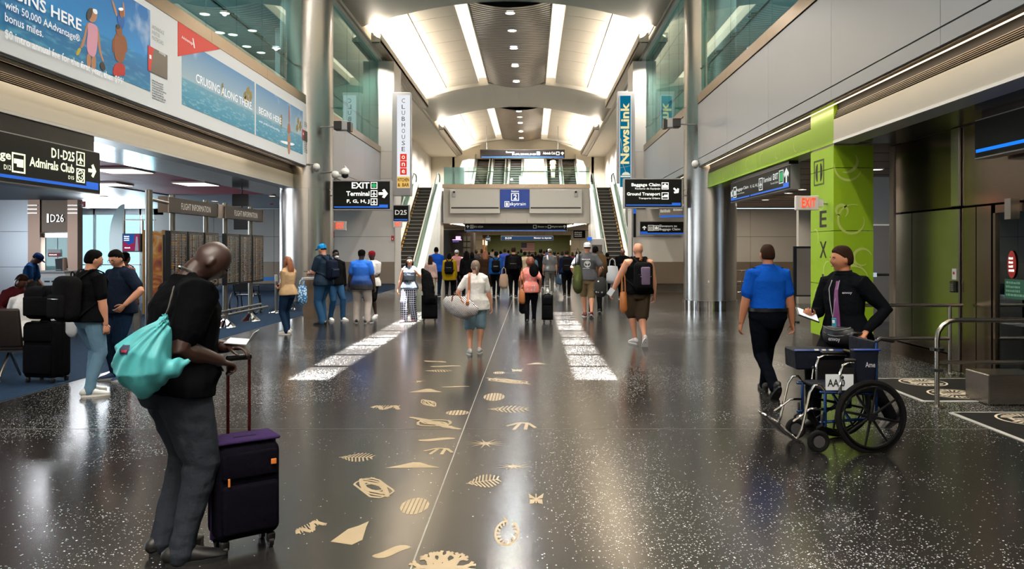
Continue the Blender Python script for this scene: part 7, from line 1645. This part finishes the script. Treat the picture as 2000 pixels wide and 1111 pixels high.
x,y=at(655,626); p=person('man in white face mask and black jacket behind the man in the blue cap',x,y,1.70,-140,'dark',('fade','black'),BLKF,JEAN,'#d8d8d4','#eeeeea',sleeve='long',feet=((.1,-.05,0,0),(-.12,.15,0,0))); mask(p,pm('mask_white','#dfe1e4',.7))
x,y=at(706,631); p=person('man in black beret and blue shirt fading to black, seen from behind',x,y,1.69,-5,'dark',('beret',fab('beret_black','#0b0b0c')),nd('shirt_gradient',grad_mat),fab('pants_sand','#b3a9a2'),'#14161c','#c9c9c9',g=1.32,gt=1.3,feet=((.13,0,0,0,-.4),(-.13,.02,0,0,.4)),hem=.05,flare=1.3,hands=((.30,.05,.80),(-.31,.02,.78)))
x,y=at(727,621); p=person('man in red and black cap and white tee behind the blue shirt',x,y,1.66,160,'dark',('cap',fab('cap_red','#6e1822')),WHITEF,BLKF,'#e5e5e5','#ffffff',legs='shorts',hands=((.05,.22,1.0),(-.05,.22,1.02)),hem=.03)
# woman in plaid trousers
x,y=at(800,628); p=person('woman in grey crop top and navy checked trousers walking towards the camera',x,y,1.54,168,'light',('long','black'),fab('top_grey','#59616e'),nd('plaid_navy',grid_mat),'#8a5f63','#8a8a8a',fem=True,g=1.08,sleeve='none',look=.35,feet=((.06,.18,0,0),(-.08,-.1,0,0)),hands=((.30,-.02,.72),(-.36,.12,.84)),flare=1.45,elb=((.8,-1,0),(-.8,-.8,-.1)))
b=B(); T=p['T']; b.loft([T(.04),T(.10)],[(p['tor'][1][3][0]*1.22,p['tor'][1][3][1]*1.3)]*2,16,ref=p['r'],cap=False); b.build('waist_band',BLACK,p['root'],smooth=True,world=False)
su=suitcase('black cabin suitcase with a jacket on it beside the woman in checked trousers',wx(839,17.9),17.9,5,W=.36,D=.22,Ht=.54,handle=.40,hm=ALU,wheels=.06)
r=empty('shoulder_bag',(wx(836,17.7),17.7,.63),'black jacket and bag resting on the cabin suitcase','bag'); b=B(); b.loft([PX(838,584,17.7),PX(836,560,17.75),PX(832,535,17.8),PX(826,528,17.8)],[(.13,.10),(.15,.11),(.11,.09),(.05,.05)],14,ref=XP); me=remesh(b,.015,2,'bag_body'); fold(me,.02,8); me.materials.clear(); me.materials.append(BLKF); link('bag_body',me,r,smooth=True,angle=1.5)
# woman in white tee with striped bag
x,y=at(929,690); p=person('woman with ponytail in white tee and light denim shorts walking away',x,y,1.52,4,'light',('pony','grey'),WHITEF,fab('denim_light','#7f9cab'),'#b9b6b2','#e8e6e2',fem=True,g=1.25,gt=1.4,legs='shorts',look=.25,feet=((.06,.0,0,0),(-.09,-.13,0,.0)),hands=((.27,.12,.70),(-.27,.10,.80)),vox=.010,fol=.008,hem=.03,detail=1,elb=((.7,-1,0),(-1,-.8,0)))
pw_=p
R_=M(p); r=empty('duffel_bag',PX(898,615,12.0),'navy and white striped duffel bag with a tan strap on the woman in white','bag'); b=B(); b.loft([PX(876,590,12.25),PX(885,594,12.15),PX(900,600,12.02),PX(914,606,11.95),PX(921,606,11.9)],[(.10,.10),(.14,.14),(.17,.16),(.16,.16),(.10,.12)],18,ref=ZP); me=remesh(b,.012,3,'bag_body'); fold(me,.014,7); me.materials.clear(); me.materials.append(nd('stripe_navy',stripe_mat('#14182c','#d5d3cf',17,.9))); link('bag_body',me,r,smooth=True,angle=1.5)
TAN=pm('tan_leather','#8a4a22',.5); sp=R_@(p['SH'][1]+p['u']*.05*p['H']+V((.05,0,0)))
b=B(); b.loft([PX(913,590,11.85),sp+V((0,-.17,-.25)),sp+V((0,-.115,-.03)),sp+V((0,-.03,.022)),sp+V((0,.08,-.0)),sp+V((-.03,.14,-.3)),PX(905,590,12.2)],[(.020,.005)]*7,8,ref=XP); b.build('strap',TAN,r,smooth=True)
b=B(); b.rbox(PX(913,592,11.82),(.05,.03,.06),.01); b.build('strap_tab',TAN,r,smooth=True)
for k in (0,1): b=B(); b.loft([PX(880,600,12.0),PX(884,578,11.98+k*.2),PX(896,574,11.95+k*.2),PX(905,592,11.85+k*.2)],[.010]*4,6); b.build('handle',TAN,r,smooth=True)
# woman in pink top
x,y=at(1036,630); p=person('woman in coral patterned top and black trousers rolling a black suitcase',x,y,1.49,2,'brown',('afro','ginger'),nd('coral_print',spot_mat('#dd7f76','#c9b3b4',13,.28)),BLKF,'#0c0c0c','#111111',fem=True,g=1.2,gt=1.2,look=.2,bow=.1,feet=((.08,.05,0,0),(-.08,-.12,.0,.2)),hands=((.22,-.08,.78),(-.25,.05,.78)),hem=.03)
su=suitcase('black suitcase rolled behind the woman in the coral top',wx(1069,17.7),17.65,0,W=.25,D=.35,Ht=.56,handle=.2,wheels=.06)
tote('tan shoulder pouch hanging beside the woman in the coral top',wx(1019,17.0),17.2,.50,.15,.1,.28,pm('tan_pouch','#a05f2c',.5),loop=.5,name='shoulder_bag')
tote('small black bag low at the left of the woman in the coral top',wx(1020,17.1),17.3,.28,.16,.12,.26,BLKF,loop=.3)
r=empty('hat',PX(1043,541,17.3),'round black hat hanging on the back of the woman in the coral top','hat'); b=B(); b.ball(PX(1043,528,17.28),(.11,.05,.15),18,12); b.build('brim',BLKF,r,smooth=True)
# grey tee man with cap
x,y=at(1147,620); p=person('tall man in grey printed tee, white cap and khaki shorts walking away',x,y,1.90,-2,'light',('capback',fab('cap_white','#cfd2d4')),fab('tee_grey','#4b4d52'),KHAKI,'#6e1c22','#e0dedb',g=1.12,gt=1.15,legs='shorts',feet=((.10,-.18,.02,.6),(-.05,.22,0,0)),hands=((.27,.08,1.02),(-.30,.10,1.05)),vox=.011,elb=((.8,-1,-.1),(-.8,-1,-.1)))
me=p['shirt'].data; bv2=BVHTree.FromPolygons([M(p)@v.co for v in me.vertices],[list(q.vertices) for q in me.polygons])
f0=frame(M(p)@(p['T'](.17)-p['f']*.25),XP,ZP); pw2=pm('tee_print','#c3c6c8',.7)
scrawl(f0,(-.13,.085,.13,.125),1,pw2,p['root'],bvh=bv2,pdir=YP); scrawl(f0,(-.11,-.13,.11,-.10),1,pw2,p['root'],seed=3,bvh=bv2,pdir=YP)
b=B(); b.torus((0,0,0),ZP,.075,.008,24,4,flat=.2); b.prism(oval(0,.03,.05,.028,12),frame((0,0,0),XP,YP),0,.002); b.prism(rect(-.008,-.09,.008,.0),frame((0,0,0),XP,YP),0,.002); b.prism([(-.055,-.03),(0,-.085),(.055,-.03),(0,-.055)],frame((0,0,0),XP,YP),0,.002)
vv=[]
for v in b.v:
    q=f0(v.x,v.y-.01,0); h=bv2.ray_cast(q-YP*.6,YP); vv.append((h[0] if h[0] is not None else q)-YP*(.004+v.z*.3))
b.v=vv; me_=b.mesh('chest_print',False); me_.materials.append(pw2); link('chest_print',me_,p['root'])
tote('long olive duffel bag on the left shoulder of the man in the grey tee',wx(1128,18.6),18.5,.72,.24,.30,.55,OLIVE,loop=.45,name='duffel_bag',lm=BLACK)
tote('black sports bag with white patches beside the khaki shorts',wx(1172,18.7),18.6,.62,.32,.24,.38,nd('sport_print',spot_mat('#0c0c0e','#b9bcc0',9,.18)),loop=.3,name='duffel_bag')
x,y=wx(1163,20.3),20.3; p=person('dark-haired companion in black walking just behind the man in the grey tee',x,y,1.80,0,'brown',('fade','black'),BLKF,BLKF,'#111111','#c8c8c8',sleeve='long',feet=((.1,-.15,.02,.5),(-.1,.15,0,0)))
tote('brown canvas rucksack at the shoulder of the companion in black',wx(1172,19.9),20.0,1.05,.42,.28,.48,fab('canvas_brown','#4a3a26'),loop=.12,name='duffel_bag')
# sleeveless man
x,y=at(1247,674); p=person('bald muscular man in black sleeveless shirt and brown cargo shorts striding away',x,y,1.84,10,'light',('none',None),fab('vest_black','#0b0c0f'),fab('cargo_brown','#3f352b'),'#c9c6c6','#e4e2e0',g=1.2,gt=1.15,sleeve='none',legs='shorts',flare=1.12,look=.1,feet=((.03,-.25,.05,1.0),(.0,.20,0,0)),hands=((.30,.03,.88),(-.42,.20,.93)),vox=.010,elb=((.8,-.9,0),(-1,-.6,0)),detail=1)
bk=backpack('black backpack with lilac panel and orange strap on the muscular man',p,.33,.50,.20,zo=-.02,pan=fab('lilac_panel','#6d6078'))
b=B(); q=M(p)@(p['T'](.285)-p['f']*.08); b.rbox(q+V((0,-.02,-.03)),(.05,.03,.12),.01,Matrix.Rotation(.4,3,'Y')); b.build('orange_strap',ORG,bk)
tote('tan leather pouch dangling at the left hip of the muscular man',wx(1219,13.3),13.4,.62,.14,.12,.32,pm('tan_pouch','#a05f2c'),loop=.35,name='shoulder_bag')
q=PX(1193,570,13.2); o=empty('boarding_pass',q,'white folded paper in the left hand of the muscular man','paper'); b=B(); b.box(q,(.09,.01,.13),Matrix.Rotation(.6,3,'Y')); b.build('sheet',MATS['paper_white'],o)
# ---------------------------------------------------------------- crowd
def C(px,Y,H,label,**k):
    kw=dict(vox=.022,detail=0,fol=.004); kw.update(k); rot=kw.pop('rot',0); sk=kw.pop('skin','brown'); hr=kw.pop('hair',('fade','black')); tp=kw.pop('top',BLKF); bt=kw.pop('bottom',BLKF)
    w_=kw.pop('walk',1); fx=((.08,.16,0,0),(-.08,-.2,.03,.6)) if w_>0 else ((.08,-.2,.03,.6),(-.08,.16,0,0)); kw.setdefault('feet',fx)
    return person(label,wx(px,Y),Y,H,rot,sk,hr,tp,bt,**kw)
p=C(852,27.5,1.80,'man in bright blue jacket walking past the left escalator',top=fab('jacket_blue','#1848a8'),bottom=JEAND,sleeve='long',g=1.2)
p=C(841,25.6,1.50,'woman with long brown hair in pale pink outfit and pale trousers',skin='light',hair=('long','brown'),top=fab('pink_pale','#b39790'),bottom=fab('pants_bone','#b1a793'),fem=True,walk=-1,sleeve='long',shoes='#c9c9c9')
p=C(878,26.6,1.60,'person in mustard yellow jacket with a black backpack',hair=('bob','black'),top=fab('mustard','#9a7d14'),sleeve='long',hem=.10,g=1.1); backpack('black backpack on the mustard yellow jacket',p,.30,.44,.16)
p=C(892,29.5,1.70,'person in white cap and pink top behind the mustard jacket',hair=('capback',fab('cap_white','#cfd2d4')),top=fab('pink_top','#c58a8a'),skin='light',walk=-1)
p=C(911,26.5,1.66,'woman in black with long black hair beside the dark kiosk',hair=('long','black'),fem=True,sleeve='long'); 
p=C(922,29,1.62,'woman in black coat carrying a bag left of the tall braided figure',hair=('bob','black'),fem=True,sleeve='long',hem=.1)
p=C(948,27.5,1.68,'tall figure with long brown braids in a long dark coat',hair=('long','auburn'),top=fab('coat_brown','#2e2118'),sleeve='long',hem=.28,g=1.1)
p=C(969,27.0,1.66,'man in blue shirt with a black backpack in the middle of the crowd',top=fab('shirt_blue','#1d4c8c'),walk=-1,sleeve='long',skin='dark'); backpack('black backpack over the blue shirt',p,.28,.42,.15)
tote('pale tan tote bag carried right of the blue shirt',wx(984,26.2),26.2,.42,.32,.18,.42,fab('tote_tan','#a98f7c'),loop=.25)
p=C(1003,26.8,1.80,'broad man in black jacket and backpack at the centre of the crowd',top=BLKF,sleeve='long',g=1.25,skin='light',hair=('short','brown')); backpack('large black backpack on the broad man at the centre',p,.36,.50,.20)
p=C(1025,34,1.63,'person in cream tee in front of the flag',top=fab('tee_cream','#bba98c'),hair=('bun','black'))
p=C(1040,29.5,1.55,'person in denim shirt with dark straps above the coral top',top=fab('denim_shirt','#5a7488'),fem=True,hair=('bob','black'),sleeve='long'); backpack('slim dark backpack on the denim shirt',p,.22,.36,.12)
p=C(1074,29.3,1.74,'man in grey tee, grey trousers and grey cap walking away',top=fab('tee_midgrey','#6d6e70'),bottom=fab('pants_grey','#6a6964'),hair=('capback',fab('cap_grey','#7d7b78')),skin='light',g=1.15,shoes='#c9c6bd'); 
p=C(1056,33,1.74,'man in dark hooded jacket left of the grey tee',sleeve='long',hair=('short','black'),g=1.15,walk=-1)
tote('slate blue shopping bag carried right of the grey tee',wx(1094,28.8),28.8,.42,.34,.14,.34,fab('bag_slate','#3d5468'),loop=.22)
tote('pale pink bag behind the slate blue shopping bag',wx(1099,29.6),29.6,.5,.2,.14,.42,fab('bag_pink','#b88f92'),loop=.2)
p=C(1107,27.2,1.70,'man in navy jacket with a black backpack left of the olive duffel',top=fab('jacket_navy','#121b33'),sleeve='long',hair=('short','brown'),skin='light',g=1.1); backpack('black backpack on the navy jacket',p,.32,.48,.18)
p=C(1216,26.5,1.75,'bald man in black top facing the camera at the foot of the right escalator',rot=175,skin='brown',hair=('none',None),sleeve='long',hands=((.08,.22,1.15),(-.2,.15,.95)),detail=1,g=1.1)
tote('white plastic shopping bag carried by the bald man at the right escalator',wx(1196,25.9),25.9,.62,.46,.22,.50,pm('plastic_white','#c9cdd2'),loop=.28)
p=C(1186,29,1.60,'small dark figure behind the white shopping bag',hair=('short','black'),sleeve='long')
p=C(1133,38,1.62,'small figure in teal top far away beside the cream wall',top=fab('top_teal','#2e5660'))
far=[(930,40,'dark grey coat','#2a2a2e'),(941,46,'brown top','#4d3826'),(955,44,'black top','#151515'),(962,52,'white top','#a9a49a'),(978,40,'tan top','#8a725a'),(986,36,'violet blue shirt','#2c3f8a'),(993,48,'black hood','#111113'),(1012,44,'charcoal jacket','#26272b'),(1018,55,'green top','#3d4a34'),(1034,42,'black coat','#0f0f12'),(1046,50,'rust top','#6a3b28'),(1063,44,'red top','#7a2222'),(1068,56,'blue top','#24457a'),(1083,38,'dark brown jacket','#2c221c'),(1090,48,'black jacket','#131316'),(1098,42,'grey hoodie','#44464a'),(1118,44,'maroon top','#4a2228'),(1126,52,'dark green jacket','#222b22')]
rg=random.Random(5)
for i,(px,Y,nm,c) in enumerate(far):
    C(px,Y,1.66+rg.uniform(-.1,.12),'distant traveller in a '+nm+' '+('left of' if px<1030 else 'right of')+' the hanging flag',top=fab('far_'+nm,c),sleeve='long',skin=rg.choice(['light','brown','dark','tan']),hair=(rg.choice(['short','fade','bob','short']),rg.choice(['black','brown'])),walk=rg.choice([1,-1]),vox=.03,g=rg.uniform(.95,1.2))
Ys=61.9; p=person('person in white patterned dress riding the fourth station escalator',wx(1080,Ys),Ys,1.66,0,'brown',('short','brown'),fab('dress_white','#cfc8b4'),fab('dress_white','#cfc8b4'),vox=.03,detail=0,hem=.1,Z=Z2+(int((Ys-59)/.4)+1)*.4*math.tan(PI/6),feet=((.08,0,0,0),(-.08,0,0,0)),flare=1.5)
# info pedestal at right escalator foot
Y=36; r=empty('directory',(wx(1165,Y),Y,0),'grey directory pedestal with framed list at the foot of the right escalator','stand'); b=B(); b.bb(wx(1152,Y),wx(1180,Y),Y,Y+.3,0,wz(466,Y)); b.build('body',CASE,r,bevel=.01); b=B(); b.bb(wx(1156,Y),wx(1176,Y),Y-.02,Y,.6,wz(478,Y)); b.build('panel',pm('list_dark','#3d3a38',.4,var=.4,vs=20),r); b=B(); b.bb(wx(1147,Y),wx(1156,Y),Y-.05,Y+.02,wz(470,Y),wz(463,Y)); b.build('sign_tab',BLUE,r)
# ---------------------------------------------------------------- brass inlays in the floor
def inlay(px,py,kind,wpx,hpx,rot=0,seed=0):
    Y=fy(py); x=wx(px,Y); W=wpx*Y/FPX; Hh=hpx*Y*Y/(FPX*CAMZ); rg=random.Random(seed+px); c_,s_=math.cos(rot),math.sin(rot)
    f=lambda u,v,w=0: V((x+(u*c_-v*s_)*W/2,Y+(u*s_+v*c_)*Hh/2,.0006+w))
    b=B(); cnt=[0]
    def hh(): cnt[0]+=1; return .0007+cnt[0]*.00003
    def line(pts,wd=.05):
        n=len(pts)
        for i in range(n-1):
            (a,c),(d,e)=pts[i],pts[i+1]; L=math.hypot(d-a,e-c) or 1; nx,ny=-(e-c)/L*wd,(d-a)/L*wd
            b.prism([(a-nx,c-ny),(d-nx,e-ny),(d+nx,e+ny),(a+nx,c+ny)],f,0,hh())
    if kind=='star':
        for k in range(11): a=k*2*PI/11+rg.uniform(-.15,.15); L=rg.uniform(.7,1); b.prism([(-.06*math.sin(a),.06*math.cos(a)),(L*math.cos(a),L*math.sin(a)),(.06*math.sin(a),-.06*math.cos(a))],f,0,hh())
        b.prism(oval(0,0,.25,.25,12),f,0,hh())
    elif kind=='coil':
        for k in range(6): ph=rg.uniform(0,6); line([((.95-.1*k)*math.cos(t*.5+ph),(.9-.11*k)*math.sin(t*.5+ph*.7+.3*math.sin(t))) for t in range(14)],.045)
    elif kind=='slug': b.prism([(u,.35*math.sin(u*2.2)+.42*math.sqrt(max(0,1-u*u))) for u in [-1+.1*k for k in range(21)]]+[(u,.35*math.sin(u*2.2)-.42*math.sqrt(max(0,1-u*u))) for u in [1-.1*k for k in range(1,20)]],f,0,hh())
    elif kind=='shell':
        for k in range(6): t0,t1=-1+k/3+.03,-1+(k+1)/3-.03; pts=[]; n=6
        for k in range(7):
            u0,u1=-1+2*k/7+.035,-1+2*(k+1)/7-.035; h=lambda u:.95*math.sqrt(max(0,1-u*u)); b.prism([(u0,-h(u0)),(u1,-h(u1)),(u1,h(u1)),(u0,h(u0))],f,0,hh())
    elif kind=='leaf':
        line([(-1,0),(1,0)],.04)
        for k in range(9):
            u=-.85+k*.21; L=.85*math.sin(PI*(k+1)/10.5)
            for sg in (-1,1): line([(u,0),(u+.22,sg*L)],.045)
    elif kind=='coral':
        def br(a,c,an,L,d):
            if d==0: return
            e,g_=a+L*math.cos(an),c+L*math.sin(an); line([(a,c),(e,g_)],.035+.02*d); 
            for q in (-1,1): br(e,g_,an+q*rg.uniform(.35,.7),L*.78,d-1)
        for q in range(4): br(0,-.6,PI*(.2+.2*q),.42,4)
        b.prism(oval(0,-.45,.5,.3,14),f,0,hh())
    elif kind=='butterfly':
        for sg in (-1,1): b.prism([(0,.05),(sg*.9,.9),(sg*.75,.1),(sg*.1,-.05)],f,0,hh()); b.prism([(0,-.05),(sg*.7,-.1),(sg*.75,-.85),(sg*.25,-.7)],f,0,hh())
        line([(0,-.7),(0,.8)],.07)
    elif kind=='chili':
        n=16; line([(.8*math.cos(a),.85*math.sin(a)) for a in [PI*.5+2*PI*k/n*.93 for k in range(n+1)]],.07)
        for k in range(15): a=PI*.5+2*PI*k/16; line([(.8*math.cos(a),.85*math.sin(a)),(.48*math.cos(a+.15),.55*math.sin(a+.15))],.05)
        line([(-.1,.85),(-.35,1.15)],.06)
    elif kind=='mound': b.prism([(-1,-.6),(1,-.5),(.55,.1),(.2,.75),(-.1,.8),(-.5,.1)],f,0,hh()); 
    elif kind=='crow':
        for (a,c) in (((-1,-.1),(-.2,.6)),((-.2,.6),(.5,.5)),((.5,.5),(1,-.5)),((-.1,.5),(-.5,-.9)),((.4,.5),(.3,-.9))): line([a,c],.12)
    elif kind=='eel': line([(-1+.1*k,.6*math.sin(k*.55)) for k in range(21)],.16); [line([(-.9+.2*k,-.2),(-.9+.2*k+.1,.7)],.04) for k in range(9)]
    elif kind=='tri': b.prism([(-1,-.75),(-.4,.3),(.2,.6),(.7,1),(.75,.5),(1,-.6),(.5,-1)],f,0,hh())
    # strokes too small to pick apart are one brass piece
    o=b.build('brass_inlay',BRASS,floor); return o
for q in ((866,1095,'coral',120,70),(765,1077,'slug',80,30,.35),(687,1040,'tri',58,46),(607,1030,'eel',48,30,.9),(990,1040,'chili',56,56),(810,988,'shell',56,34),(1047,974,'butterfly',34,24),(730,952,'coil',92,44),(943,940,'leaf',66,30,.3),(808,909,'mound',104,16),(1003,911,'star',84,16),(695,893,'leaf',66,20),(857,880,'crow',56,16),(948,866,'star',84,22),(853,858,'slug',72,11),(848,826,'coil',118,26),(1018,831,'crow',56,18),(893,806,'shell',46,10),(991,799,'leaf',78,16),(755,796,'eel',56,12),(837,787,'coil',38,16),(965,775,'shell',42,16),(833,763,'mound',64,10),(992,744,'coil',90,14),(890,755,'slug',56,3),(818,745,'star',34,8),(855,724,'leaf',52,6),(1010,723,'butterfly',26,6),(870,715,'slug',60,4),(1048,710,'mound',40,5),(850,706,'coil',50,4),(975,728,'shell',24,5)):
    inlay(*q)
bpy.data.scenes.remove(TS)
